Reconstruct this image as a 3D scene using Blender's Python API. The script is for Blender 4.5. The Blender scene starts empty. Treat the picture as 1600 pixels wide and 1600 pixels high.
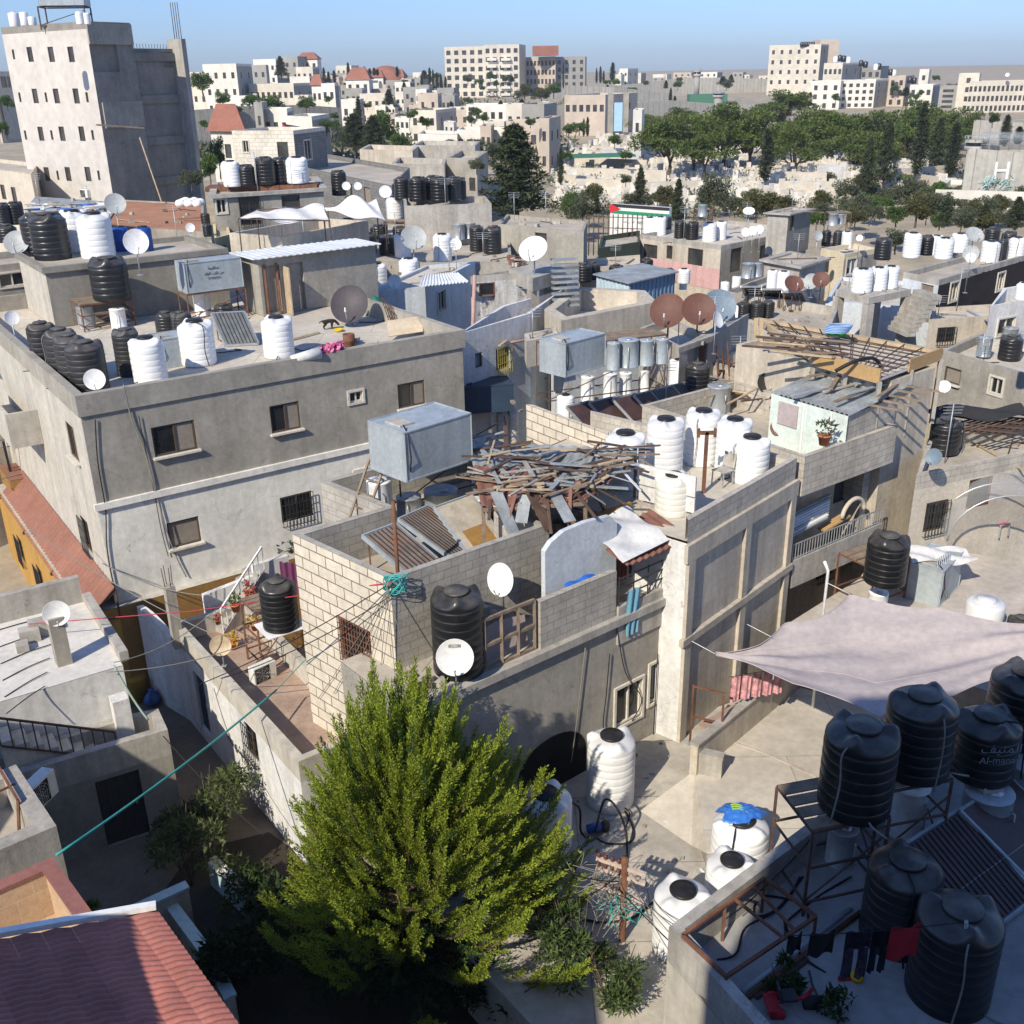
import bpy, math, random
from mathutils import Vector, Matrix
PI=math.pi
rnd=random.Random(11)
sc=bpy.context.scene
col=sc.collection
# ---------------------------------------------------------------- camera geometry: a pixel of the 1600 px photo -> a point on a real plane
CH=18.0; CF=1620.0
TH=math.atan((800-115.0)/CF); cT,sT=math.cos(TH),math.sin(TH)
cR,sR=math.cos(math.radians(1.0)),math.sin(math.radians(1.0))
def ray(px,py):
    u=(px-800)/CF; v=-(py-800)/CF
    a=u*cR+v*sR; b=-u*sR+v*cR
    return (a,cT+sT*b,-sT+cT*b)
def P(px,py,z):
    d=ray(px,py); t=(z-CH)/d[2]; return Vector((d[0]*t,d[1]*t,z))
def Yp(px,py,y):
    d=ray(px,py); t=y/d[1]; return Vector((d[0]*t,y,CH+d[2]*t))
def P2(px,py,z): return P(px,py,z).xy
def onplane(px,py,p,q):
    """camera ray through a pixel meets the vertical plane over the plan line p-q"""
    d=ray(px,py); n=Vector((q[1]-p[1],p[0]-q[0])); k=n[0]*d[0]+n[1]*d[1]
    t=(n[0]*p[0]+n[1]*p[1])/k; return Vector((d[0]*t,d[1]*t,CH+d[2]*t))
def ppm(p):
    """photo pixels per metre at a point"""
    return CF/(p[1]*cT-(p[2]-CH)*sT)
UX=Vector((.821,.571)); VX=Vector((-.571,.821)); UVO=Vector((-12.12,28.07))
def W(u,v): return UVO+UX*u+VX*v          # street-grid coordinates of the quarter
UANG=math.atan2(.571,.821)
# ---------------------------------------------------------------- materials
MATS={}
def rgb(c): return (c[0],c[1],c[2],1)
def mat(name,c,rough=.85,var=.14,scale=.9,streak=0.0,bump=.25,bscale=26,metal=0,spec=.3,fine=.11,spots=0,spotcol=(.25,.13,.07),uvbrick=None,trans=0,island=0,objvar=0,dust=0):
    if name in MATS: return MATS[name]
    m=bpy.data.materials.new(name); m.use_nodes=True; nt=m.node_tree; N=nt.nodes; L=nt.links
    b=N['Principled BSDF']; b.inputs['Roughness'].default_value=rough; b.inputs['Metallic'].default_value=metal
    b.inputs['Specular IOR Level'].default_value=spec
    geo=N.new('ShaderNodeNewGeometry'); pos=geo.outputs['Position']
    def noise(s,det=4,vec=pos,ro=.6):
        n=N.new('ShaderNodeTexNoise'); n.inputs['Scale'].default_value=s; n.inputs['Detail'].default_value=det; n.inputs['Roughness'].default_value=ro
        L.new(vec,n.inputs['Vector']); return n.outputs['Fac']
    def rng(f,a,b_,lo,hi):
        r=N.new('ShaderNodeMapRange'); r.inputs[1].default_value=a; r.inputs[2].default_value=b_; r.inputs[3].default_value=lo; r.inputs[4].default_value=hi
        L.new(f,r.inputs[0]); return r.outputs[0]
    def mul(a,b_):
        x=N.new('ShaderNodeMath'); x.operation='MULTIPLY'; L.new(a,x.inputs[0]); L.new(b_,x.inputs[1]); return x.outputs[0]
    f=rng(noise(scale),.3,.7,1-var,1+var)
    f=mul(f,rng(noise(scale*9,3),.3,.7,1-fine,1+fine))
    if streak:
        mp=N.new('ShaderNodeMapping'); mp.inputs['Scale'].default_value=(2.6,2.6,.22); L.new(pos,mp.inputs['Vector'])
        f=mul(f,rng(noise(1.0,5,mp.outputs[0],.65),.42,.68,1.0,1-streak))
    if streak and metal==0 and rough>.8:
        vo=N.new('ShaderNodeTexVoronoi'); vo.feature='DISTANCE_TO_EDGE'; vo.inputs['Scale'].default_value=.55
        wv=N.new('ShaderNodeVectorMath'); wv.operation='ADD'; nz_=N.new('ShaderNodeTexNoise'); nz_.inputs['Scale'].default_value=1.7; nz_.inputs['Detail'].default_value=6; L.new(pos,nz_.inputs['Vector'])
        L.new(pos,wv.inputs[0]); L.new(nz_.outputs['Color'],wv.inputs[1]); L.new(wv.outputs[0],vo.inputs['Vector'])
        ck=rng(vo.outputs['Distance'],0,.006,.62,1.0); mk=rng(noise(.45,2),.5,.56,1,0)
        mm=N.new('ShaderNodeMath'); mm.operation='MAXIMUM'; L.new(ck,mm.inputs[0]); L.new(mk,mm.inputs[1]); f=mul(f,mm.outputs[0])
        f=mul(f,rng(noise(5.5,6,pos,.75),.55,.75,1.0,.86))
    if island: f=mul(f,rng(geo.outputs['Random Per Island'],0,1,1-island,1+island))
    if objvar:
        oi=N.new('ShaderNodeObjectInfo'); f=mul(f,rng(oi.outputs['Random'],0,1,1-objvar,1+objvar*.5))
    base=None
    if uvbrick:
        tc=N.new('ShaderNodeTexCoord'); bt=N.new('ShaderNodeTexBrick'); L.new(tc.outputs['UV'],bt.inputs['Vector'])
        bw,bh,ms,mc=uvbrick[:4]
        bt.inputs['Brick Width'].default_value=bw; bt.inputs['Row Height'].default_value=bh; bt.inputs['Mortar Size'].default_value=ms
        bt.inputs['Scale'].default_value=1; bt.inputs['Mortar Smooth'].default_value=.1; bt.offset=.5
        k=uvbrick[4] if len(uvbrick)>4 else .06
        bt.inputs['Color1'].default_value=rgb([x*(1-k) for x in c]); bt.inputs['Color2'].default_value=rgb([x*(1+k) for x in c]); bt.inputs['Mortar'].default_value=rgb(mc)
        base=bt.outputs['Color']
    vm=N.new('ShaderNodeVectorMath'); vm.operation='SCALE'
    if base is not None: L.new(base,vm.inputs[0])
    else: vm.inputs[0].default_value=c
    L.new(f,vm.inputs['Scale']); out=vm.outputs[0]
    if spots:
        mx=N.new('ShaderNodeMix'); mx.data_type='RGBA'; L.new(rng(noise(2.3,6,pos,.7),.56,.68,0,spots),mx.inputs['Factor'])
        L.new(out,mx.inputs['A']); mx.inputs['B'].default_value=rgb(spotcol); out=mx.outputs['Result']
    if dust:
        sx=N.new('ShaderNodeSeparateXYZ'); L.new(geo.outputs['Normal'],sx.inputs[0]); dm_=N.new('ShaderNodeMix'); dm_.data_type='RGBA'
        L.new(mul(rng(sx.outputs['Z'],.1,.9,0,dust),rng(noise(3.0,5),.35,.65,.25,1.0)),dm_.inputs['Factor']); L.new(out,dm_.inputs['A']); dm_.inputs['B'].default_value=(.27,.24,.20,1); out=dm_.outputs['Result']
    L.new(out,b.inputs['Base Color'])
    if bump:
        bp=N.new('ShaderNodeBump'); bp.inputs['Strength'].default_value=bump; bp.inputs['Distance'].default_value=.03
        L.new(noise(bscale,5),bp.inputs['Height']); L.new(bp.outputs[0],b.inputs['Normal'])
    if trans:
        tr=N.new('ShaderNodeBsdfTranslucent'); L.new(out,tr.inputs['Color']); ms_=N.new('ShaderNodeMixShader'); ms_.inputs[0].default_value=trans
        L.new(b.outputs[0],ms_.inputs[1]); L.new(tr.outputs[0],ms_.inputs[2]); L.new(ms_.outputs[0],N['Material Output'].inputs['Surface'])
    MATS[name]=m; return m
# plaster, concrete, stone
CONC=mat('raw grey concrete',(.335,.312,.268),var=.2,streak=.16,scale=.7,spots=.4,spotcol=(.25,.24,.22))
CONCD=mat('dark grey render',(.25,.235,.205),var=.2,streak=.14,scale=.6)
CONCL=mat('pale cement',(.40,.375,.335),var=.18,streak=.3,scale=.8,spots=.25,spotcol=(.28,.25,.21))
RENDC=mat('cream render',(.50,.465,.40),var=.12,streak=.2,scale=.5)
RENDW=mat('white painted render',(.66,.65,.63),var=.12,streak=.18,scale=.6)
RENDG=mat('cool pale grey render',(.77,.75,.68),var=.1,streak=.14,spots=.18,spotcol=(.5,.48,.43),scale=.5)
BEIGE=mat('beige stone facing',(.56,.50,.41),var=.1,streak=.08)
TAN=mat('tan rough render',(.50,.445,.365),var=.13,streak=.25,scale=.7)
ROOFG=mat('dusty roof screed',(.42,.375,.31),var=.22,scale=.5,spots=.35,spotcol=(.28,.245,.2),streak=0)
ROOFL=mat('pale roof screed',(.50,.455,.385),var=.17,scale=.5,uvbrick=(3.4,2.7,.012,(.30,.27,.23),.03),spots=.35,spotcol=(.36,.33,.28))
ROOFW=mat('whitewashed roof',(.60,.58,.54),var=.15,scale=.6,spots=.2,spotcol=(.42,.39,.35))
ORANGE=mat('ochre painted render',(.44,.25,.065),var=.12,streak=.15)
BROWN=mat('brown ochre render',(.30,.17,.055),var=.1,streak=.1)
BLACKW=mat('bitumen black wall',(.022,.017,.016),var=.4,streak=.0,scale=.8,spots=.6,spotcol=(.05,.04,.036))
STREAKW=mat('white wall with black mould',(.60,.59,.57),var=.1,scale=.6,spots=.9,spotcol=(.03,.028,.027),streak=.55)
STONEB=mat('cream split stone blocks',(.60,.54,.44),var=.07,streak=.08,uvbrick=(.62,.30,.016,(.17,.14,.11)),scale=.6)
BLOCKG=mat('grey hollow block wall',(.39,.365,.32),var=.14,streak=.12,uvbrick=(.40,.21,.012,(.27,.25,.22),.08))
BLOCKT=mat('pale block wall',(.47,.43,.37),var=.12,streak=.2,uvbrick=(.40,.21,.014,(.34,.31,.265),.08))
BLOCKD=mat('dark grey small block wall',(.20,.195,.19),var=.12,streak=.1,uvbrick=(.5,.22,.014,(.13,.125,.12),.14))
PINK=mat('pink painted render',(.58,.36,.34),var=.1,streak=.15)
MINT=mat('mint painted board',(.60,.68,.63),var=.07,streak=.1)
PBLUE=mat('pale blue render',(.54,.58,.62),var=.09,streak=.15)
TILEF=mat('sandy terrace tiles',(.50,.36,.24),var=.1,uvbrick=(.62,.62,.012,(.55,.44,.33),.05),rough=.6)
TRIMR=mat('terracotta coping',(.27,.12,.10),var=.12,rough=.6)
RTILE=mat('red metal roof tiles',(.36,.125,.095),var=.2,scale=2.2,rough=.55,bump=.12,spec=.4,fine=.12,island=.16,spots=.3,spotcol=(.30,.16,.12),dust=.12)
RTILE2=mat('orange clay roof',(.25,.115,.08),var=.16,rough=.8)
RSOIL=mat('red earth on roof',(.36,.18,.11),var=.15,rough=.95)
TEAL=mat('pale teal painted coping',(.42,.56,.58),var=.08,rough=.6)
# metal, plastic
GALV=mat('galvanised steel',(.40,.43,.45),rough=.42,metal=.35,var=.12,streak=.25,bump=.05,spec=.5)
BLUEST=mat('blue grey painted steel',(.36,.405,.43),rough=.45,metal=.1,var=.08,streak=.2,bump=.04,spec=.45)
NAVY=mat('dark blue steel',(.035,.06,.095),rough=.5,var=.15,streak=.1,bump=.05)
RUST=mat('rusty steel',(.16,.075,.045),rough=.9,var=.35,scale=3,bump=.3)
RUSTL=mat('old brown iron',(.095,.06,.045),rough=.8,var=.3,scale=3,bump=.2)
IRON=mat('dark iron',(.035,.035,.036),rough=.6,var=.2,bump=.1)
ALU=mat('aluminium frame',(.45,.47,.48),rough=.4,metal=.5,var=.08,bump=0)
WPLAST=mat('white tank plastic',(.80,.81,.81),rough=.42,var=.04,scale=1.5,streak=.12,bump=.04,bscale=8,spec=.45,fine=.03,objvar=.10,dust=.25)
CPLAST=mat('ivory tank plastic',(.74,.73,.66),rough=.45,var=.05,scale=1.5,streak=.15,bump=.04,bscale=8,spec=.4,fine=.03,objvar=.1,dust=.25)
BPLAST=mat('black tank plastic',(.014,.015,.017),rough=.34,var=.25,scale=2.0,streak=0,bump=.06,bscale=9,spec=.5,spots=.16,spotcol=(.09,.08,.07),objvar=.5,dust=.30)
GPLAST=mat('faded black tank plastic',(.032,.033,.036),rough=.5,var=.25,scale=2.0,bump=.06,bscale=9,spec=.4,spots=.3,spotcol=(.10,.09,.08),objvar=.4,dust=.4)
BLUEP=mat('blue barrel plastic',(.018,.07,.30),rough=.35,var=.1,bump=.03)
LIDB=mat('black lid plastic',(.02,.02,.022),rough=.4,var=.2,bump=.05,spots=.3,spotcol=(.11,.10,.085))
DISHW=mat('white dish enamel',(.74,.74,.73),rough=.5,var=.05,streak=.08,bump=.02)
DISHG=mat('grey dish enamel',(.38,.40,.40),rough=.5,var=.12,streak=.1,bump=.02,spots=.25,spotcol=(.34,.24,.15))
DISHR=mat('red brown dish',(.13,.058,.043),rough=.6,var=.16,streak=.1,bump=.05,spots=.25,spotcol=(.13,.07,.05))
DISHD=mat('mauve grey dish',(.062,.053,.06),rough=.55,var=.1,streak=.1,bump=.04)
DISHB=mat('blue grey dish',(.16,.215,.27),rough=.5,var=.1,streak=.1,bump=.03)
DISHRU=mat('rust stained dish',(.52,.42,.29),rough=.6,var=.25,scale=4,bump=.05,spots=.5,spotcol=(.34,.2,.10))
WHITE=mat('white paint',(.78,.78,.76),rough=.5,var=.05,bump=.03)
ACW=mat('air conditioner casing',(.68,.67,.62),rough=.5,var=.07,bump=.02,streak=.1)
WOOD=mat('weathered timber',(.23,.175,.125),rough=.9,var=.3,scale=3,bump=.3)
WOODL=mat('pale sawn timber',(.44,.34,.22),rough=.85,var=.2,scale=3,bump=.2)
WOODO=mat('orange formwork board',(.43,.28,.13),rough=.6,var=.12,scale=1.5)
SHEETG=mat('weathered corrugated iron',(.33,.355,.36),rough=.6,metal=.2,var=.25,scale=1.3,streak=.2,spots=.45,spotcol=(.25,.17,.12))
SHEETW=mat('white corrugated sheet',(.68,.70,.71),rough=.55,var=.1,scale=1,streak=.1,bump=.03)
SHEETR=mat('red brown sheet iron',(.21,.10,.075),rough=.8,var=.25,scale=2)
SHEETB=mat('blue corrugated cladding',(.15,.25,.35),rough=.5,metal=.1,var=.12,streak=.15)
CABLE=mat('black cable',(.016,.016,.017),rough=.6,var=.1,bump=0)
CABLEG=mat('grey cable',(.22,.21,.19),rough=.7,var=.1,bump=0)
HOSET=mat('turquoise hose',(.05,.36,.34),rough=.5,var=.1,bump=0)
LINER=mat('red line',(.42,.04,.07),rough=.6,var=.05,bump=0)
TARP=mat('mauve grey shade cloth',(.48,.425,.42),rough=.9,var=.05,scale=.6,bump=.05,trans=.18)
TARPW=mat('white plastic sheeting',(.70,.70,.69),rough=.6,var=.06,bump=.05,trans=.15)
TARPB=mat('blue tarpaulin',(.03,.14,.55),rough=.5,var=.15,bump=.1)
COLL=mat('collector absorber brown',(.075,.042,.036),rough=.35,var=.3,scale=2.5,bump=.03,spec=.5)
COLLG=mat('collector glass grey',(.13,.14,.14),rough=.25,var=.3,scale=2.5,bump=.02,spec=.6,spots=.35,spotcol=(.22,.16,.11))
COLLR=mat('rust stained absorber',(.21,.165,.135),rough=.6,var=.3,scale=2.0,bump=.08,spots=.75,spotcol=(.32,.12,.035))
GLASS=mat('dark window glass',(.018,.021,.024),rough=.12,var=.5,scale=1.5,bump=0,spec=.6)
BLIND=mat('beige window blind',(.25,.215,.175),rough=.7,var=.1,bump=.05)
GLASSF=mat('distant window glass',(.055,.055,.055),rough=.2,var=.5,scale=.8,bump=0,spec=.5)
DARK=mat('painted opening shade',(.012,.011,.010),rough=.95,var=.3,bump=0)  # near black stands in for the shade inside openings
FRAMEB=mat('brown window frame',(.09,.065,.045),rough=.5,var=.1,bump=0)
FRAMEW=mat('white stone window surround',(.60,.56,.48),rough=.7,var=.08,bump=.1)
STONEW=mat('pale tombstone',(.60,.56,.49),rough=.85,var=.15,scale=2,island=.22)
RUBBLE=mat('rubble bits',(.42,.37,.31),rough=.95,var=.3,scale=4)
JUNK=mat('mixed scrap',(.22,.19,.16),rough=.9,var=.5,scale=5,island=.6)
WALLSEP=mat('precast wall concrete',(.44,.42,.37),var=.08,streak=.2,scale=.2,uvbrick=(1.5,60,.05,(.24,.23,.2),.05))
DRYG=mat('dry earth',(.34,.29,.215),rough=.95,var=.25,scale=.25,bump=.5,bscale=6,spots=.4,spotcol=(.2,.19,.11))
ALLEY=mat('worn alley concrete',(.17,.135,.105),rough=.9,var=.2,scale=.8,spots=.3,spotcol=(.10,.085,.07))
BARK=mat('tree bark',(.11,.08,.06),rough=.95,var=.3,scale=5)
def leaf(name,c,island=.35,trans=.3,var=.2): return mat(name,c,rough=.65,var=var,scale=.7,bump=0,trans=trans,island=island,fine=.1,spec=.25)
LCY=mat('bright conifer spray',(.255,.315,.036),rough=.65,var=.2,scale=.9,bump=0,trans=.3,island=.45,fine=.12,spec=.25,spots=.5,spotcol=(.34,.31,.06))
LCYD=leaf('inner shade conifer spray',(.06,.115,.03),.4,.25)  # darker copy of the spray green: crown shade painted on inner sprays
LPINE=leaf('pine needles',(.088,.122,.026),.4,.15)
LDARK=leaf('dark conifer foliage',(.05,.064,.028),.4,.12)
LGREEN=leaf('fresh green leaves',(.075,.13,.025),.4,.25)
LOLIVE=leaf('olive leaves',(.085,.10,.055),.35,.15)
LBROWN=leaf('browning foliage',(.085,.085,.028),.35,.15)
LBUSH=leaf('garden leaves',(.045,.075,.018),.45,.3)
def flat(name,c,rough=.7): return mat(name,c,rough=rough,var=.06,bump=0,fine=.03)
# ---------------------------------------------------------------- mesh builder
class MB:
    def __init__(s): s.v=[]; s.f=[]; s.uv=[]; s.sm=[]
    def face(s,pts,uv=None,sm=False):
        i=len(s.v); s.v.extend([tuple(p) for p in pts]); s.f.append(tuple(range(i,i+len(pts)))); s.sm.append(sm)
        s.uv.append(uv or [(p[0]+p[1]*.3,p[2]) if abs(pts[0][2]-pts[2][2])>1e-4 else (p[0],p[1]) for p in pts])
    def addm(s,vs,fs,sm=False):
        i=len(s.v); s.v.extend([tuple(p) for p in vs])
        for f in fs:
            s.f.append(tuple(i+k for k in f)); s.sm.append(sm); s.uv.append([(vs[k][0]+vs[k][1]*.3,vs[k][2]) for k in f])
    def obox(s,c,ax,ay,az):
        c,ax,ay,az=Vector(c),Vector(ax),Vector(ay),Vector(az)
        vs=[c+ax*i+ay*j+az*k for k in(-1,1) for j in(-1,1) for i in(-1,1)]
        s.addm(vs,[(0,2,3,1),(4,5,7,6),(0,1,5,4),(2,6,7,3),(0,4,6,2),(1,3,7,5)]); return s
    def box(s,c,sx,sy,sz,rz=0):
        """box on its base centre c"""
        a,b=math.cos(rz),math.sin(rz)
        return s.obox((c[0],c[1],c[2]+sz/2),(a*sx/2,b*sx/2,0),(-b*sy/2,a*sy/2,0),(0,0,sz/2))
    def bar(s,p,q,w,h=None):
        p,q=Vector(p),Vector(q); d=q-p; l=d.length
        if l<1e-6: return s
        d/=l; up=Vector((0,0,1)) if abs(d.z)<.95 else Vector((0,1,0))
        x=d.cross(up).normalized(); y=x.cross(d); h=h or w
        return s.obox((p+q)/2,d*l/2,x*w/2,y*h/2)
    def tube(s,pts,r,n=6,close=False,r1=None):
        pts=[Vector(p) for p in pts]; m=len(pts); vs=[]; prev=None
        for i,p in enumerate(pts):
            t=(pts[min(i+1,m-1)]-pts[max(i-1,0)]); t=t.normalized() if t.length>1e-9 else Vector((0,0,1))
            a=prev if prev is not None else (Vector((0,0,1)) if abs(t.z)<.9 else Vector((1,0,0)))
            x=(a-t*a.dot(t)); x=x.normalized() if x.length>1e-6 else t.orthogonal().normalized(); y=t.cross(x); prev=x
            rr=r if r1 is None else r+(r1-r)*i/max(1,m-1)
            vs+= [p+(x*math.cos(2*PI*k/n)+y*math.sin(2*PI*k/n))*rr for k in range(n)]
        fs=[(i*n+k,i*n+(k+1)%n,(i+1)*n+(k+1)%n,(i+1)*n+k) for i in range(m-1) for k in range(n)]
        fs+=[tuple(range(n-1,-1,-1)),tuple((m-1)*n+k for k in range(n))]
        s.addm(vs,fs,True); return s
    def lathe(s,prof,n=24,c=(0,0,0),fn=None,sm=True):
        vs=[]
        for (r,z) in prof:
            for k in range(n):
                a=2*PI*k/n; rr,zz=(r,z) if fn is None else fn(r,z,a)
                vs.append((c[0]+rr*math.cos(a),c[1]+rr*math.sin(a),c[2]+zz))
        m=len(prof); fs=[(i*n+k,i*n+(k+1)%n,(i+1)*n+(k+1)%n,(i+1)*n+k) for i in range(m-1) for k in range(n)]
        if prof[0][0]>1e-4: fs.append(tuple(range(n-1,-1,-1)))
        if prof[-1][0]>1e-4: fs.append(tuple((m-1)*n+k for k in range(n)))
        s.addm(vs,fs,sm); return s
    def cyl(s,p,r,h,n=16): return s.lathe([(r,0),(r,h)],n,p,sm=True)
    def prism(s,poly,z0,z1):
        n=len(poly); s.face([(p[0],p[1],z1) for p in poly]); s.face([(p[0],p[1],z0) for p in reversed(poly)])
        for i in range(n):
            p,q=poly[i],poly[(i+1)%n]; l=(Vector(q[:2])-Vector(p[:2])).length
            s.face([(p[0],p[1],z0),(q[0],q[1],z0),(q[0],q[1],z1),(p[0],p[1],z1)],[(0,z0),(l,z0),(l,z1),(0,z1)])
        return s
    def grid(s,fn,nu,nv,sm=True,thick=0):
        vs=[Vector(fn(i/nu,j/nv)) for j in range(nv+1) for i in range(nu+1)]
        fs=[(j*(nu+1)+i,j*(nu+1)+i+1,(j+1)*(nu+1)+i+1,(j+1)*(nu+1)+i) for j in range(nv) for i in range(nu)]
        s.addm(vs,fs,sm)
        if thick:
            n=Vector((0,0,-thick)); s.addm([v+n for v in vs],[f[::-1] for f in fs],sm)
            rim=[i for i in range(nu+1)]+[j*(nu+1)+nu for j in range(1,nv+1)]+[nv*(nu+1)+i for i in range(nu-1,-1,-1)]+[j*(nu+1) for j in range(nv-1,0,-1)]
            k=len(rim); o=[vs[i] for i in rim]; s.addm(o+[v+n for v in o],[(i,(i+1)%k,k+(i+1)%k,k+i) for i in range(k)])
        return s
    def mesh(s,name,m,crease=True):
        me=bpy.data.meshes.new(name); me.from_pydata(s.v,[],s.f)
        if m is not None: me.materials.append(m)
        me.polygons.foreach_set('use_smooth',s.sm)
        ul=me.uv_layers.new(name='UVMap'); flatuv=[c for f in s.uv for p in f for c in p]
        ul.data.foreach_set('uv',flatuv); me.update(); return me
    def build(s,name,m,parent=None,loc=None):
        o=bpy.data.objects.new(name,s.mesh(name,m)); col.objects.link(o)
        if parent is not None: par(o,parent)
        if loc is not None: o.location=loc
        return o
def par(o,root):
    o.parent=root; o.matrix_parent_inverse=wm(root).inverted()
def wm(o):
    m=o.matrix_basis
    return m if o.parent is None else wm(o.parent)@o.matrix_parent_inverse@m
def tag(o,label=None,cat=None,group=None,kind=None):
    if label: o['label']=label
    if cat: o['category']=cat
    if group: o['group']=group
    if kind: o['kind']=kind
    return o
def thing(name,loc,label,cat,group=None):
    o=bpy.data.objects.new(name,None); col.objects.link(o); o.location=loc; o.empty_display_size=.2
    return tag(o,label,cat,group)
def dup(o,parent=None):
    c=o.copy(); col.objects.link(c)
    if parent is not None:
        c.parent=parent; c.matrix_parent_inverse=o.matrix_parent_inverse
    for ch in o.children: dup(ch,c)
    return c
def sheet(name,m,label,cat,fn,nu,nv,thick=.03,parent=None):
    b=MB().grid(fn,nu,nv,True,thick); o=b.build(name,m,parent)
    if label: tag(o,label,cat)
    return o
# ---------------------------------------------------------------- houses
WIN={}
def winmesh(kind,w,h):
    """meshes of a window standing in its hole: x along the wall, y outward, z up from the hole's lower edge"""
    k=(kind,round(w,2),round(h,2))
    if k in WIN: return WIN[k]
    fm={'slide':FRAMEB,'white':FRAMEW,'bars':FRAMEB,'far':FRAMEB,'shut':FRAMEB,'red':RUST,'dark':FRAMEB,'yel':ALU}[kind]
    f=MB(); t=.05; d=-.06
    for x in(t/2,w-t/2): f.box((x,d,0),t,.07,h)
    for z in(0,h-t): f.box((w/2,d,z),w-2*t,.066,t)
    if kind in('slide','white','bars'): f.box((w*.52,d,t),t,.06,h-2*t)
    p=MB(); p.box((w/2,d-.03,.02),w-.04,.012,h-.04)
    if kind in('slide',):
        c=MB(); c.box((w*.74,d-.012,t),w*.42,.016,h-2*t)
    else: c=None
    s=MB()
    if kind in('slide','shut'): s.obox((w/2,.03,-.035),(w/2+.07,0,0),(0,.11,0),(0,0,.03))
    g=MB()
    if kind in('bars','yel'):
        nb=max(4,int(w/.12)); o=.11
        for i in range(nb+1): g.bar((w*i/nb,o,-.12),(w*i/nb,o,h),.016)
        for z in(-.12,h*.33,h*.7,h): g.bar((0,o,z),(w,o,z),.018)
        for i in range(nb+1): g.bar((w*i/nb,o,-.12),(w*i/nb,o-.1,-.12),.014)
    if kind in('white',):
        e=.075
        for x in(-e/2,w+e/2): f.box((x,.012,-e),e,.07,h+2*e)
        for z in(-e,h): f.box((w/2,.012,z),w,.068,e)
    r=(f.mesh('window',fm),p.mesh('pane',GLASSF if kind=='far' else GLASS if kind!='shut' else BLIND),c.mesh('blind',BLIND) if c else None,
       s.mesh('sill',FRAMEW) if s.f else None,g.mesh('grille',(mat('yellow iron grille',(.42,.36,.10),bump=0) if kind=='yel' else IRON)) if g.f else None)
    WIN[k]=r; return r
def place_window(root,p,q,u0,v0,w,h,kind):
    d=(Vector(q)-Vector(p)).normalized()
    M=Matrix(((d.x,d.y,0,p[0]+d.x*u0),(d.y,-d.x,0,p[1]+d.y*u0),(0,0,1,v0),(0,0,0,1)))
    ms=winmesh(kind,w,h)
    o=bpy.data.objects.new('window',ms[0]); col.objects.link(o); o.parent=root; o.matrix_parent_inverse=wm(root).inverted(); o.matrix_basis=M
    if kind!='far' or w>.4:
        for me in ms[1:]:
            if me:
                c=bpy.data.objects.new(me.name.split('.')[0],me); col.objects.link(c); c.parent=o
    return o
def wallface(mb,p,q,z0,z1,holes,depth=.22):
    p,q=Vector(p),Vector(q); l=(q-p).length; d=(q-p)/l; n=Vector((d.y,-d.x))
    us=sorted({0,l}|{min(max(x,0),l) for h in holes for x in(h[0],h[2])}); vs=sorted({z0,z1}|{min(max(x,z0),z1) for h in holes for x in(h[1],h[3])})
    def pt(u,v,o=0): a=p+d*u-n*o; return (a.x,a.y,v)
    for i in range(len(us)-1):
        for j in range(len(vs)-1):
            u,v=(us[i]+us[i+1])/2,(vs[j]+vs[j+1])/2
            if any(h[0]<u<h[2] and h[1]<v<h[3] for h in holes): continue
            a,b,c,e=us[i],us[i+1],vs[j],vs[j+1]
            mb.face([pt(a,c),pt(b,c),pt(b,e),pt(a,e)],[(a,c),(b,c),(b,e),(a,e)])
    for a,c,b,e in holes:
        k=depth
        for (s_,t_) in(((a,c),(b,c)),((b,c),(b,e)),((b,e),(a,e)),((a,e),(a,c))):
            mb.face([pt(s_[0],s_[1]),pt(s_[0],s_[1],k),pt(t_[0],t_[1],k),pt(t_[0],t_[1])],[(0,0),(k,0),(k,.5),(0,.5)])
        mb.face([pt(a,c,k),pt(b,c,k),pt(b,e,k),pt(a,e,k)])
def area2(poly): return sum(poly[i][0]*poly[(i+1)%len(poly)][1]-poly[(i+1)%len(poly)][0]*poly[i][1] for i in range(len(poly)))
def offset(poly,d):
    n=len(poly); out=[]
    for i in range(n):
        a,b,c=Vector(poly[i-1]),Vector(poly[i]),Vector(poly[(i+1)%n])
        e1=(b-a).normalized(); e2=(c-b).normalized(); n1=Vector((-e1.y,e1.x)); n2=Vector((-e2.y,e2.x))
        k=n1+n2; k=k/max(.3,k.dot(n1)) if k.length>1e-6 else n1; out.append(b+k*d)
    return out
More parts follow.
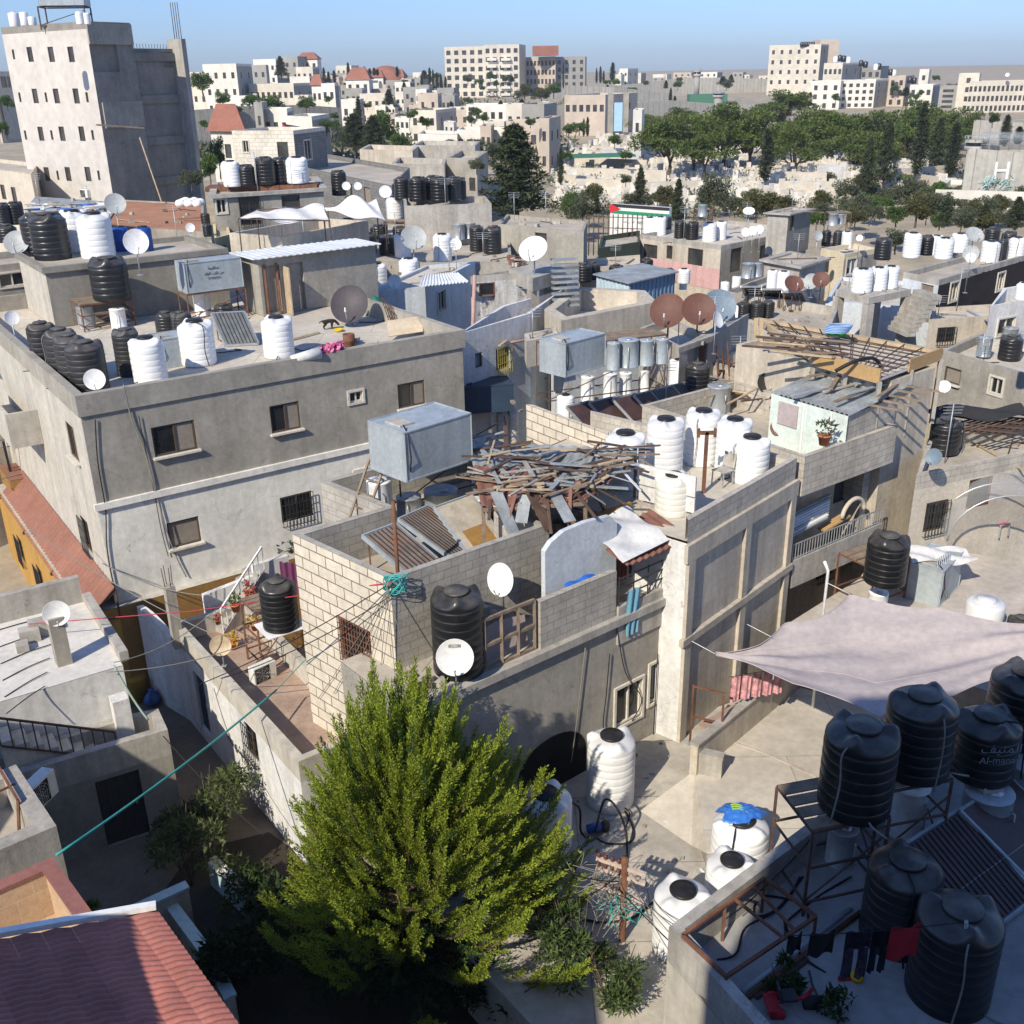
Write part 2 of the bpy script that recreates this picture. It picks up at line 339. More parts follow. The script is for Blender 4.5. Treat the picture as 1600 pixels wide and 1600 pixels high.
def house(poly,z0,z1,label,cat='house',name='house',wall=CONC,roof=ROOFG,par_h=.6,par_t=.16,parm=None,wins=(),doors=(),group=None,mats=None,bands=(),proud=0.0,root=None,pe=None):
    """poly: plan corners counter-clockwise; z1: top of the parapet; wins: (edge,px,py,w,h,kind) by photo pixel of the window's centre,
    or (edge,u,z,w,h,kind,'m') in metres along the wall"""
    poly=[Vector(p[:2]) for p in poly]
    if area2(poly)<0: raise ValueError('clockwise '+label)
    c=sum(poly,Vector((0,0)))/len(poly)
    root=root or thing(name,(c.x,c.y,z0),label,cat,group)
    holes={}; 
    for w_ in list(wins)+list(doors):
        e=w_[0]; p,q=poly[e],poly[(e+1)%len(poly)]; d=(q-p).normalized(); l=(q-p).length
        if w_[-1]=='m': u,z=w_[1],w_[2]
        else:
            x=onplane(w_[1],w_[2],p,q); u=(x.xy-p).dot(d); z=x.z
        w,h=w_[3],w_[4]
        if z+h/2>z1-par_h-.05 or z-h/2<z0: z=min(max(z,z0+h/2+.01),z1-par_h-h/2-.06)
        u=min(max(u,w/2+.06),l-w/2-.06)
        holes.setdefault(e,[]).append((u-w/2,z-h/2,u+w/2,z+h/2,w_[5]))
    zr=z1-par_h; b=MB(); bym={}
    for e in range(len(poly)):
        p,q=poly[e],poly[(e+1)%len(poly)]; m=(mats or {}).get(e,wall); t=bym.setdefault(m.name,(MB(),m))[0]
        wallface(t,p,q,z0,zr,[h[:4] for h in holes.get(e,[])])
    for k,(t,m) in bym.items(): t.build('wall',m,root)
    # roof floor and parapet
    if roof is not None: r=MB(); r.face([(p.x,p.y,zr+.012) for p in offset(poly,par_t*.5 if par_h>.05 else .0)]); r.build('roof',roof,root)
    if par_h>.05:
        pb=MB(); out=offset(poly,-proud); inn=offset(poly,par_t); n=len(poly)
        for i in (pe if pe is not None else range(n)):
            a,b_,c_,d_=out[i],out[(i+1)%n],inn[(i+1)%n],inn[i]; l=(b_-a).length
            pb.face([(a.x,a.y,zr),(b_.x,b_.y,zr),(b_.x,b_.y,z1),(a.x,a.y,z1)],[(0,zr),(l,zr),(l,z1),(0,z1)])
            pb.face([(a.x,a.y,z1),(b_.x,b_.y,z1),(c_.x,c_.y,z1),(d_.x,d_.y,z1)],[(0,0),(l,0),(l,.1),(0,.1)])
            pb.face([(d_.x,d_.y,z1),(c_.x,c_.y,z1),(c_.x,c_.y,zr),(d_.x,d_.y,zr)],[(0,z1),(l,z1),(l,zr),(0,zr)])
            if proud: pb.face([(poly[i].x,poly[i].y,zr),(poly[(i+1)%n].x,poly[(i+1)%n].y,zr),(b_.x,b_.y,zr),(a.x,a.y,zr)])
        pb.build('parapet',parm or wall,root)
    for (e,za,zb,o,m) in bands:      # string courses
        p,q=poly[e],poly[(e+1)%len(poly)]; d=(q-p).normalized(); n_=Vector((d.y,-d.x)); bb=MB()
        a=p-d*o; c_=q+d*o
        bb.prism([a+n_*o,c_+n_*o,c_-n_*.003,a-n_*.003],za,zb); bb.build('ledge',m,root)
    for e,hs in holes.items():
        p,q=poly[e],poly[(e+1)%len(poly)]
        for (u0,v0,u1,v1,kind) in hs:
            if kind=='hole': continue
            if kind.startswith('door'):
                d=(q-p).normalized(); n_=Vector((d.y,-d.x)); a=p+d*(u0+.02)-n_*.1; c_=p+d*(u1-.02)-n_*.1
                db=MB(); db.bar((a.x,a.y,(v0+v1)/2),(c_.x,c_.y,(v0+v1)/2),.05,v1-v0-.02)
                for t in(.25,.5,.75):
                    m_=a.lerp(c_,t)+n_*.03; db.bar((m_.x,m_.y,v0+.1),(m_.x,m_.y,v1-.1),.03)
                do=db.build('door',{'door':IRON,'doorb':NAVY,'doorw':WOOD,'doorr':RUST}[kind],root)
                hb=MB(); hp=a.lerp(c_,.85)+n_*.06; hb.box((hp.x,hp.y,(v0+v1)/2),.04,.04,.14); hb.build('handle',ALU,do)
            else: place_window(root,p,q,u0,v0,u1-u0,v1-v0,kind)
    root['zr']=zr
    return root
def quadp(a,b,c): return [a,b,c,a+(c-b)]     # three plan corners -> parallelogram

def pxl(*pts): return [P2(*p) for p in pts]
def fr(a,b,c):
    """front-left, front-right, back-right plan corners -> counter-clockwise parallelogram"""
    return [a,b,c,a+(c-b)]
def fl(a,b,c):
    """front-left, front-right, back-left"""
    return [a,b,b+(c-a),c]
def proj(p):
    x,y,z=p[0],p[1],p[2]-CH
    fw=y*cT-z*sT; up=y*sT+z*cT; u=x/fw; v=up/fw
    return (800+CF*(u*cR-v*sR),800-CF*(u*sR+v*cR))
def ztop(p,py):
    """height above plan point p that shows at photo row py"""
    lo,hi=-2.0,60.0
    for _ in range(40):
        m=(lo+hi)/2
        if proj((p[0],p[1],m))[1]>py: lo=m
        else: hi=m
    return (lo+hi)/2
ORD=['','first','second','third','fourth','fifth','sixth','seventh','eighth','ninth','tenth','eleventh','twelfth']
# ---------------------------------------------------------------- water tanks
def tank_prof(hr,ribs,squat=False):
    """half profile for diameter 1, height hr (to the shoulder crown)"""
    sh=.20 if not squat else .30; pr=[(0,0),(.47,0),(.49,.02)]; zb=hr-sh; n=ribs
    for i in range(n):
        a=.03+(zb-.05)*i/n; b=.03+(zb-.05)*(i+1)/n; g=(b-a)
        pr+=[(.494,a+g*.05),(.499,a+g*.22),(.5,a+g*.5),(.499,a+g*.80),(.494,a+g*.93),(.4885,a+g*.97)]
    pr+=[(.495,zb+.02),(.49,zb+.06),(.46,zb+sh*.42),(.40,zb+sh*.66),(.30,zb+sh*.86),(.22,zb+sh*.95),(.205,zb+sh*.96),(.205,zb+sh+.01)]
    return pr
TANKS={}
def tank_proto(kind,hr,near):
    k=(kind,round(hr,1),near)
    if k in TANKS: return TANKS[k]
    hr=k[1]; m={'b':BPLAST,'f':GPLAST,'w':WPLAST,'c':CPLAST,'q':BPLAST,'v':WPLAST}[kind]
    n=48 if near else 22; ribs=max(4,int(hr*5.2)); sh=.20
    zb=hr-sh
    def fn(r,z,a):
        if z>zb+.03 and r>.215:      # radial lugs on the shoulder
            t=max(0,math.cos(3*a))**3; w=min(1,max(0,(r-.24)/.1))
            if kind in 'bfq': return r+.0*t, z+(.12*t*w if r<.47 else .05*t)
            return r+.02*t*w, z+.11*t*w
        return r,z
    if kind=='v':     # plain smooth drum with a low dome
        b=MB().lathe([(0,0),(.48,0),(.5,.03),(.5,hr-.1),(.48,hr-.05),(.40,hr-.01),(.2,hr),(.2,hr+.02)],n)
    else: b=MB().lathe(tank_prof(hr,ribs),n,fn=fn if near or kind!='x' else None)
    me=b.mesh('water_tank',m)
    l=MB().lathe([(.0,hr-.02),(.2,hr-.02),(.235,hr+.0),(.24,hr+.035),(.225,hr+.055),(.17,hr+.05),(.16,hr+.062),(.0,hr+.068)],n)
    lm=l.mesh('lid',m if kind in 'v' else (GPLAST if kind in 'bfq' else LIDB))
    c=MB()
    for zz in(.14,): c.lathe([(0,0),(.045,0),(.045,.07),(0,.07)],8,(0,0,0)); 
    TANKS[k]=(me,lm); return TANKS[k]
WORD={'b':'black ribbed','f':'faded black ribbed','w':'white ribbed','c':'ivory white','q':'black','v':'smooth white'}
DIAG=[]
def tank(kind,x,yt,yb,w,z,label=None,group=None,lid=True,outlet=True):
    """x,yb: photo position of the base's centre standing at height z; yt: row of the top; w: width in photo pixels"""
    p=P(x,yb,z); d=w/ppm((p[0],p[1],z+.6)); h=max(.5,ztop(p,yt)-z)
    DIAG.append((label,round(d,2),round(h,2),round(p.y,1)))
    near=w>38; me,lm=tank_proto(kind,min(2.4,max(.6,h/d)),near); hr=round(min(2.4,max(.6,h/d)),1)
    o=bpy.data.objects.new('water_tank',me); col.objects.link(o); o.location=p; o.scale=(d,d,h/hr); o.rotation_euler.z=rnd.uniform(0,6)
    tag(o,label,'water tank',group)
    if lid and w>14:
        l=bpy.data.objects.new('lid',lm); col.objects.link(l); l.parent=o
    if w>19 and rnd.random()<.7:
        k=('pipe',hr,rnd.randrange(3))
        if k not in TANKS:
            v=k[2]; m=MB(); R_=.52
            if v==0: m.tube(smooth([(.05,-.2,hr-.02),(.2,-.42,hr-.03),(.24,-.50,hr-.25),(.2,-.53,hr*.4),(.26,-.53,.04)],4),.014,5)
            elif v==1: m.tube(smooth([(-.1,-.48,.12),(-.14,-.62,.10),(-.2,-.66,.02),(-.5,-.8,.02)],4),.016,5)
            else: m.tube(smooth([(-.25,-.36,hr-.06),(-.36,-.44,hr-.2),(-.34,-.46,hr*.5),(-.4,-.45,.03)],4),.012,5); m.tube(smooth([(.1,-.48,.1),(.13,-.6,.1),(.3,-.7,.02)],3),.016,5)
            TANKS[k]=m.mesh('pipe',CABLE if v!=2 else CABLEG)
        pq=bpy.data.objects.new('pipe',TANKS[k]); col.objects.link(pq); pq.parent=o; o.rotation_euler.z=rnd.uniform(-1.0,1.0)
    return o
def cluster(place,group,items,z,fmt=None):
    """items (kind,x,yt,yb,w[,label]); labels number each colour from the left"""
    fam=lambda k:{'b':'b','f':'b','q':'b','w':'w','c':'w','v':'w'}[k]
    out=[]
    for f in 'bw':
        s=sorted([i for i in items if fam(i[0])==f],key=lambda i:i[1]); n=len(s)
        for j,i in enumerate(s):
            nm='black' if f=='b' else 'white'
            if len(i)>5 and i[5]: lab=i[5]
            elif n==1: lab=f'only {nm} water tank {place}'
            else:
                pos='leftmost' if j==0 else 'rightmost' if j==n-1 else ORD[j+1]+' from left'
                lab=f'{pos} of {n} {nm} water tanks {place}'
            zz=i[6] if len(i)>6 else z
            out.append(tank(i[0],i[1],i[2],i[3],i[4],zz,lab,group))
    return out
# ---------------------------------------------------------------- galvanised boilers and steel box tanks
BOIL={}
def boiler(x,yt,yb,w,z,label,group='hot water boilers on the roofs',m=None,y=None):
    m=m or GALV
    p=P(x,yb,z); d=w/ppm((p[0],p[1],z+.6)); h=max(.4,ztop(p,yt)-z)
    DIAG.append((label,round(d,2),round(h,2),round(p.y,1)))
    if m.name not in BOIL:
        b=MB().lathe([(0,0),(.49,0),(.5,.01),(.5,.025),(.493,.03),(.493,.97),(.503,.975),(.503,.99),(.49,1.0),(.25,1.012),(0,1.015)],32)
        c=MB().lathe([(0,1.01),(.17,1.01),(.17,1.035),(0,1.04)],16,(.05,-.1,0)); c.tube([(.2,-.46,.8),(.22,-.56,.8),(.22,-.57,.5),(.2,-.56,.05)],.02,6)
        BOIL[m.name]=(b.mesh('boiler',m),c.mesh('cap',ALU))
    o=bpy.data.objects.new('boiler',BOIL[m.name][0]); col.objects.link(o); o.location=p; o.scale=(d,d,h); o.rotation_euler.z=rnd.uniform(-.5,.5)
    tag(o,label,'boiler',group)
    if w>16:
        l=bpy.data.objects.new('cap',BOIL[m.name][1]); col.objects.link(l); l.parent=o
    return o
def frame(name,base,h,axu,lu,lv,label,cat='stand',m=None,shelf=True,th=.045,parts=True,rungs=1):
    """angle-iron stand: plan corner base (x,y,z), directions axu and its left normal, four legs as parts"""
    m=m or RUST
    ax=Vector(axu).normalized(); ay=Vector((-ax.y,ax.x)); b0=Vector(base[:2]); z=base[2]
    cs=[b0,b0+ax*lu,b0+ax*lu+ay*lv,b0+ay*lv]
    c=sum(cs,Vector((0,0)))/4
    r=thing(name,(c.x,c.y,z),label,cat,'tank stands on the roofs')
    for p in cs: MB().bar((p.x,p.y,z),(p.x,p.y,z+h-th),th).build('leg',m,r)
    t=MB()
    for i in range(4):
        p,q=cs[i],cs[(i+1)%4]; t.bar((p.x,p.y,z+h-th/2),(q.x,q.y,z+h-th/2),th*.96)
        for k in range(rungs): t.bar((p.x,p.y,z+h*(.18+.4*k)),(q.x,q.y,z+h*(.18+.4*k)),th*.8)
    t.bar((cs[0].x,cs[0].y,z+h*.2),(cs[1].x,cs[1].y,z+h*.8),th*.6); t.bar((cs[1].x,cs[1].y,z+h*.2),(cs[2].x,cs[2].y,z+h*.8),th*.6)
    t.build('top_frame',m,r)
    if shelf:
        s=MB()
        for k in range(4):
            f=(k+.5)/4; p=cs[0].lerp(cs[3],f); q=cs[1].lerp(cs[2],f); s.bar((p.x,p.y,z+h+.014),(q.x,q.y,z+h+.014),lv/5,.028)
        s.build('shelf',WOOD,r)
    return r
def steelbox(c,ang,l,w,h,m,label,z):
    """welded sheet-steel tank with a hatch; c plan centre"""
    r=thing('steel_tank',(c[0],c[1],z),label,'steel tank')
    b=MB(); b.box((c[0],c[1],z),l,w,h,ang); o=b.build('tank_body',m,r)
    bv=o.modifiers.new('b','BEVEL'); bv.width=.025; bv.segments=2
    e=MB(); ca,sa=math.cos(ang),math.sin(ang)
    def L_(x,y,zz): return (c[0]+ca*x-sa*y,c[1]+sa*x+ca*y,z+zz)
    for (x,y) in((-l/2,-w/2),(l/2,-w/2),(l/2,w/2),(-l/2,w/2)): e.bar(L_(x,y,.03),L_(x,y,h-.03),.035)
    for k in range(4):
        q=[(-l/2,-w/2),(l/2,-w/2),(l/2,w/2),(-l/2,w/2)]; a,b2=q[k],q[(k+1)%4]
        e.bar(L_(a[0],a[1],h+.005),L_(b2[0],b2[1],h+.005),.035); e.bar(L_(a[0],a[1],.02),L_(b2[0],b2[1],.02),.04)
    e.build('edge_seam',m,r)
    hb=MB(); hb.box(L_(-l*.3,0,h+.003),l*.2,w*.42,.05,ang); ho=hb.build('hatch',CONCL if m is BLUEST else m,r)
    pb=MB(); pb.tube([L_(-l*.44,-w*.5,h*.2),L_(-l*.45,-w*.56,h*.5),L_(-l*.44,-w*.5,h*.95),L_(-l*.40,-w*.3,h*1.08)],.018,6); pb.build('hose',CABLE,r)
    return r
# ---------------------------------------------------------------- satellite dishes
DISH={}
def dish(x,y,w,Y,label,m=None,az=0.0,el=.35,zb=None,group='satellite dishes on the roofs',oval=1.0):
    """dish whose centre shows at photo (x,y) at forward distance Y, w photo pixels across; az: turn from facing the camera (+ to the right)"""
    m=m or DISHW; c=Yp(x,y,Y); d=w/ppm(c)
    DIAG.append((label,round(d,2),'dish z',round(c.z,2)))
    if m.name not in DISH:
        n=28; prof=[]
        b=MB()
        f=lambda r:.42*r*r
        fr=[(r,f(r)) for r in(.5,.42,.33,.24,.15,.07,.001)]
        bk=[(.001,-.012),(.15,f(.15)-.012),(.33,f(.33)-.012),(.5,f(.5)-.012),(.512,f(.5)-.004),(.512,f(.5)+.006)]
        b.lathe(bk+fr,n)
        me=b.mesh('satellite_dish',m)
        a=MB(); a.tube([(0,-.5,f(.5)),(0,-.44,.28),(0,-.30,.46)],.012,6); a.tube([(.02,-.5,.1),(.0,-.30,.45)],.007,5)
        rc=MB(); rc.lathe([(0,0),(.03,0),(.036,.03),(.02,.07),(.02,.12),(0,.12)],10,(0,0,0))
        bm=MB(); bm.bar((0,-.08,-.05),(0,.08,-.05),.12,.07); bm.bar((-.09,0,-.03),(.09,0,-.03),.05,.03)
        DISH[m.name]=(me,a.mesh('arm',GALV),rc.mesh('receiver',ACW),bm.mesh('bracket',GALV))
    ms=DISH[m.name]
    fdir=Vector((-c.x,-c.y,0)).normalized(); ca,sa=math.cos(az),math.sin(az)
    fdir=Vector((fdir.x*ca-fdir.y*sa,fdir.x*sa+fdir.y*ca,0)); nz=(fdir*math.cos(el)+Vector((0,0,math.sin(el)))).normalized()
    ux=Vector((-fdir.y,fdir.x,0)); uy=nz.cross(ux)
    o=bpy.data.objects.new('satellite_dish',ms[0]); col.objects.link(o)
    o.matrix_basis=Matrix(((ux.x,uy.x,nz.x,c.x),(ux.y,uy.y,nz.y,c.y),(ux.z,uy.z,nz.z,c.z),(0,0,0,1)))@Matrix.Diagonal((d,d*oval,d,1))
    tag(o,label,'satellite dish',group)
    for nm,me in(('arm',ms[1]),('receiver',ms[2]),('bracket',ms[3])):
        k=bpy.data.objects.new(nm,me); col.objects.link(k); k.parent=o
        if nm=='receiver': k.location=(0,-.32,.42); k.rotation_euler=(-.7,0,0)
    if zb is not None:
        b=MB(); q=c-nz*(d*.09); b.tube([(q.x,q.y,zb),(q.x,q.y,q.z)],max(.02,.025*d),8); b.box((q.x,q.y,zb),.22*d,.22*d,.02)
        b.build('pole',GALV if m is not DISHR else RUSTL,o)
    return o
# ---------------------------------------------------------------- collectors, air conditioners, ladders
def collector(a,b,c,label,m=None,fr=None,slats=8,mid=True,group='solar water collectors'):
    """flat solar panel; a: lower left, b: lower right, c: upper left corner (3-D)"""
    m=m or COLL; fr=fr or GALV
    a,b,c=Vector(a),Vector(b),Vector(c); ux=b-a; uy=c-a; n=ux.cross(uy).normalized()
    ce=a+ux/2+uy/2; r=thing('solar_collector',(a.x,a.y,a.z),label,'solar collector',group)
    MB().obox(ce+n*.02,ux*.48,uy*.48,n*.022).build('absorber',m,r)
    f=MB()
    for s in(0,1):
        f.bar(a+ux*s,a+ux*s+uy,.06,.09); f.bar(a+uy*s,a+uy*s+ux,.055,.085)
    if mid: f.bar(a+uy*.42,a+uy*.42+ux,.05,.08)
    f.build('panel_frame',fr,r)
    if slats:
        t=MB()
        for i in range(1,slats):
            t.bar(a+ux*(i/slats)+n*.055+uy*.03,a+ux*(i/slats)+n*.055+uy*.97,.018,.02)
        t.build('tube',IRON,r)
    l=MB()
    for s in(.1,.9):
        p=c+ux*s-uy*.05; l.bar(p-n*.03,(p.x,p.y,a.z),.035)
        q=a+ux*s; l.bar(q+uy*.05-n*.02,(p.x,p.y,a.z+.02),.03)
    l.build('prop',RUST,r)
    return r
def aircon(c,ang,label,s=1.0,z=0):
    """outdoor unit with its grille facing ang (direction of the front)"""
    r=thing('air_conditioner',(c[0],c[1],z),label,'air conditioner')
    b=MB().box((c[0],c[1],z),.86*s,.32*s,.62*s,ang+PI/2); o=b.build('casing',ACW,r); o.modifiers.new('b','BEVEL').width=.02
    d=Vector((math.cos(ang),math.sin(ang))); e=Vector((-d.y,d.x)); f=Vector(c[:2])+d*.163*s-e*.1*s
    g=MB(); n=20
    for rr in(.26,.2,.14,.08): g.tube([(f.x+e.x*rr*s*math.cos(t),f.y+e.y*rr*s*math.cos(t),z+.31*s+rr*s*math.sin(t)) for t in[2*PI*k/n for k in range(n+1)]],.007*s,4)
    for k in range(8):
        t=2*PI*k/8; g.bar((f.x,f.y,z+.31*s),(f.x+e.x*.26*s*math.cos(t),f.y+e.y*.26*s*math.cos(t),z+.31*s+.26*s*math.sin(t)),.009*s)
    fb=MB().obox((f.x-d.x*.002,f.y-d.y*.002,z+.31*s),(e.x*.265*s,e.y*.265*s,0),(0,0,.265*s),(d.x*.004,d.y*.004,0)); fan=fb.build('fan_opening',DARK,r)
    g.build('grille',ALU,r)
    return r
def ladder(a,b,w,label,m=None,n=7):
    m=m or WOOD
    a,b=Vector(a),Vector(b); d=(b-a).normalized(); x=d.cross(Vector((0,-1,.2))).normalized()*w/2
    r=thing('ladder',a,label,'ladder')
    for s in(-1,1): MB().bar(a+x*s,b+x*s,.06,.04).build('rail',m,r)
    g=MB()
    for i in range(n):
        p=a.lerp(b,(i+.6)/n); g.bar(p-x,p+x,.05,.03)
    g.build('rung',m,r); return r
def cable(name,pts,r,m,label,cat='cable',sag=0,n=14,group=None):
    pts=[Vector(p) for p in pts]
    if len(pts)==2 and sag:
        a,b=pts; pts=[a.lerp(b,i/n)-Vector((0,0,sag*4*(i/n)*(1-i/n))) for i in range(n+1)]
    o=MB().tube(pts,r,5).build(name,m); tag(o,label,cat,group); return o
def smooth(pts,k=6):
    """Catmull-Rom through points"""
    pts=[Vector(p) for p in pts]; out=[]
    for i in range(len(pts)-1):
        p0,p1,p2,p3=pts[max(i-1,0)],pts[i],pts[i+1],pts[min(i+2,len(pts)-1)]
        for j in range(k):
            t=j/k; out.append(.5*((2*p1)+(p2-p0)*t+(2*p0-5*p1+4*p2-p3)*t*t+(3*p1-p0-3*p2+p3)*t**3))
    out.append(pts[-1]); return out
# ---------------------------------------------------------------- trees
def leafcloud(b,c,rx,ry,rz,n,s,r,shell=.5,flat_=.0,el=1.6,low=-1.0):
    """n leaf tufts through an ellipsoid, denser towards its skin"""
    for _ in range(n):
        while True:
            d=Vector((r.gauss(0,1),r.gauss(0,1),r.gauss(0,1)))
            if d.length>.01: d.normalize()
            if d.z>=low: break
        k=r.random()**shell; p=Vector((c[0]+d.x*rx*k,c[1]+d.y*ry*k,c[2]+d.z*rz*k))
        t=(d+Vector((r.gauss(0,.6),r.gauss(0,.6),r.gauss(0,.6)+.25))).normalized(); q=t.orthogonal().normalized()
        q=Matrix.Rotation(r.uniform(0,6.28),3,t)@q; a=s*r.uniform(.6,1.35)
        b.face([p-q*a*.5,p+t*a*el*.35-q*a*.18,p+t*a*el,p+q*a*.5+t*a*.25])
TREES={}
def tree_mesh(kind,seed,h,w):
    """(trunk mesh, crown mesh) for a tree of height h and crown width w standing at the origin"""
    r=random.Random(seed*97+5); t=MB(); b=MB()
    if kind=='pine':      # broad rounded aleppo pine on leaning stems
        lean=r.uniform(-.12,.12)
        for i in range(r.choice((1,2))):
            a=r.uniform(0,6.28); tip=Vector((math.cos(a)*w*.2+lean*h,math.sin(a)*w*.2,h*.72))
            pts=smooth([(0,0,0),(lean*h*.3+r.uniform(-.2,.2),0,h*.25),(tip.x*.6,tip.y*.6,h*.5),tip],4); t.tube(pts,.022*h,7,r1=.012*h)
        for i in range(r.choice((22,27,32))):
            a=r.uniform(0,6.28); q=math.sqrt(r.random())*.46; dome=(1-(q/.48)**2)**.5
            zz=h*(.40+.50*dome*r.uniform(.25,1.0)+r.uniform(-.06,.04))
            c=(math.cos(a)*w*q+lean*h*.8,math.sin(a)*w*q,zz); rr=w*r.uniform(.07,.18)
            leafcloud(b,c,rr*1.25,rr*1.25,rr*.66,int(60+1250*rr/w),.30*h/11,r,.42,el=1.5,low=-.6)
            if i%2: t.tube([(c[0]*.35,c[1]*.35,h*.35),(c[0]*.8,c[1]*.8,zz-rr*.5)],.012*h,5,r1=.004*h)
        lm=LPINE
    elif kind=='cypress':  # narrow dark column
        t.tube([(0,0,0),(0,0,h*.5)],.02*h,6,r1=.008*h)
        for i in range(30):
            f=(i+.5)/30; rad=w*.5*(math.sin(min(1,f*2.6+.18)*PI/2))*(1-f**2.2)**.6
            a=r.uniform(0,6.28); leafcloud(b,(math.cos(a)*rad*.25,math.sin(a)*rad*.25,h*(.04+.93*f)),rad*.9+.05,rad*.9+.05,h*.06,95,.17*h/8,r,.45,el=2.2)
        lm=LDARK
    elif kind=='conifer':  # broad dark cone, branches in tiers
        t.tube([(0,0,0),(0,0,h*.9)],.025*h,7,r1=.006*h)
        for i in range(46):
            f=i/46; a=i*2.4+r.uniform(-.4,.4); rad=w*.5*(1-f)**.75*r.uniform(.7,1.08)
            for k in(.35,.65,.95):
                c=(math.cos(a)*rad*k,math.sin(a)*rad*k,h*(.08+.88*f)-rad*.12*k+.05*h*k); q=w*.115*(1-.55*f)
                leafcloud(b,c,q,q,q*.75,60,.2*h/9,r,.5,el=1.7)
            t.tube([(0,0,h*(.08+.88*f)),(math.cos(a)*rad*.8,math.sin(a)*rad*.8,h*(.1+.88*f)-rad*.08)],.006*h,4,r1=.002*h)
        lm=LDARK
    elif kind in('round','olive','brown','bush'):
        t.tube(smooth([(0,0,0),(.02*h,.01*h,h*.25),(-.02*h,.02*h,h*.5)],3),.03*h,6,r1=.014*h)
        for i in range(5):
            a=r.uniform(0,6.28); t.tube([(0,0,h*.3),(math.cos(a)*w*.25,math.sin(a)*w*.25,h*.65)],.014*h,5,r1=.005*h)
        for i in range(16):
            a=r.uniform(0,6.28); q=math.sqrt(r.random())*.36; zz=h*r.uniform(.32,.80)*(1-.25*(q/.36)**2)+.06*h
            rr=w*r.uniform(.12,.20); leafcloud(b,(math.cos(a)*w*q,math.sin(a)*w*q,zz),rr,rr,rr*.85,190,.22*max(h,2)/6+.03,r,.42,el=1.4)
        lm={'round':LGREEN,'olive':LOLIVE,'brown':LBROWN,'bush':LBUSH}[kind]
    return t.mesh('trunk',BARK),b.mesh('crown',lm)
def tree(kind,x,yb,yt,w,Y,label,name=None,variant=0,z=None,group=None):
    """x: photo column; yb,yt: rows of foot and top; w: crown width in photo px; Y: forward distance"""
    c=Yp(x,yb,Y); h=ztop(c,yt)-c.z; ww=0; h0=h; ww=w/ppm((c.x,c.y,c.z+h/2))
    if kind in('round','olive','brown') and h<ww*.9: c.z-=ww*.9-h; h=ww*.9
    hh={'pine':12.,'cypress':9.,'conifer':9.,'round':5.5,'olive':4.5,'brown':5.5,'bush':2.5}[kind]
    rw={'pine':11.,'cypress':1.8,'conifer':5.,'round':5.,'olive':4.5,'brown':5.,'bush':2.6}[kind]
    k=(kind,variant%3)
    if k not in TREES: TREES[k]=tree_mesh(kind,variant%3+1,hh,rw)
    nm=name or {'pine':'pine_tree','cypress':'cypress_tree','conifer':'conifer_tree','round':'leafy_tree','olive':'olive_tree','brown':'leafy_tree','bush':'shrub'}[kind]
    r=thing(nm,c,label,{'bush':'shrub'}.get(kind,'tree'),group); r.scale=(ww/rw,ww/rw,h/hh); r.rotation_euler.z=rnd.uniform(0,6.28)
    for n_,me in zip(('trunk','crown'),TREES[k]):
        o=bpy.data.objects.new(n_,me); col.objects.link(o); o.parent=r
    DIAG.append((label,round(h,1),round(ww,1),'tree'))
    return r
# ---------------------------------------------------------------- camera, sky, sun
cam=bpy.data.cameras.new('camera'); co=bpy.data.objects.new('camera',cam); col.objects.link(co); sc.camera=co
cam.sensor_fit='HORIZONTAL'; cam.sensor_width=36; cam.lens=36*CF/1600; cam.clip_start=.1; cam.clip_end=9000
fwd=Vector((0,cT,-sT)); up0=Vector((0,sT,cT)); rt0=Vector((1,0,0))
rt=rt0*cR-up0*sR; up=up0*cR+rt0*sR
co.matrix_world=Matrix(((rt.x,up.x,-fwd.x,0),(rt.y,up.y,-fwd.y,0),(rt.z,up.z,-fwd.z,CH),(0,0,0,1)))
SUNEL=math.radians(38); SH=Vector((-math.cos(math.radians(58)),-math.sin(math.radians(58))))
sd=Vector((SH.x*math.cos(SUNEL),SH.y*math.cos(SUNEL),math.sin(SUNEL)))
sl=bpy.data.lights.new('sun','SUN'); so=bpy.data.objects.new('sun',sl); col.objects.link(so)
sl.energy=4.3; sl.angle=math.radians(.53); sl.color=(1,.91,.75); so.rotation_euler=sd.to_track_quat('Z','Y').to_euler()
wd=bpy.data.worlds.new('World'); sc.world=wd; wd.use_nodes=True; nt=wd.node_tree
sk=nt.nodes.new('ShaderNodeTexSky'); sk.sky_type='NISHITA'; sk.sun_disc=False; sk.sun_elevation=SUNEL; sk.sun_rotation=math.atan2(sd.x,sd.y)
sk.altitude=750; sk.air_density=1.0; sk.dust_density=.5; sk.ozone_density=3.5
tn=nt.nodes.new('ShaderNodeMix'); tn.data_type='RGBA'; tn.blend_type='MULTIPLY'; tn.inputs['Factor'].default_value=1; tn.inputs['B'].default_value=(.93,.955,1.06,1)

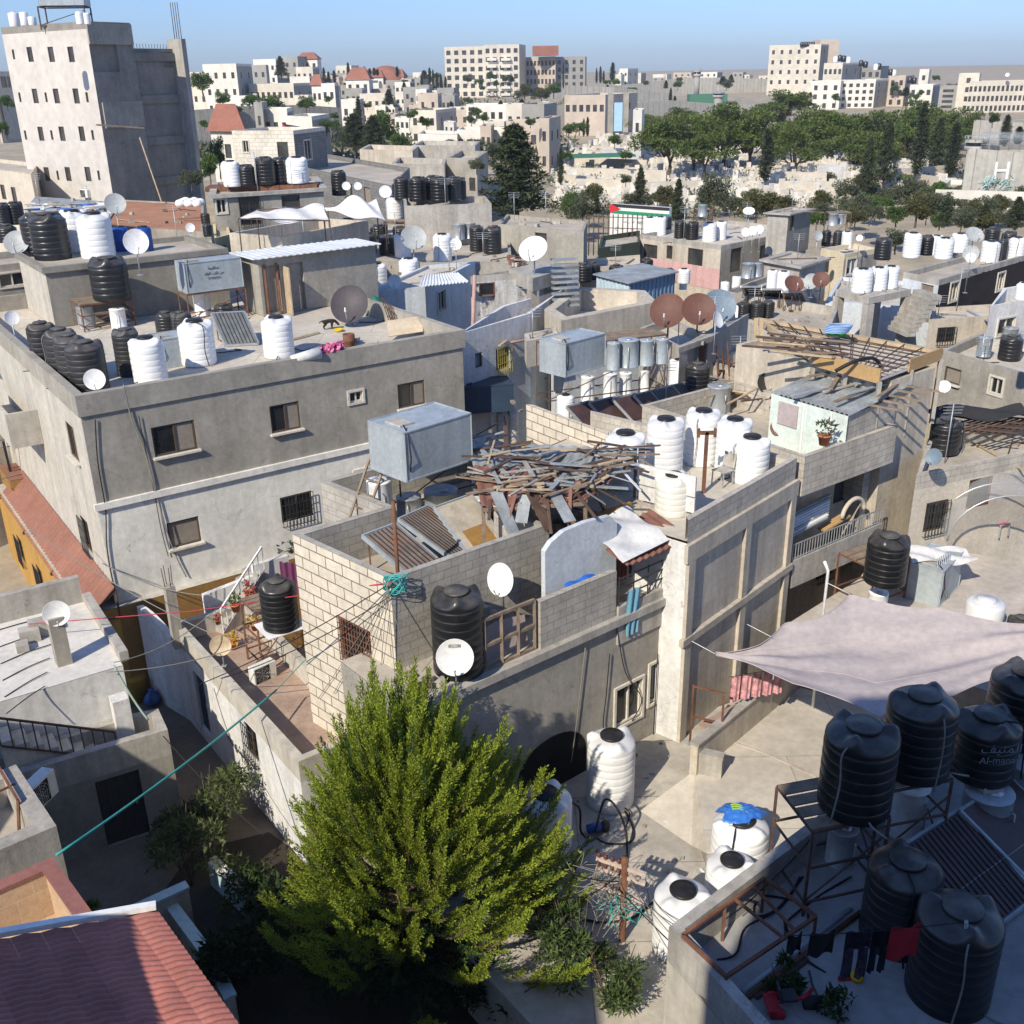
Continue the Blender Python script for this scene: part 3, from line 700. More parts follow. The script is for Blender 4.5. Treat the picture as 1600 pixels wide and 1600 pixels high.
tcw=nt.nodes.new('ShaderNodeTexCoord'); sxw=nt.nodes.new('ShaderNodeSeparateXYZ'); nt.links.new(tcw.outputs['Generated'],sxw.inputs[0])
rw=nt.nodes.new('ShaderNodeMapRange'); rw.inputs[1].default_value=-.02; rw.inputs[2].default_value=.20; nt.links.new(sxw.outputs['Z'],rw.inputs[0])
cw_=nt.nodes.new('ShaderNodeMix'); cw_.data_type='RGBA'; nt.links.new(rw.outputs[0],cw_.inputs['Factor']); cw_.inputs['A'].default_value=(.34,.425,.62,1); cw_.inputs['B'].default_value=(.88,.96,1.06,1)
vw=nt.nodes.new('ShaderNodeVectorMath'); vw.operation='MULTIPLY'; nt.links.new(tn.outputs['Result'],vw.inputs[0]); nt.links.new(cw_.outputs['Result'],vw.inputs[1])
nt.links.new(sk.outputs[0],tn.inputs['A']); nt.links.new(vw.outputs[0],nt.nodes['Background'].inputs[0]); nt.nodes['Background'].inputs[1].default_value=.132
sc.view_settings.view_transform='Standard'; sc.view_settings.look='None'; sc.view_settings.exposure=0.40; sc.view_settings.gamma=1
sc.render.engine='CYCLES'; sc.cycles.max_bounces=5; sc.cycles.diffuse_bounces=3; sc.cycles.glossy_bounces=2; sc.cycles.transmission_bounces=3; sc.cycles.transparent_max_bounces=6; sc.cycles.use_denoising=True
# ---------------------------------------------------------------- terrain
GY=[(-60,0),(34,0),(48,1.2),(62,2.6),(90,4.0),(130,6.0),(200,7.0),(300,7.6),(450,10),(600,13.5),(900,17),(2500,18),(9000,18)]
def gz(y):
    for (a,b),(c,d) in zip(GY,GY[1:]):
        if y<=c: return b+(d-b)*(y-a)/(c-a)
    return 18
g=MB(); ys=[-60,-20,0,10,20,28,34,41,48,55,62,76,90,110,130,150,175,200,250,300,370,450,520,600,750,900,1500,4000,8000]
xs=[-9000,-2500,-900,-400,-250,-150,-100,-70,-45,-30,-20,-10,0,10,20,30,45,70,100,150,250,400,900,2500,9000]
vs=[(x,y,gz(y)) for y in ys for x in xs]; nx=len(xs)
g.addm(vs,[(j*nx+i,j*nx+i+1,(j+1)*nx+i+1,(j+1)*nx+i) for j in range(len(ys)-1) for i in range(nx-1)],True)
tag(g.build('ground',DRYG),kind='structure')
al=MB(); al.face([tuple(W(u,v))+(.006,) for u,v in((-2.6,-14),(2.6,-16),(2.6,14),(-8,14),(-8,4))]); tag(al.build('alley',ALLEY),kind='structure')
# ---------------------------------------------------------------- block of the viewpoint, and unseen blocks added to shade tiles, garden and yard
def wgrid(e,l,z0,nf,fh,step,w,h,kind): return [(e,u+step/2,z0+fh*k+1.6,w,h,kind,'m') for k in range(nf) for u in [step*i for i in range(int(l/step))]]
house([(-5.2,-14),(18,-14),(18,-.9),(-5.2,-.9)],0,23.9,'tall apartment block the picture is taken from, shading the near roofs','apartment block','apartment_block',wall=RENDC,wins=wgrid(2,23.1,0,6,3.4,3.3,1.3,1.3,'far'),par_h=1.0)
house([(-16,-14),(-8.6,-14),(-8.6,-.9),(-16,-.9)],0,16.5,'unseen lower block added behind the viewpoint to shade the garden','apartment block','apartment_block',wall=RENDC,wins=wgrid(2,7.4,0,4,3.4,2.4,1.2,1.3,'far'),par_h=1.0)  # added unseen wing, sized to throw shade over the low garden
S1=P2(212,1420,6.6); S2=P2(272,1600,6.6); k=Vector((.53,.848))*4.4
house([S1-k+Vector((-2.6,0)),S1-k+Vector((-2.6,-9)),S2-k+(S2-S1)*2.0,S1-k],0,9.95,'unseen rendered block added beside the red roof to shade its tiles','house',wall=RENDC,par_h=.5)  # added unseen block, edges set to drop the shadow on the tiles

house([(-24,9.5),(-14.2,9.5),(-14.2,15.2),(-24,15.2)],0,9.3,'unseen rendered block added left of the view to shade the stained yard wall','house',wall=RENDC,par_h=.5)  # added unseen block, height chosen to keep the yard wall in shade

# ---------------------------------------------------------------- the summer air
hz=MB().box((0,800,-1.2),2600,1800,50.0); ho=hz.build('haze',None)
hm_=bpy.data.materials.new('haze'); hm_.use_nodes=True; hn=hm_.node_tree; hn.nodes.remove(hn.nodes['Principled BSDF']); pv=hn.nodes.new('ShaderNodeVolumePrincipled')
pv.inputs['Density'].default_value=.00028; pv.inputs['Color'].default_value=(.86,.91,1.0,1); pv.inputs['Anisotropy'].default_value=.2
hn.links.new(pv.outputs[0],hn.nodes['Material Output'].inputs['Volume']); ho.data.materials.append(hm_); tag(ho,kind='stuff')
sc.cycles.volume_bounces=0; sc.cycles.volume_step_rate=10; sc.cycles.volume_max_steps=32
# ================================================================ the grey three storey house on the left
A0,A1,A2,A3=W(0,0),W(12.8,0),W(12.8,17.2),W(0,17.2)
ha=house([A0,A1,A2,A3],6.62,9.9,'three storey house of raw grey concrete with tanks on its roof','house',wall=CONC,roof=ROOFL,par_h=.62,par_t=.18,parm=CONC,proud=.07,
  wins=[(0,273,685,1.3,.92,'slide'),(0,446,652,1.0,.9,'slide'),(0,556,620,.48,.36,'white'),(0,643,616,1.05,.85,'slide'),(3,113,690,1.0,1.1,'slide')],
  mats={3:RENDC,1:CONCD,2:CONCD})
house([A0,A1,A2,A3],3.3,6.62,'',wall=RENDG,roof=None,par_h=0,root=ha,mats={3:RENDC},
  wins=[(0,288,832,1.0,.86,'shut'),(0,464,792,1.12,.9,'bars'),(0,563,745,.38,.45,'white'),(3,135,835,.9,1.1,'bars')],bands=[(0,6.42,6.62,.10,RENDG)])
G0,G1,G2,G3=W(-.95,.0),W(12.8,0.0),W(12.8,13.2),W(-.95,13.2)
house([G0,W(.0,-.0)+VX*-.28,W(12.6,-.28),W(12.6,13),G3],0,3.3,'',wall=BROWN,roof=RENDC,par_h=0,root=ha,mats={4:ORANGE,0:ORANGE,3:ORANGE},
  wins=[(4,3.2,1.7,.9,1.0,'bars','m'),(4,6.4,1.7,.9,1.0,'bars','m')],doors=[(4,9.5,1.05,1.0,2.05,'door','m')])
# lean-to of red tiles along the left flank
def leanto(t,s):
    a=W(-.02,s*12.6-.35); p=a-UX*(.98*t); z=4.05-.85*t+.028*math.sin(s*12.6*2*PI/.30); return (p.x,p.y,z)
lt=MB().grid(leanto,3,150,False,.05); o=lt.build('awning',RTILE2,ha)
for s in(0,.33,.66,1):
    ab=MB(); a=W(0,s*12.5-.3); b=a-UX*1.05; ab.bar((a.x,a.y,3.9),(b.x,b.y,3.14),.05); ab.bar((a.x,a.y,3.0),(b.x,b.y,3.1),.05); ab.bar((a.x,a.y,3.0),(a.x,a.y,3.9),.05); ab.build('awning_bracket',RUSTL,o)
# balcony on the left flank
bl=MB(); a,b=W(-1.0,6.5),W(-1.0,11.5); a2,b2=W(0,6.5),W(0,11.5)
bl.prism([a,a2-UX*.01,b2-UX*.01,b],6.7,6.9); bl.prism([a,a+UX*.12,b+UX*.12,b],6.9,7.9); bl.prism([a+UX*.12,a2-UX*.01,a2-UX*.01+VX*.12,a+UX*.12+VX*.12],6.9,7.9)
bl.build('balcony',RENDC,ha)
# cables running down its front
def onA(px,py,off=.03): q=onplane(px,py,A0,A1); n=Vector((.571,-.821,0)); return q+n*off
cable('cable',smooth([onA(x,y,.05) for x,y in((148,655),(152,720),(163,785),(165,812),(166,850),(172,890),(180,925))]),.018,CABLE,'black cable hanging down the left end of the grey front wall')
cable('cable',smooth([onA(x,y,.06) for x,y in((192,600),(205,655),(224,700),(243,770),(260,830),(275,870),(290,900))]),.02,CABLEG,'pale grey cable slanting down the middle of the grey front wall')
cable('cable',smooth([onA(x,y,.05) for x,y in((216,650),(224,690),(236,745),(246,800),(252,830),(262,868))]),.012,CABLE,'thin wavy cable between the two left windows of the grey house')
# ---- roof of the grey house
zA=9.3
cluster('on the grey roof corner','tanks on the left of the grey roof',[
 ('f',75,505,572,44),('f',105,515,590,50),('f',120,524,600,48),('f',143,535,612,58),('f',205,515,585,40),('b',262,488,520,34),('f',285,488,520,34)],zA)
tank('w',237,528,597,53,zA,'white ribbed water tank standing beside the grey steel box on the roof','white tanks on the grey roof')
tank('w',312,502,568,54,zA,'white ribbed water tank standing behind the grey steel box on the roof','white tanks on the grey roof')
tank('w',437,496,556,48,zA,'white ribbed water tank alone on the open middle of the grey roof','white tanks on the grey roof')
c=P2(281,566,zA); steelbox(c,UANG,1.5,1.05,.95,BLUEST,'blue grey steel box tank between two white tanks on the grey roof',zA)
dish(148,593,32,29.5,'small white dish on the parapet before the black tanks',zb=9.9,az=-.1,el=.3)
dish(547,477,58,39.0,'large mauve grey dish standing on the open roof',DISHD,zb=zA,az=-.25,el=.55,oval=1.05)
# stair hut at the back left
hut=house([W(2.2,12.35),W(9.2,12.35),W(9.2,17.0),W(2.2,17.0)],9.31,11.6,'concrete stair hut on the grey roof with big tanks on top','roof hut',name='roof_hut',wall=CONCD,par_h=.22,par_t=.12,proud=.12,roof=ROOFG,mats={3:RENDC})
zh=11.39
cluster('on the stair hut roof','tanks on the stair hut',[('b',62,335,398,42),('b',84,335,404,56),('w',122,330,392,46),('w',155,334,402,52)],zh)
for x,n in((192,'left'),(228,'right')):
    p=P(x,392,zh); b=MB().lathe([(0,0),(.3,0),(.33,.05),(.33,.4),(.345,.42),(.33,.45),(.33,.85),(.30,.95),(.2,.98),(0,.98)],22); o=b.build('plastic_barrel',BLUEP,loc=p); tag(o,f'blue plastic barrel on the hut, {n} of the white dish','barrel','blue barrels on the hut')
    l=MB().lathe([(0,.98),(.2,.98),(.2,1.02),(0,1.03)],16); q=l.build('lid',LIDB); q.parent=o
dish(212,378,38,38.6,'white dish in front of the blue barrels on the hut',zb=zh,az=.15,el=.25)
dish(27,380,38,43.5,'rust streaked grey dish left of the big black tanks',DISHG,zb=9.6,az=-.3,el=.6)
dish(180,319,32,46,'grey dish on a pole before the tall concrete building',DISHG,zb=8,az=.1,el=.45)
# tank on a rusty table, boilers below
p=P2(176,466,zA+1.05); fr1=frame('tank_stand',(p.x-.85,p.y-1.05,zA),1.0,UX,1.9,1.5,'rusty angle iron table under the lone black tank on the grey roof',rungs=2)
tank('b',176,404,466,58,zA+1.05,'lone black tank on a rusty table before the stair hut','tanks on the grey roof')
boiler(137,479,512,26,zA,'galvanised boiler under the rusty table, left one')
boiler(187,482,512,24,zA,'white boiler under the rusty table, right one',m=WHITE)
# steel tank with painted lettering on a stand
p=P2(334,452,zA+1.15)+VX*.25; q=p-UX*1.17-VX*.5; frame('tank_stand',(q.x,q.y,zA),1.12,UX,2.35,1.0,'rusty stand carrying the lettered blue grey steel tank',rungs=1)
c=P2(334,452,zA+1.15)+VX*.25; st=steelbox(c,UANG,2.25,1.0,1.12,BLUEST,'blue grey steel tank with black painted lettering on a stand',zA+1.15)
boiler(318,457,492,26,zA,'white boiler under the lettered steel tank',m=WHITE)
tank('b',352,476,505,30,zA,'small dark drum half hidden under the lettered steel tank','tanks on the grey roof')
def lettering(txt,loc,ang,size,m,parent,name='lettering',tilt=PI/2,ext=.002):
    cu=bpy.data.curves.new(name,'FONT'); cu.body=txt; cu.size=size; cu.align_x='CENTER'; cu.align_y='CENTER'; cu.extrude=ext
    t0=bpy.data.objects.new(name,cu); col.objects.link(t0); bpy.context.view_layer.update()
    me=bpy.data.meshes.new_from_object(t0.evaluated_get(bpy.context.evaluated_depsgraph_get())); bpy.data.objects.remove(t0); bpy.data.curves.remove(cu)
    me.materials.clear(); me.materials.append(m); t=bpy.data.objects.new(name,me); col.objects.link(t); t.location=loc; t.rotation_euler=(tilt,0,ang)
    if parent is not None: par(t,parent)
    return t
INK=flat('black paint lettering',(.02,.02,.022))
fc=c-VX*.512
for txt,dz,s in(('\uFE94\uFEE4\uFED3\uFE8E\uFEE8\uFEE3',.86,.17),('\uFEA9\uFEE0\uFED4\uFEDF\uFE8D \uFED2\uFEE0\uFE97 \uFEE6\uFEE3',.66,.15),('\u0662\u0662\u0667\u0667\u0662\u0662\u0661',.47,.15)):
    lettering(txt,(fc.x,fc.y,zA+1.15+dz),UANG,s,INK,st)
# collectors beside it
def coll_px(pa,pb,pc,za,zc,label,**k):
    return collector(P(pa[0],pa[1],za),P(pb[0],pb[1],za),P(pc[0],pc[1],zc),label,**k)
coll_px((352,540),(404,537),(330,490),zA+.05,zA+1.0,'ribbed dark solar collector leaning beside the lettered steel tank',m=COLLG,slats=9)
# room with two doorways at the back of the roof
rm=house([W(9.3,9.1),W(14.6,9.4),W(14.5,11.2),W(9.25,11.0)],9.31,11.55,'raw concrete roof room with two open doorways and white sheet roof','roof room',name='roof_room',wall=CONC,par_h=0,roof=CONC,
  doors=[(0,426,452,.75,1.85,'hole'),(0,463,448,.75,1.9,'hole')])
sb=MB(); a,b,c_,d=W(9.0,8.75),W(14.7,9.05),W(14.6,11.25),W(8.9,11.05)
sb.grid(lambda s,t:((a.lerp(b,s)).lerp(d.lerp(c_,s),t).x,(a.lerp(b,s)).lerp(d.lerp(c_,s),t).y,11.60+.012*math.sin(s*120)),120,2,False,.03); sb.build('sheet_roof',SHEETW,rm)
db=MB(); p,q=onplane(450,484,W(9.3,9.1),W(14.6,9.4)),None
e=p.xy-VX*.7-UX*.1; db.bar((p.x,p.y-.1,10.25),(e.x,e.y,10.25),.05,1.85); db.build('door',WOODL,rm)
fb=MB()
for x in(417,436): q=onplane(x,452,W(9.3,9.1),W(14.6,9.4)); q.y-=.05; fb.bar((q.x,q.y,9.33),(q.x,q.y,11.3),.08)
fb.build('door_frame',RUST,rm)
# loose things on the roof
q=P(546,541,zA); tag(MB().lathe([(0,0),(.2,0),(.22,.02),(.21,.2),(.225,.22),(.21,.24),(.21,.42),(.2,.44),(.19,.4),(0,.38)],18).build('iron_drum',RUST,loc=q),'rusty cut down iron drum by the front parapet','drum')
q=P(520,548,zA+.55)
# bundle of cloth and rolled sheet on the parapet
a,b=P(455,562,9.85),P(500,551,9.95); tag(MB().tube([a,a.lerp(b,.5),b],.13,10,r1=.2).build('rolled_sheet',TARPW),'white rolled plastic sheet lying along the front parapet','rolled sheet')
cl=MB(); 
for i in range(60):
    t=rnd.random(); p=P(502,551,9.9).lerp(P(533,545,9.9),t)+Vector((rnd.gauss(0,.08),rnd.gauss(0,.08),rnd.uniform(0,.2))); cl.obox(p,(rnd.uniform(.03,.09),0,rnd.uniform(-.04,.04)),(0,.05,.02),(.01,0,.03))
tag(cl.build('cloth_bundle',mat('magenta patterned cloth',(.42,.10,.20),var=.9,scale=9,island=.7,bump=0)),'pink and white patterned cloth bundle on the front parapet','cloth')
a,b=P(601,528,9.4),P(655,520,9.4); tag(MB().obox(a.lerp(b,.5)+Vector((.1,.2,.28)),(b-a)/2,(-.05,.28,.22),(.0,-.008,.012)).build('board',mat('plain tan board',(.56,.46,.33))),'tan board leaning inside the right end of the front parapet','board')
q=P(660,520,zA); tag(MB().tube([q+Vector((0,0,.2)),q+Vector((.3,.1,.2))],.17,14).build('iron_hoop_drum',RUST),'short rusty drum lying at the right end of the roof','drum')
# green netting chair heap and iron grille leaning
q=P(592,492,zA); gn=sheet('green_net',mat('dark green netting',(.02,.12,.085),var=.2),'dark green netting heap beside the mauve dish','netting',lambda s,t:(q.x-.5+1.1*s,q.y-.2+.8*t,zA+.02+.75*math.sin(PI*min(1,s*1.2))*math.sin(PI*(.15+.85*t))*(1+.2*math.sin(9*s))),12,10)
gb=MB(); p0=P(610,508,zA); p1=P(640,515,zA)
for i in range(8):
    a=p0.lerp(p1,i/7); gb.bar(a,a+Vector((-.35,.55,.95-.08*i)),.025)
for k in(0,.33,.66,1): gb.bar(p0+Vector((-.35,.55,.95))*k,p1+Vector((-.35,.55,.40))*k,.03)
tag(gb.build('iron_grille',RUSTL),'rusty iron grille leaning on the right edge of the roof','grille')
# dog at a yellow bowl
dg=P(520,514,zA)
sk_=[((0,0,.30),.075),((-.16,0,.31),.085),((-.30,0,.30),.075),((.10,0,.31),.06),((.18,0,.22),.05),((.25,0,.12),.04),((-.40,0,.33),.022),((-.50,0,.26),.016)]
leg=[((-.02,.06),1),((-.02,-.06),1),((-.29,.06),0),((-.29,-.06),0)]
dm=bpy.data.meshes.new('dog'); vs=[s_[0] for s_ in sk_]; rs=[s_[1] for s_ in sk_]; ed=[(0,1),(1,2),(0,3),(3,4),(4,5),(2,6),(6,7)]
for (lx,ly),f in leg:
    n=len(vs); par_=0 if f else 2
    if f: vs+=[(lx,ly,.2),(lx-.01,ly,.1),(lx+.01,ly,.01)]
    else: vs+=[(lx+.04,ly,.2),(lx-.05,ly,.11),(lx-.01,ly,.01)]
    rs+=[.04,.024,.022]; ed+=[(par_,n),(n,n+1),(n+1,n+2)]
n=len(vs); vs+=[(.17,.05,.27),(.17,-.05,.27)]; rs+=[.02,.02]; ed+=[(4,n),(4,n+1)]
dm.from_pydata(vs,ed,[]); dm.materials.append(mat('dog fur',(.02,.016,.013),rough=.8,spots=.5,spotcol=(.10,.05,.02)))
do=bpy.data.objects.new('dog',dm); col.objects.link(do); do.location=dg; do.rotation_euler.z=.35
md=do.modifiers.new('s','SKIN'); 
for i,r_ in enumerate(rs): dm.skin_vertices[0].data[i].radius=(r_,r_)
dm.skin_vertices[0].data[0].use_root=True
do.modifiers.new('u','SUBSURF').levels=1; tag(do,'dark dog bending to eat from a yellow bowl on the roof','dog')
q=P(529,518,zA); tag(MB().lathe([(0,.01),(.14,.01),(.18,.10),(.165,.10),(.13,.03),(0,.03)],18).build('bowl',flat('yellow plastic',(.62,.42,.02)),loc=q),'yellow bowl in front of the dark dog','bowl')
# ================================================================ the cream block house in the middle
B0=P2(610,905,8); B1=P2(805,850,7.8); B3=P2(457,835,8); ub=(B1-B0).normalized(); vb=(B3-B0)
B1=B0+ub*7.7; B2=B1+vb*1.35; B3b=B0+vb*1.0
hb_=house([B0,B0+ub*4.5,B0+ub*4.5+vb*.42,B1+vb*.42,B1+vb*1.75,B0+vb*1.75+ub*2.6,B3b+ub*2.6,B3b],0,8.0,'cream block house with solar collectors inside its roof parapet','house',wall=BLOCKG,roof=ROOFG,par_h=1.15,par_t=.17,
  mats={7:STONEB,6:CONCD,5:CONC,4:CONC},parm=BLOCKG,wins=[(7,556,1008,1.15,1.15,'red')])
# outer leaf of cream blocks over the parapet band so that the courses run through
sp=MB(); d=vb.normalized(); n_=Vector((d.y,-d.x))*-1
p,q=B3b,B0; wl=(q-p).length; dd=(q-p)/wl; no=Vector((dd.y,-dd.x))
a,b=p+no*.004,q+no*.004
sp.face([(a.x,a.y,6.8),(b.x,b.y,6.8),(b.x,b.y,8.0),(a.x,a.y,8.0)],[(0,6.8),(wl,6.8),(wl,8.0),(0,8.0)]); sp.build('wall',STONEB,hb_)
# iron bars over its window
wp=onplane(556,1008,p,q); gb=MB()
for i in range(12): x=wp.xy-dd*(.58-.105*i)+no*.05; gb.bar((x.x,x.y,wp.z-.6),(x.x,x.y,wp.z+.6),.018)
for k in range(8): 
    x=wp.xy+no*.05; y=x+dd*.6; x=x-dd*.6; gb.bar((x.x,x.y,wp.z-.58+k*.166),(y.x,y.y,wp.z-.58+k*.166),.016)
gb.build('window_grille',RUST,hb_)
# ---- facade house in front: terrace slab at 5.7
T0=P2(632,1110,5.7); T1=P2(1058,921,5.7); ut=(T1-T0).normalized(); vt=Vector((-ut.y,ut.x))
ht=house([T0,T1,T1+vt*2.6,T0+vt*2.6],0,5.7,'grey rendered street house with an arched opening and balcony','house',wall=CONC,roof=ROOFG,par_h=0,proud=0,
  wins=[(0,982,1098,.95,1.15,'white'),(0,1035,1060,.85,1.2,'white')],bands=[(0,5.5,5.71,.16,CONCL)])
T_=lambda u,v,z=0: tuple(T0+ut*u+vt*v)+(z,)
def onT(px,py,off=.0): q=onplane(px,py,T0,T1); return q-Vector((vt.x,vt.y,0))*off
# arched opening: a flat dark face before the wall, shade inside painted on
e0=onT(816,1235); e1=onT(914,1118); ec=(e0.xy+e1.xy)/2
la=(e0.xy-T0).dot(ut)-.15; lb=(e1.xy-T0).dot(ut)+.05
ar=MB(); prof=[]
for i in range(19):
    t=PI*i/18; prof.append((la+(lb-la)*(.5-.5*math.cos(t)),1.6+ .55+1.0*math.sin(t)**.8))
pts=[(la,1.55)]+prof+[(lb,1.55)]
ar.face([T_(u,-.012,z) for u,z in pts]); ar.build('arch_shade_face',DARK,ht)
# grey block parapet on the slab edge
pw=MB(); a=onT(845,1020); ua=(a.xy-T0).dot(ut); ue=(onT(962,960).xy-T0).dot(ut)
pw.prism([Vector(T_(ua,0)[:2]),Vector(T_(ue,0)[:2]),Vector(T_(ue,.16)[:2]),Vector(T_(ua,.16)[:2])],5.712,6.95)
tag(pw.build('parapet_wall',BLOCKG),'grey block parapet wall standing on the terrace edge beside the awning','wall')
# balcony under the awning
bw=MB(); ul=(T1-T0).length
bw.prism([Vector(T_(ue+.04,-.06)[:2]),Vector(T_(ul,-.06)[:2]),Vector(T_(ul,.1)[:2]),Vector(T_(ue+.04,.1)[:2])],4.9,5.95); bw.build('balcony_wall',CONCL,ht)
rl=MB()
for z in(6.2,6.45,6.7): rl.bar(T_(ue+.05,-.02,z),T_(ul,-.02,z+.05),.03)
for k in range(5): f=ue+.1+(ul-ue-.2)*k/4; rl.bar(T_(f,0,5.9),T_(f,0,6.75),.03)
rl.build('balcony_rail',IRON,ht)
dk=MB(); dk.prism([Vector(T_(ue+.05,1.7)[:2]),Vector(T_(ul,1.7)[:2]),Vector(T_(ul,1.8)[:2]),Vector(T_(ue+.05,1.8)[:2])],5.72,7.6); dk.build('back_wall',BROWN,ht)
aw=sheet('awning',SHEETR,'sagging brown sheet awning over the balcony','awning',lambda s,t:T_(ue+.1+(ul-ue)*s,-.25+1.35*t,7.15+.3*t-.05*math.sin(PI*s)+.03*math.sin(s*60)+.12*s),40,8,.02)
ws=sheet('plastic_sheet',TARPW,'white plastic sheeting spread over the balcony awning','sheeting',lambda s,t:T_(ue+.0+(ul-ue)*.72*s,-.2+1.45*t,7.24+.42*t+.10*math.sin(7*s+5*t)*math.sin(4*t)+.12*s+.28*math.exp(-((s-.35)**2*18+(t-.7)**2*10))),26,20,.01)
# hanging washing and cloths in the balcony
for k,(f,w,c1,lab) in enumerate([(.12,.5,(.16,.34,.44),'blue cloth hanging over the balcony rail'),(.62,.35,(.07,.055,.05),'dark garment hanging inside the balcony'),(.42,.4,(.20,.07,.05),'maroon garment hanging inside the balcony')]):
    u0=ue+(ul-ue)*f; z0=6.35 if k==0 else 7.1; hgt=1.25 if k==0 else 1.1; off=-.12 if k==0 else .9
    b=MB().grid(lambda s,t:T_(u0+w*s*(1-.25*t),off+.03*math.sin(14*s+3*t),z0-hgt*t),14,10,True,.008); tag(b.build('hanging_cloth',flat('cloth %d'%k,c1,.9)),lab,'cloth')
# white hut boards to the right of the shed
hp=[onplane(x,y,B1+vb*.42,B1+vb*.42+ub) for x,y in((1000,760),(1080,785))]
# ---- stuff on the lower terrace
zT=5.72
tank('b',718,925,1045,82,zT,'big black water tank on the lower terrace behind the white dish','tanks on the cream block house')
dish(711,1026,58,onT(711,1080).y-.05,'white dish with a small grey badge at the terrace edge',zb=zT,az=-.05,el=.32)
dd_=bpy.data.objects[-1] if False else None
bd=[o for o in bpy.data.objects if o.get('label','').startswith('white dish with a small grey badge')][0]
bt=MB(); bt.obox((0,.30,.048),(.17,0,0),(0,.045,.01),(0,0,.004)); bo=bt.build('badge',flat('grey badge',(.22,.22,.22)))
bo.parent=bd
lt_=lettering('JVBC',(0,.30,.058),0,.085,WHITE,None,'lettering',.22,.001); lt_.parent=bd
dish(784,905,46,(T0+ut*2.6+vt*1.5).y,'white dish facing left before the collector parapet',zb=zT,az=-.55,el=.25,oval=1.15)
# old timber window frame leaning as a rail
gx=MB(); uf0=(onT(735,1045).xy-T0).dot(ut); uf1=ua-.1
for z in(5.75,6.35,7.0): gx.bar(T_(uf0,.1,z),T_(uf1,.1,z),.07)
for k in range(5): f=uf0+(uf1-uf0)*k/4; gx.bar(T_(f,.1,5.75),T_(f,.1,7.0),.07)
tag(gx.build('timber_lattice',WOOD),'weathered timber grid used as a railing beside the black tank','railing')
sheet('board',mat('pinkish worn board',(.42,.36,.34)),'torn pinkish board leaning behind the timber railing','board',lambda s,t:T_(uf0+.35+1.6*s,.35+.12*t,5.75+(.85-.25*abs(s-.5))*t),8,6,.015)
for k,(u,v,hh) in enumerate([(3.0,1.2,.9),(3.35,1.35,.6),(3.7,1.4,.5)]):
    b=MB().box(T_(u,v,zT),.34,.22,hh,UANG); tag(b.build('masonry_stub',BLOCKG),('tall broken block stub on the terrace','middle broken block stub on the terrace','low broken block stub on the terrace')[k],'masonry')
# ---- on the collector roof
zB=6.87
def px3(x,y,z): return P(x,y,z)
collector(px3(655,915,zB+.1),px3(706,893,zB+.1),px3(566,838,zB+.95),'rust streaked solar collector, nearest the cream wall',m=COLLR,slats=8,fr=BLUEST)
collector(px3(722,886,zB+.1),px3(768,862,zB+.1),px3(622,812,zB+1.0),'ribbed wooden coloured solar collector in the middle of the three',m=COLLR,slats=12,fr=BLUEST)
collector(px3(742,882,zB+.1),px3(800,858,zB+.1),px3(678,794,zB+1.0),'broken solar collector with bare lining beside the parapet',m=TAN,slats=0,fr=BLUEST,mid=False)
q0,q1,q2=px3(742,882,zB+.1),px3(800,858,zB+.1),px3(678,794,zB+1.0); ux,uy=q1-q0,q2-q0; nn_=ux.cross(uy).normalized(); MB().obox(q0+ux*.5+uy*.3+nn_*.05,ux*.3,uy*.2,nn_*.01).build('bare_patch',BROWN,[o for o in bpy.data.objects if o.get('label','').startswith('broken solar')][0])
frame('tank_stand',tuple(px3(628,806,zB))[:2]+(zB,),1.75,(.80,.60),2.5,1.3,'dark iron stand under the big grey box tank',m=RUST,rungs=1)
zc=zB+1.78; pa=P2(626,757,zc); pb_=P2(729,722,zc); pc=P2(590,730,zc); dx=(pb_-pa); c=(pa+pb_)/2+(pc-pa)/2
steelbox(c,math.atan2(dx.y,dx.x),dx.length,(pc-pa).length,ztop(pa,680)-zc,BLUEST,'big pale grey box tank on a stand beside the plank roof',zc)
boiler(597,750,822,39,zB,'tall white boiler in front of the big grey box tank',m=WHITE)
boiler(690,765,800,54,zB,'wide galvanised drum in the shade under the grey box tank')
boiler(640,775,805,40,zB,'dark galvanised drum left under the grey box tank')
ladder(px3(545,852,zB),px3(598,715,zB+1.9)+Vector((0,0,.3)),.42,'old timber ladder leaning against the grey box tank')
p=P2(760,812,zB); aircon((p.x,p.y),-PI/2+.1,'air conditioner in the shade under the plank roof',1.05,zB)
# plank roof shed
sp0,sp1,sp2,sp3=P2(752,782,8.6),P2(915,778,8.5),P2(1008,700,8.7),P2(728,680,8.8)
sh=thing('plank_shed',(sp0.x,sp0.y,zB),'open shed roofed with rusty sheets and loose planks','shed')
def shp(s,t,z=0): a=sp0.lerp(sp1,s); b=sp3.lerp(sp2,s); q=a.lerp(b,t); return (q.x,q.y,8.45+.2*t+z+.16*math.sin(5*s+2*t)*math.sin(3*t))
MB().grid(lambda s,t:shp(s,.5*t,.03*math.sin(70*s)),50,6,True,.02).build('roof_sheet',SHEETR,sh)
MB().grid(lambda s,t:shp(s*.7,.5+.5*t,.02+.03*math.sin(60*s)),50,6,True,.02).build('roof_sheet',SHEETG,sh)
MB().grid(lambda s,t:shp(.6+.4*s,.45+.5*t,.06+.03*math.sin(50*s)),40,6,True,.02).build('roof_sheet',SHEETG,sh)
for (s,t) in((.02,.03),(.98,.03),(.98,.9),(.05,.95),(.5,.03)):
    q=shp(s,t); MB().bar((q[0],q[1],zB),(q[0],q[1],q[2]),.09).build('post',WOOD,sh)
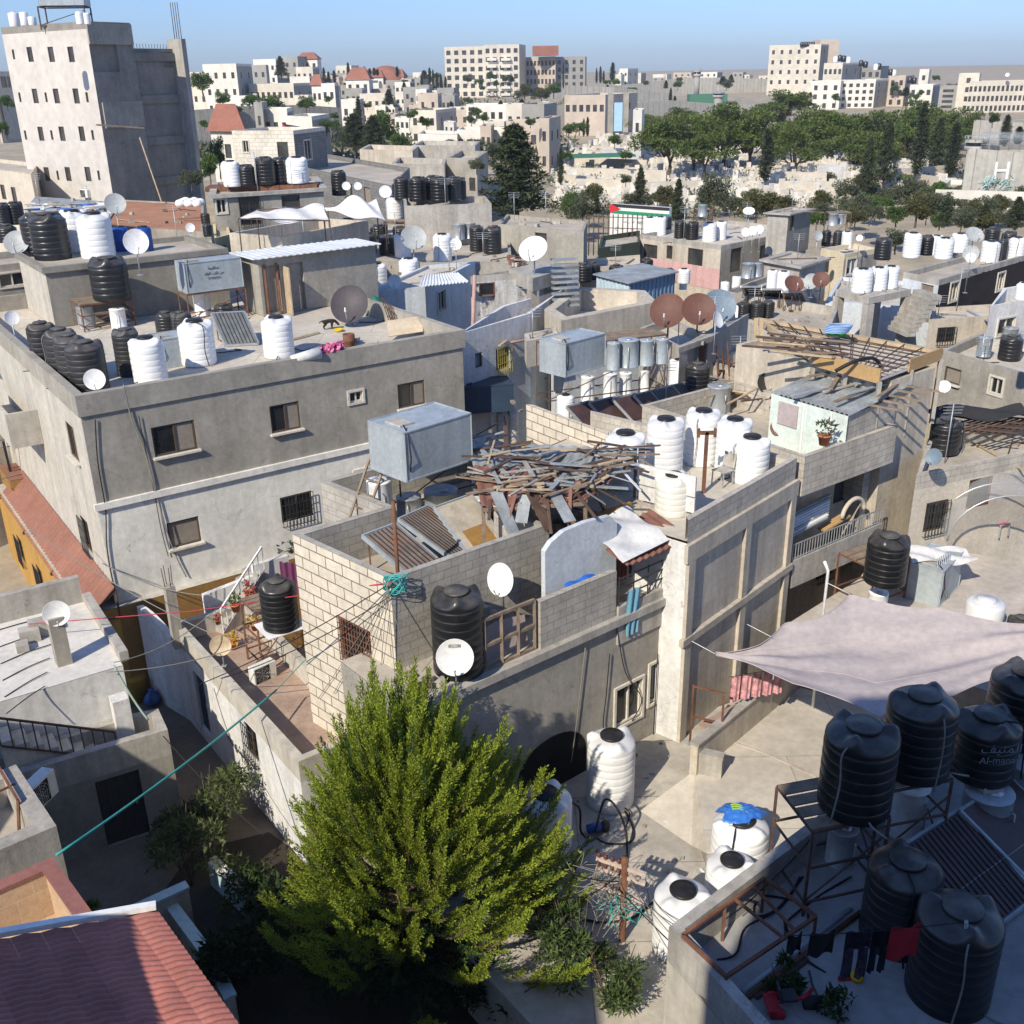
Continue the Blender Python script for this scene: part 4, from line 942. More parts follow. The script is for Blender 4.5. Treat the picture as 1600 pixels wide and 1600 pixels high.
for k in range(4): q0,q1=shp(0,k/3,-.1),shp(1,k/3,-.1); MB().bar(q0,q1,.08).build('beam',WOOD,sh)
for i in range(78):
    s,t=rnd.uniform(-.02,1.0),rnd.uniform(.02,.95); a=rnd.gauss(.35,.75); l=rnd.uniform(.5,2.3); z=.06+.04*rnd.random()+.0025*i
    q=Vector(shp(min(1,max(0,s)),t,z)); d=Vector((math.cos(a),math.sin(a),rnd.gauss(0,.10)))*l/2
    o=MB().bar(q-d,q+d,rnd.choice((.05,.07,.10,.12)),.03).build('loose_plank',rnd.choice((WOOD,WOOD,WOODL,RUSTL,SHEETG,CONCL))); tag(o,'loose weathered plank lying on the plank roof','plank','loose planks on the shed roof')
for i in range(9):
    e=Vector(shp(.08+.11*i,.0,.02)); d=Vector((rnd.gauss(.1,.2),-rnd.uniform(.35,.8),-rnd.uniform(.15,.6))); tag(MB().bar(e-d*.4,e+d,rnd.choice((.08,.14,.3)),.02).build('loose_plank',rnd.choice((WOOD,SHEETR,RUSTL,SHEETG))),'loose strip hanging over the front edge of the plank roof','plank','strips hanging from the shed roof')
for i in range(7):
    e=Vector(shp(1.0,.1+.12*i,.02)); d=Vector((rnd.uniform(.3,.9),rnd.gauss(-.1,.2),-rnd.uniform(.2,.5))); tag(MB().bar(e-d*.4,e+d,rnd.choice((.08,.2,.4)),.02).build('loose_plank',rnd.choice((WOOD,SHEETW,RUSTL,SHEETG))),'loose strip sliding off the right end of the plank roof','plank','strips sliding off the shed roof')
# rafters leaning out and bits below
for a,b in(((850,800,7.2),(905,755,8.7)),((852,802,7.2),(915,757,8.7)),((925,760,8.6),(950,805,7.3)),((842,870,6.9),(842,765,8.7))):
    MB().bar(P(*a),P(*b),.09).build('strut',WOOD,sh)
sheet('green_cloth',flat('olive green cloth',(.10,.14,.03),.9),'olive green cloth hanging from the shed eave','cloth',lambda s,t:tuple(P(770,762,8.6)+Vector((.62*s,.1+.05*math.sin(9*s),-.38*t-.05*math.sin(5*s)))),10,6,.01)
# buckets
for k,(x,y,lab) in enumerate([(827,868,'lower white bucket of the stack by the shed post'),(827,846,'upper white bucket of the stack by the shed post'),(815,864,'white jug left of the bucket stack')]):
    q=P(x,y,zB if k!=1 else zB+.37) if k!=1 else P(827,868,zB)+Vector((0,0,.37))
    b=MB().lathe([(0,0),(.12,0),(.145,.33),(.155,.335),(.155,.35),(.14,.36),(0,.36)],20); tag(b.build('bucket',WHITE,loc=q),lab,'bucket')
q=P(822,690+130,zB)
for k in range(26):      # crates and scrap under the shed
    s,t=rnd.uniform(.55,.98),rnd.uniform(.05,.55); q=shp(s,t)
    zz=zB+rnd.choice((0,0,.25,.5)); b=MB().box((q[0],q[1],zz),rnd.uniform(.2,.55),rnd.uniform(.15,.4),rnd.uniform(.15,.35),rnd.uniform(0,3))
    tag(b.build('crate',rnd.choice((WOOD,WOODL,JUNK,BLUEST,CONCL,DISHRU))),'old box heaped in the shade under the plank roof','box','boxes heaped under the shed')
# pale blue white wall stepping down from the shed
w0,w1=onplane(853,905,B0+ub*4.5+vb*.42,B1+vb*.42),onplane(962,845,B0+ub*4.5+vb*.42,B1+vb*.42)
pa_,pb2=T0+vt*.5,T1+vt*.5; qa,qb=onplane(852,900,pa_,pb2).xy,onplane(963,860,pa_,pb2).xy; qz=lambda x,y:ztop(onplane(x,900,pa_,pb2),y)
wb=MB(); dd=(qb-qa).normalized(); nn=Vector((-dd.y,dd.x)); L=(qb-qa).length
prof=[(0,5.72),(L,5.72),(L,qz(961,818)),(L*.9,qz(950,807)),(L*.55,qz(912,817)),(L*.25,qz(880,831)),(L*.08,qz(861,848)),(0,qz(852,862))]
f=[tuple(qa+dd*u)+(z,) for u,z in prof]; bk=[tuple(qa+dd*u+nn*.14)+(z,) for u,z in prof]
wb.face(f); wb.face(bk[::-1])
for i in range(len(f)): j=(i+1)%len(f); wb.face([f[i],bk[i],bk[j],f[j]])
tag(wb.build('stair_wall',PBLUE),'pale blue white wall with a stepped rounded top under the shed','wall')
sheet('blue_tarp',TARPB,'bright blue folded tarpaulin on the terrace behind the parapet','tarpaulin',lambda s,t:T_(ue-1.25+.95*s,.35+.45*t,6.72+.12*math.sin(PI*t)+.03*math.sin(11*s)),10,8,.02)
br=MB(); 
for z in(6.2,6.5,6.8,7.1): br.bar(T_(ue-1.35,.9,z),T_(ue-.05,.9,z-.02),.035)
for u in(ue-1.35,ue-.05): br.bar(T_(u,.9,5.72),T_(u,.9,7.15),.05)
tag(br.build('pipe_railing',GALV),'pale pipe railing behind the blue tarpaulin','railing')
# white board hut between shed and tanks
h0,h1=P2(998,800,7.2),P2(1082,822,7.2)
if h1.y>h0.y-2: pass
hd=(h1-h0).normalized(); hn=Vector((-hd.y,hd.x)); hl=(h1-h0).length
wbd=thing('board_screen',tuple(h0)+(6.9,),'white board screen stacked in front of the ivory tank','screen')
for k,(z0,z1,m) in enumerate(((6.95,7.5,CONCL),(7.56,7.95,RENDW),(8.0,8.55,RENDW))):
    a,b=h0-hd*.02,h1+hd*.02; MB().prism([a,b,b+hn*.06,a+hn*.06],z0,z1).build('board',m,wbd)
# ================================================================ the tall beige rendered house with white tanks (right of the middle)
C0=P2(1075,825,7.8); uc=Vector((math.cos(math.radians(48.5)),math.sin(math.radians(48.5)))); C1=onplane(1247,700,C0,C0+uc).xy; vc=Vector((-uc.y,uc.x))
hc=house([C0,C1,C1+vc*7.2,C0+vc*7.2],0,8.0,'tall beige rendered house with a cluster of white tanks on its roof','house',wall=TAN,roof=ROOFL,par_h=.62,par_t=.17,parm=BLOCKT,mats={3:RENDW},pe=(0,1),
  bands=[(0,6.88,7.36,.10,TAN),(0,4.55,4.75,.13,TAN)])
for f in(0.0,.50,.95):
    a=C0+(C1-C0)*f
    for z0,z1 in((4.755,6.875),(0,4.545)): MB().prism([a-vc*.10,a+uc*.3-vc*.10,a+uc*.3-vc*.002,a-vc*.002],z0,z1).build('pilaster',TAN,hc)
zC=7.39
for k,(x,yt,yb,w,lab) in enumerate([(975,677,757,62,'short white tank with a black lid next to the board screen'),(1037,655,740,58,'white tank second from the left in the corner cluster, behind the screen'),
  (1095,642,722,54,'white tank at the back of the corner cluster, behind the rusty post'),(1143,655,735,54,'white tank right of the rusty post with a black lid'),(1170,683,750,58,'foremost white tank near the beige parapet corner')]):
    tank('w',x,yt,yb,w,zC,lab,'white tanks on the beige house')
tank('c',1050,742,800,56,zC,'ivory tank behind the white board screen','white tanks on the beige house')
p=P(1099,770,zC); tp=MB(); tp.bar(p,p+Vector((0,0,1.75)),.09); q=p+Vector((0,0,1.72)); tp.bar(q-Vector((.22,0,0)),q+Vector((.22,0,0)),.09); tp.bar(q+Vector((-.22,0,-.12)),q+Vector((-.22,0,.12)),.07); tp.bar(q+Vector((.22,0,-.12)),q+Vector((.22,0,.12)),.07)
tag(tp.build('tee_post',RUST),'rusty steel post with a short cross arm among the white tanks','post')
def chair(p,ang,label,m,s=1.0):
    r=thing('chair',p,label,'chair'); ca,sa=math.cos(ang),math.sin(ang)
    L=lambda x,y,z:(p[0]+s*(ca*x-sa*y),p[1]+s*(sa*x+ca*y),p[2]+s*z)
    MB().grid(lambda a,b:L(-.22+.44*a,-.22+.44*b,.44+.02*math.sin(PI*a)),6,6,True,.025).build('seat',m,r)
    MB().grid(lambda a,b:L(-.21+.42*a,.22+.08*b-.03*math.sin(PI*a),.5+.38*b),6,6,True,.022).build('backrest',m,r)
    for x in(-.2,.2):
        for y in(-.2,.2): MB().bar(L(x,y,0),L(x*.95,y*.95,.45),.035*s).build('leg',GALV if m is not WHITE else WHITE,r)
    return r
chair(tuple(P(1128,757,zC)),-.9,'old chair with a worn seat beside the rusty post',CONCL)
# ================================================================ white terrace house between the alley and the cream block house
zE=2.7
E0,E1,E2,E3=P2(462,1185,3.3),W(3.4,-10.4),W(3.5,-.75),W(.95,-.75)
Ep=[P2(466,1190,3.3),P2(330,1040,3.3)]
ed=(Ep[1]-Ep[0]).normalized(); er=Vector((ed.y,-ed.x))
he=house([Ep[0],Ep[0]+er*2.1,Ep[1]+ed*3.0+er*2.3,Ep[1]+ed*3.0],0,3.3,'low white house with a walled terrace beside the alley','house',wall=RENDW,roof=mat('reddish worn terrace floor',(.36,.26,.20),var=.25,scale=1.2),par_h=.6,par_t=.2,parm=RENDC,mats={3:RENDW},
  wins=[(3,393,1155,.75,.95,'bars')],doors=[(3,316,1100,.8,1.9,'doorb')])
# black writing on its street wall
for k,(x,y,tx) in enumerate([(372,1168,'\u0648\u0627\u0644\u0634\u0647\u062F\u0627\u0621'),(384,1190,'\u0662/\u0663')]):
    q=onplane(x,y,Ep[1]+ed*3,Ep[0])+Vector((-er.x,-er.y,0))*.02; lettering({0:'\uFE80\uFE8D\uFEAA\uFEEC\uFEB8\uFEDF\uFE8D\uFEED',1:'\u0662/\u0663'}[k],tuple(q),math.atan2(-ed.y,-ed.x),.42,INK,he)
# tall white wall at the back with the stair
bw=MB(); a,b=P2(318,932,3.75),P2(452,884,3.95); d=(b-a).normalized(); n=Vector((-d.y,d.x)); l=(b-a).length
f=[(0,zE),(l,zE),(l,4.3),(l*.58,4.3),(l*.58,3.95),(0,3.78)]
for sg,o in((1,0),(-1,.16)):
    pts=[tuple(a+d*u+n*o)+(z,) for u,z in f]; bw.face(pts if sg>0 else pts[::-1])
for i in range(len(f)): p,q=f[i],f[(i+1)%len(f)]; bw.face([tuple(a+d*p[0])+(p[1],),tuple(a+d*p[0]+n*.16)+(p[1],),tuple(a+d*q[0]+n*.16)+(q[1],),tuple(a+d*q[0])+(q[1],)])
tag(bw.build('courtyard_wall',RENDW),'white stepped wall at the back of the low terrace','wall')
st=thing('terrace_stairs',P(372,985,zE),'concrete stairs with an iron handrail along the white back wall','stairs'); s0=P(350,992,zE).xy; sd_=(P(420,955,zE).xy-s0).normalized(); sn=Vector((-sd_.y,sd_.x))
tb=MB()
for k in range(7): p=s0+sd_*(.26*k); tb.prism([p,p+sd_*.257,p+sd_*.257+sn*.8,p+sn*.8],zE,zE+.19*(k+1))
tb.build('tread',CONCL,st)
rb=MB(); r0=Vector(tuple(s0)+(zE+.85,)); r1=Vector(tuple(s0+sd_*1.8)+(zE+2.2,)); rb.bar(r0,r1,.05)
for k in range(10): f_=k/9; p=r0.lerp(r1,f_); rb.bar(p,p-Vector((0,0,.8)),.02)
rb.bar(r0-Vector((0,0,.75)),r1-Vector((0,0,.75)),.03); rb.build('handrail',WHITE,st)
def pot(x,y,z,label,m=LGREEN,s=1.0,pm=None,n=70):
    p=P(x,y,z); r=thing('potted_plant',p,label,'potted plant','potted plants')
    MB().lathe([(0,0),(.10*s,0),(.14*s,.2*s),(.155*s,.2*s),(.155*s,.24*s),(.13*s,.24*s),(.12*s,.2*s),(0,.2*s)],16,p).build('pot',pm or flat('terracotta',(.42,.15,.07)),r)
    b=MB(); leafcloud(b,(p.x,p.y,p.z+.38*s),.2*s,.2*s,.2*s,n,.08*s,rnd); b.build('leaves',m,r)
RED=leaf('red flowers',(.32,.06,.04)); YEL=leaf('yellow flowers',(.55,.36,.03))
pot(369,955,3.75,'green spiky plant in a pot on the stair edge'); pot(391,937,4.0,'red flowering plant in a pot higher on the stair',RED)
pot(341,975,3.3,'small red pot plant against the white wall',RED,.6); pot(399,984,zE+.5,'yellow flowering plant beside the foot of the stairs',YEL,.9)
pot(366,1014,zE,'yellow plant in a pot behind the rusty dish',YEL,1.0); pot(302,1010,2.2,'plant in a dark pot on the alley ledge',LBUSH,1.0)
pl=MB(); q0=P(428,862,3.4)
for k in range(5): leafcloud(pl,P(430+9*k,858-1*k,3.5+.05*(k%2)),.22,.2,.2,40,.16,rnd)
pr_=thing('oleander_bush',q0,'long leaved green bush at the foot of the grey house wall','shrub'); pl.build('leaves',LBUSH,pr_); MB().tube([q0-Vector((0,0,.9)),q0],.03,6).build('stem',BARK,pr_)
# black tank on an iron table
p=P2(425,1040,zE); frame('tank_stand',(p.x-.15,p.y-.45,zE),1.95,(.80,.6),1.1,1.0,'tall rusty iron table under the black tank on the low terrace',rungs=2)
tank('b',440,908,978,57,zE+1.98,'black water tank on the tall rusty table above the low terrace','tanks near the alley')
bs=MB(); q=P(440,978,zE+1.96); bs.box((q.x,q.y,zE+1.955),1.15,1.0,.02,UANG); tag(bs.build('white_board',WHITE),'white board under the black tank on the rusty table','board')
dish(345,1008,33,P2(345,1045,3.3).y+.1,'small rust stained round dish on the terrace parapet',DISHRU,zb=3.3,az=-.2,el=.2)
q=P2(412,1062,zE); aircon((q.x,q.y),UANG-PI/2+.2,'air conditioner lying on the low terrace under the rusty table',.85,zE)
cp=MB(); q=W(.98,-2.6); cp.box(tuple(q)+(zE,),.28,.28,2.0,UANG)
o=cp.build('concrete_post',CONCL); tag(o,'rough concrete post with iron bars sticking out at the alley corner','post')
ib=MB()
for x,y in((-.08,-.08),(.08,-.08),(.08,.08),(-.08,.08)): ib.tube([(q.x+x,q.y+y,zE+2.0),(q.x+x*1.3,q.y+y*1.2,zE+2.6)],.012,5)
ib.build('starter_bar',RUSTL,o)
wt=P2(444,905,4.2); tb=sheet('towel',flat('magenta towel',(.27,.08,.20),.95),'magenta towel hanging beside the cream block wall','towel',lambda s,t:tuple(P(436+26*s,878+3*s,4.3)+Vector((0,.05*math.sin(16*s)+.02,-1.05*t))),16,10,.01)
# sloping alley wall with a curved top, ochre wall end
cw=MB(); a=W(.5,-.4); b=W(1.05,-2.5)
f=lambda t:a.lerp(b,t)
for k in range(8):
    p,q=f(k/8),f((k+1)/8); z0,z1=3.25-1.0*(k/8)**2,3.25-1.0*((k+1)/8)**2; n=Vector((.17,.09))
    cw.face([tuple(p)+(0,),tuple(q)+(0,),tuple(q)+(z1,),tuple(p)+(z0,)]); cw.face([tuple(p+n)+(0,),tuple(p+n)+(z0,),tuple(q+n)+(z1,),tuple(q+n)+(0,)]); cw.face([tuple(p)+(z0,),tuple(q)+(z1,),tuple(q+n)+(z1,),tuple(p+n)+(z0,)])
tag(cw.build('alley_wall',RENDW),'white wall with a curved sloping top beside the alley mouth','wall')
# ================================================================ low white house on the left with stairs
D0=P2(262,1152,2.6); D1=P2(190,1045,4.3)
dpa,dpb=P2(-60,1115,4.3),P2(192,1040,4.3); du=(dpb-dpa).normalized(); dv=Vector((-du.y,du.x))
hd=house([dpa-du*3,dpb,dpb+dv*4.2,dpa-du*3+dv*4.2],0,4.3,'low white house with a flat cement roof left of the alley','house',wall=RENDW,roof=ROOFW,par_h=.0,parm=CONCL)
kp=MB()
for p,q,z in((dpb+dv*4.2,dpb+dv*.2,4.58),(dpa-du*3+dv*4.2,dpb+dv*4.2,5.1)):
    d=(q-p).normalized(); n=Vector((-d.y,d.x))*.22; w_=MB().prism([p,q,q+n,p+n][::1] if area2([p,q,q+n,p+n])>0 else [p,p+n,q+n,q],4.305,z); w_.build('parapet',CONCL,hd)
wa=MB(); a=dpa+du*1.0; wa.prism([a-dv*.05,dpb-du*1.3-dv*.05,dpb-du*1.3-dv*.004,a-dv*.004],2.6,2.66)
stb=MB(); q=P2(100,1035,4.32); stb.box((q.x,q.y,4.31),.36,.36,1.35,.6); tag(stb.build('concrete_stub',CONC),'grey concrete stub post carrying a dish on the left roof','post')
dish(88,958,40,q.y-.02,'white round dish on the concrete stub of the left roof',zb=5.6,az=-.05,el=.28)
for k,(x,y,w,h) in enumerate([(48,1000,.5,.35),(36,1015,.3,.2),(62,992,.45,.45)]):
    q=P(x,y,4.32); tag(MB().box(q,w,.35,h,.5).build('cement_block',CONCL),('stacked cement block beside the stub post','small cement block at the edge of the block pile','grey cement block nearest the dish')[k],'block')
for k in range(6):
    a=P(-5+k*3,985+k*26,4.33); b=P(90-4*k,962+22*k,4.36); cable('cable',smooth([a,a.lerp(b,.5)+Vector((0,.1,0)),b],8),.014,CABLE,'black cable lying across the left cement roof','cable',group='cables on the left roof')
# lower yard of that house: parapet wall in front
y0,y1=P2(75,1195,2.9),P2(262,1140,2.9); yd=(y1-y0).normalized(); yn=Vector((-yd.y,yd.x))
hy=house([y0-yd*3,y1,y1+yn*1.1,dpb-du*.2-dv*.02,dpa-du*3-dv*.02],0,2.9,'dark stained yard wall with a black doorway left of the alley','yard wall',name='yard_wall',wall=CONCD,roof=CONCL,par_h=.75,par_t=.22,parm=CONCL,mats={1:RENDW},doors=[(0,212,1360,1.05,2.0,'door')])
sw=MB(); a=dpb-du*.3-dv*.35; sw.box((a.x,a.y,2.16),.4,.4,1.5,math.atan2(du.y,du.x)); tag(sw.build('gate_pillar',RENDW),'white pillar beside the small iron gate of the left yard','pillar')
ys=thing('yard_stairs',(dpa+du*1.5).to_3d(),'stone stairs with a rusty railing against the white house','stairs')
tb=MB(); base=dpa+du*.6-dv*.05
for k in range(8): p=base+du*(.3*k); tb.prism([p-dv*.7,p+du*.297-dv*.7,p+du*.297,p],2.16,3.65-.19*k)
tb.build('tread',BEIGE,ys); rb=MB(); r0=Vector(tuple(base-dv*.75)+(4.4,)); r1=Vector(tuple(base+du*2.5-dv*.75)+(3.0,)); rb.bar(r0,r1,.05); rb.bar(r0-Vector((0,0,.8)),r1-Vector((0,0,.8)),.04)
for k in range(11): p=r0.lerp(r1,k/10); rb.bar(p,p-Vector((0,0,.8)),.025)
rb.build('handrail',RUSTL,ys)
# neighbour at the far left edge with an air conditioner on its wall
n0,n1=P2(-40,1345,4.6),P2(88,1290,4.6); nd=(n1-n0).normalized(); nn=Vector((-nd.y,nd.x))
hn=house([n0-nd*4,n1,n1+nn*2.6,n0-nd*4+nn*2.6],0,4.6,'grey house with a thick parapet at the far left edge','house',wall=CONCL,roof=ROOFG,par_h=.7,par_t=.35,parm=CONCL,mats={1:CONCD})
q=P2(58,1232,3.4); aircon((q.x,q.y),-.25,'cream air conditioner fixed to the dark yard wall',1.05,3.0)
ir=MB(); a=P(20,1215,4.6); ir.bar(P(-10,1185,4.7),P(28,1250,4.7),.05); ir.bar(P(28,1250,4.7),P(30,1300,4.0),.05); ir.bar(P(-10,1240,4.6),P(24,1225,4.6),.04); tag(ir.build('iron_rack',RUST),'rusty iron frame on the far left parapet','iron frame')
# tiled balcony with terracotta coping
t0,t1,t2=P2(-20,1385,4.4),P2(80,1342,4.4),P2(150,1440,4.4); td=(t1-t0).normalized(); tn=(t2-t1).normalized()
tbz=thing('tiled_balcony',(t1.x,t1.y,0),'small sand tiled balcony with a terracotta coloured coping','balcony')
A_=[t0-td*2,t1,t1+tn*3.0,t0-td*2+tn*3.0]; A_=A_ if area2(A_)>0 else A_[::-1]; inn=offset(A_,.2)
MB().prism(A_,0,3.3).build('base',CONCD,tbz)
b=MB(); b.face([tuple(p)+(3.315,) for p in inn],[(p.x,p.y) for p in inn]); b.build('floor',TILEF,tbz)
b=MB(); c=MB()
for i in range(4):
    p,q,r,s=A_[i],A_[(i+1)%4],inn[(i+1)%4],inn[i]
    b.face([tuple(p)+(3.3,),tuple(q)+(3.3,),tuple(q)+(4.34,),tuple(p)+(4.34,)]); l=(r-s).length; b.face([tuple(r)+(3.3,),tuple(s)+(3.3,),tuple(s)+(4.34,),tuple(r)+(4.34,)],[(0,0),(l,0),(l,1),(0,1)])
    po=offset(A_,-.04); io=offset(A_,.24); c.face([tuple(po[i])+(4.4,),tuple(po[(i+1)%4])+(4.4,),tuple(io[(i+1)%4])+(4.4,),tuple(io[i])+(4.4,)])
    c.face([tuple(po[i])+(4.34,),tuple(po[(i+1)%4])+(4.34,),tuple(po[(i+1)%4])+(4.4,),tuple(po[i])+(4.4,)]); c.face([tuple(io[(i+1)%4])+(4.34,),tuple(io[i])+(4.34,),tuple(io[i])+(4.4,),tuple(io[(i+1)%4])+(4.4,)])
b.build('parapet',TILEF,tbz); c.build('coping',TRIMR,tbz)
# ---- red tiled roof at the bottom left corner
r0,r1,r2=P(-30,1490,6.6),P(246,1418,6.6),P(395,1625,6.6); e1=(r1-r0); e2=(r2-r1)
rr=thing('red_tiled_roof',(r1.x-1.5,r1.y-2,0),'red pressed metal tile roof with white edge flashing in the lower left corner','roof')
U=e1.normalized(); Vv=e2.normalized(); Lu=e1.length+2.5; Lv=e2.length+1.5; o_=r1-U*Lu
def rt_(u,v,off=0.0):
    """u metres to the right along the white edge, v metres towards the viewer: tile courses step along u and barrels run along v"""
    st=(u%.40)/.40; z=.55*(Lu-u)/Lu*1.0+0.07*(st)+.032*abs(math.sin(PI*v/.12))
    p=o_+U*u+Vv*v; return (p.x,p.y,p.z+z-.1+off)
nu_=int(Lu/.40); b=MB()
for i in range(nu_):
    u0=Lu-.40*(i+1); vsl=[v*Lv/260 for v in range(261)]
    rows=[[rt_(u0+.40*f*.999,v) for v in vsl] for f in(.0,.5,.999)]
    n=len(vsl); b.addm([p for r_ in rows for p in r_],[(k*n+j,k*n+j+1,(k+1)*n+j+1,(k+1)*n+j) for k in range(2) for j in range(n-1)],True)
    # riser under the lifted edge
    low=[(p[0],p[1],p[2]-.05) for p in rows[2]]; b.addm(rows[2]+low,[(j,n+j,n+j+1,j+1) for j in range(n-1)],False)
b.build('tiles',RTILE,rr)
wf=MB(); a=Vector(rt_(0,-.06)); c=Vector(rt_(Lu,-.06)); wf.bar(a+Vector((0,0,.05)),c+Vector((0,0,.05)),.11,.09); wf.build('flashing',WHITE,rr)
P0,P1_,P2_,P3_=o_,r1,r1+Vv*Lv,o_+Vv*Lv; body=[Vector(p[:2]) for p in(P0,P1_,P2_,P3_)]; body=body if area2(body)>0 else body[::-1]
MB().prism(offset(body,.1),0,6.42).build('wall',RENDC,rr)
# ---- shady garden: teal coped planter walls, path
gd=MB(); 
def lowwall(pts,h,m,label,name='garden_wall',t=.2,z0=0.0,cop=None):
    r=thing(name,tuple(pts[0])+(z0,),label,'garden wall'); w=MB(); c=MB()
    for p,q in zip(pts,pts[1:]):
        p,q=Vector(p),Vector(q); d=(q-p).normalized(); n=Vector((-d.y,d.x))*t/2
        w.prism([p-n,q-n,q+n,p+n],z0,z0+h); e=Vector((-d.y,d.x))*.03; c.prism([p-n-e-d*.02,q-n-e+d*.02,q+n+e+d*.02,p+n+e-d*.02],z0+h,z0+h+.07)
    w.build('wall',m,r); c.build('coping',cop or TEAL,r); return r
lowwall([P2(150,1450,1.3),P2(292,1385,1.3)],1.3,RENDC,'teal coped garden wall running behind the red roof')
lowwall([P2(256,1400,1.0),P2(330,1500,1.0),P2(360,1560,1.0)],1.0,RENDC,'teal coped planter wall beside the red roof')
lowwall([P2(330,1345,.7),P2(392,1400,.7)],.7,TEAL,'short pale coped wall among the garden shrubs',cop=RENDW)
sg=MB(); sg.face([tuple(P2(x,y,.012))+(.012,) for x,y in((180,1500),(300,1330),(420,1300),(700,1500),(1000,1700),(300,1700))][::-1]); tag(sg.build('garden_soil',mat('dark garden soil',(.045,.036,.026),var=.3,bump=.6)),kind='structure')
# ================================================================ courtyard in front of the arched house
zK=1.6
yard=[P2(640,1330,zK),P2(820,1560,zK),P2(1060,1560,zK),P2(1330,1310,zK),P2(1230,1130,zK),P2(1060,1090,zK)]
yard=[Vector((-2.2,17.3)),Vector((.6,13.6)),Vector((3.2,13.2)),Vector((10.5,19.5)),Vector((8.6,26.0)),T1+ut*.3-vt*.02,T0-vt*.02]
b=MB().prism(yard,0,zK); tag(b.build('courtyard_floor',mat('courtyard cement',(.42,.385,.33),var=.22,scale=.6,uvbrick=(2.8,2.3,.014,(.24,.215,.18),.04),spots=.45,spotcol=(.3,.27,.23))),kind='structure')
zF=2.05
Fp=[P2(1105,1335,zF),P2(1300,1330,zF),P2(1420,1120,zF),P2(1215,1065,zF),P2(1085,1205,zF)]
hf=house([p for p in (Fp if area2(Fp)>0 else Fp[::-1])],zK+.002,zF,'low pale cement slab roof beside the courtyard','slab roof',name='slab_roof',wall=CONCL,roof=ROOFL,par_h=0)
rp=MB(); a,b_,c,d=P2(1000,1268,zK),P2(1080,1322,zK),Fp[0] if area2(Fp)>0 else Fp[0],P2(1085,1205,zF)
rp.face([tuple(a)+(zK+.02,),tuple(b_)+(zK+.02,),tuple(Fp[0])+(zF+.016,),tuple(Fp[4])+(zF+.016,)]); tag(rp.build('ramp',ROOFL),kind='structure')
jl=MB(); jl.bar(P(1205,1180,zF+.02),P(1276,1213,zF+.02),.10,.02); jl.bar(P(1120,1150,zF+.02),P(1205,1180,zF+.02),.06,.02); tag(jl.build('expansion_joint',RUBBLE),'dark joint line across the pale slab roof','joint')
cluster('','',[],0)
tank('w',953,1150,1250,75,zK,'tall white tank standing in front of the arched opening','white tanks in the courtyard')
tank('w',853,1240,1318,82,zK,'white tank half hidden behind the bright conifer','white tanks in the courtyard')
tank('w',1152,1282,1358,88,zK,'white tank with a blue plastic bag over its lid','white tanks in the courtyard')
tank('w',1138,1345,1415,78,zK,'white tank in the middle of the three along the roof wall','white tanks in the courtyard')
tank('w',1062,1392,1478,88,zK,'white tank behind the leaning pole by the roof wall','white tanks in the courtyard')
q=P(1152,1282,zK); q=Vector((P(1152,1358,zK).x,P(1152,1358,zK).y,ztop(P(1152,1358,zK),1276)))
def bagf(s,t):
    a=2*PI*s; r=t*(.44+.07*math.sin(3*a+1)+.05*math.sin(7*a)); return (q.x+1.15*r*math.cos(a),q.y+.16+.85*r*math.sin(a),q.z+.09-.75*r*r+.02*math.sin(11*a+5*t)*t+.02*math.sin(17*t+3*a))
bag=sheet('plastic_bag',mat('blue printed bag',(.035,.15,.50),rough=.3,spots=.0,bump=.25,bscale=12,spec=.5),'blue printed plastic bag draped over a white tank lid','bag',bagf,40,9,.006)
pb9=MB()
for k_,dy_ in enumerate((-.03,.05,.12)): pb9.grid(lambda s,t:(q.x-.2+.42*s,q.y+.10+dy_+.05*t+.03*math.sin(5*s),q.z+.125-.1*s*s),8,2)
pb9.build('print',mat('green yellow bag print',(.30,.50,.06),island=.5,bump=0),bag)
# pump with black hoses
p=P(930,1305,zK); pu=thing('water_pump',p,'small blue electric pump with black hoses in the courtyard','pump')
MB().box(p,.5,.3,.06,.4).build('base',CONCD,pu); MB().tube([p+Vector((-.18,-.05,.22)),p+Vector((.12,.06,.22))],.11,14).build('motor',BLUEP,pu); MB().lathe([(0,0),(.1,0),(.12,.1),(.1,.2),(0,.22)],14,p+Vector((.24,.1,.08))).build('pump_head',IRON,pu)
for pts,lab in([((930,1300,1.9),(945,1250,2.6),(965,1265,2.6),(978,1300,1.9),(980,1345,1.62))],'thick black hose looping up from the blue pump'),([((970,1258,1.64),(988,1290,1.64),(985,1315,1.64),(950,1318,1.64),(930,1308,1.8))],'black hose from the tall white tank to the pump'),([((880,1250,2.9),(905,1262,2.4),(908,1300,1.64),(925,1312,1.7))],'black hose running down the half hidden white tank'),([((905,1330,1.63),(890,1395,1.63),(880,1420,1.63),(930,1440,1.63),(985,1435,1.63),(1020,1410,1.7))],'black hose curving over the courtyard floor below the pump'):
    for pp in pts: cable('hose',smooth([P(*a) for a in pp],6),.028,CABLE,lab,'hose')
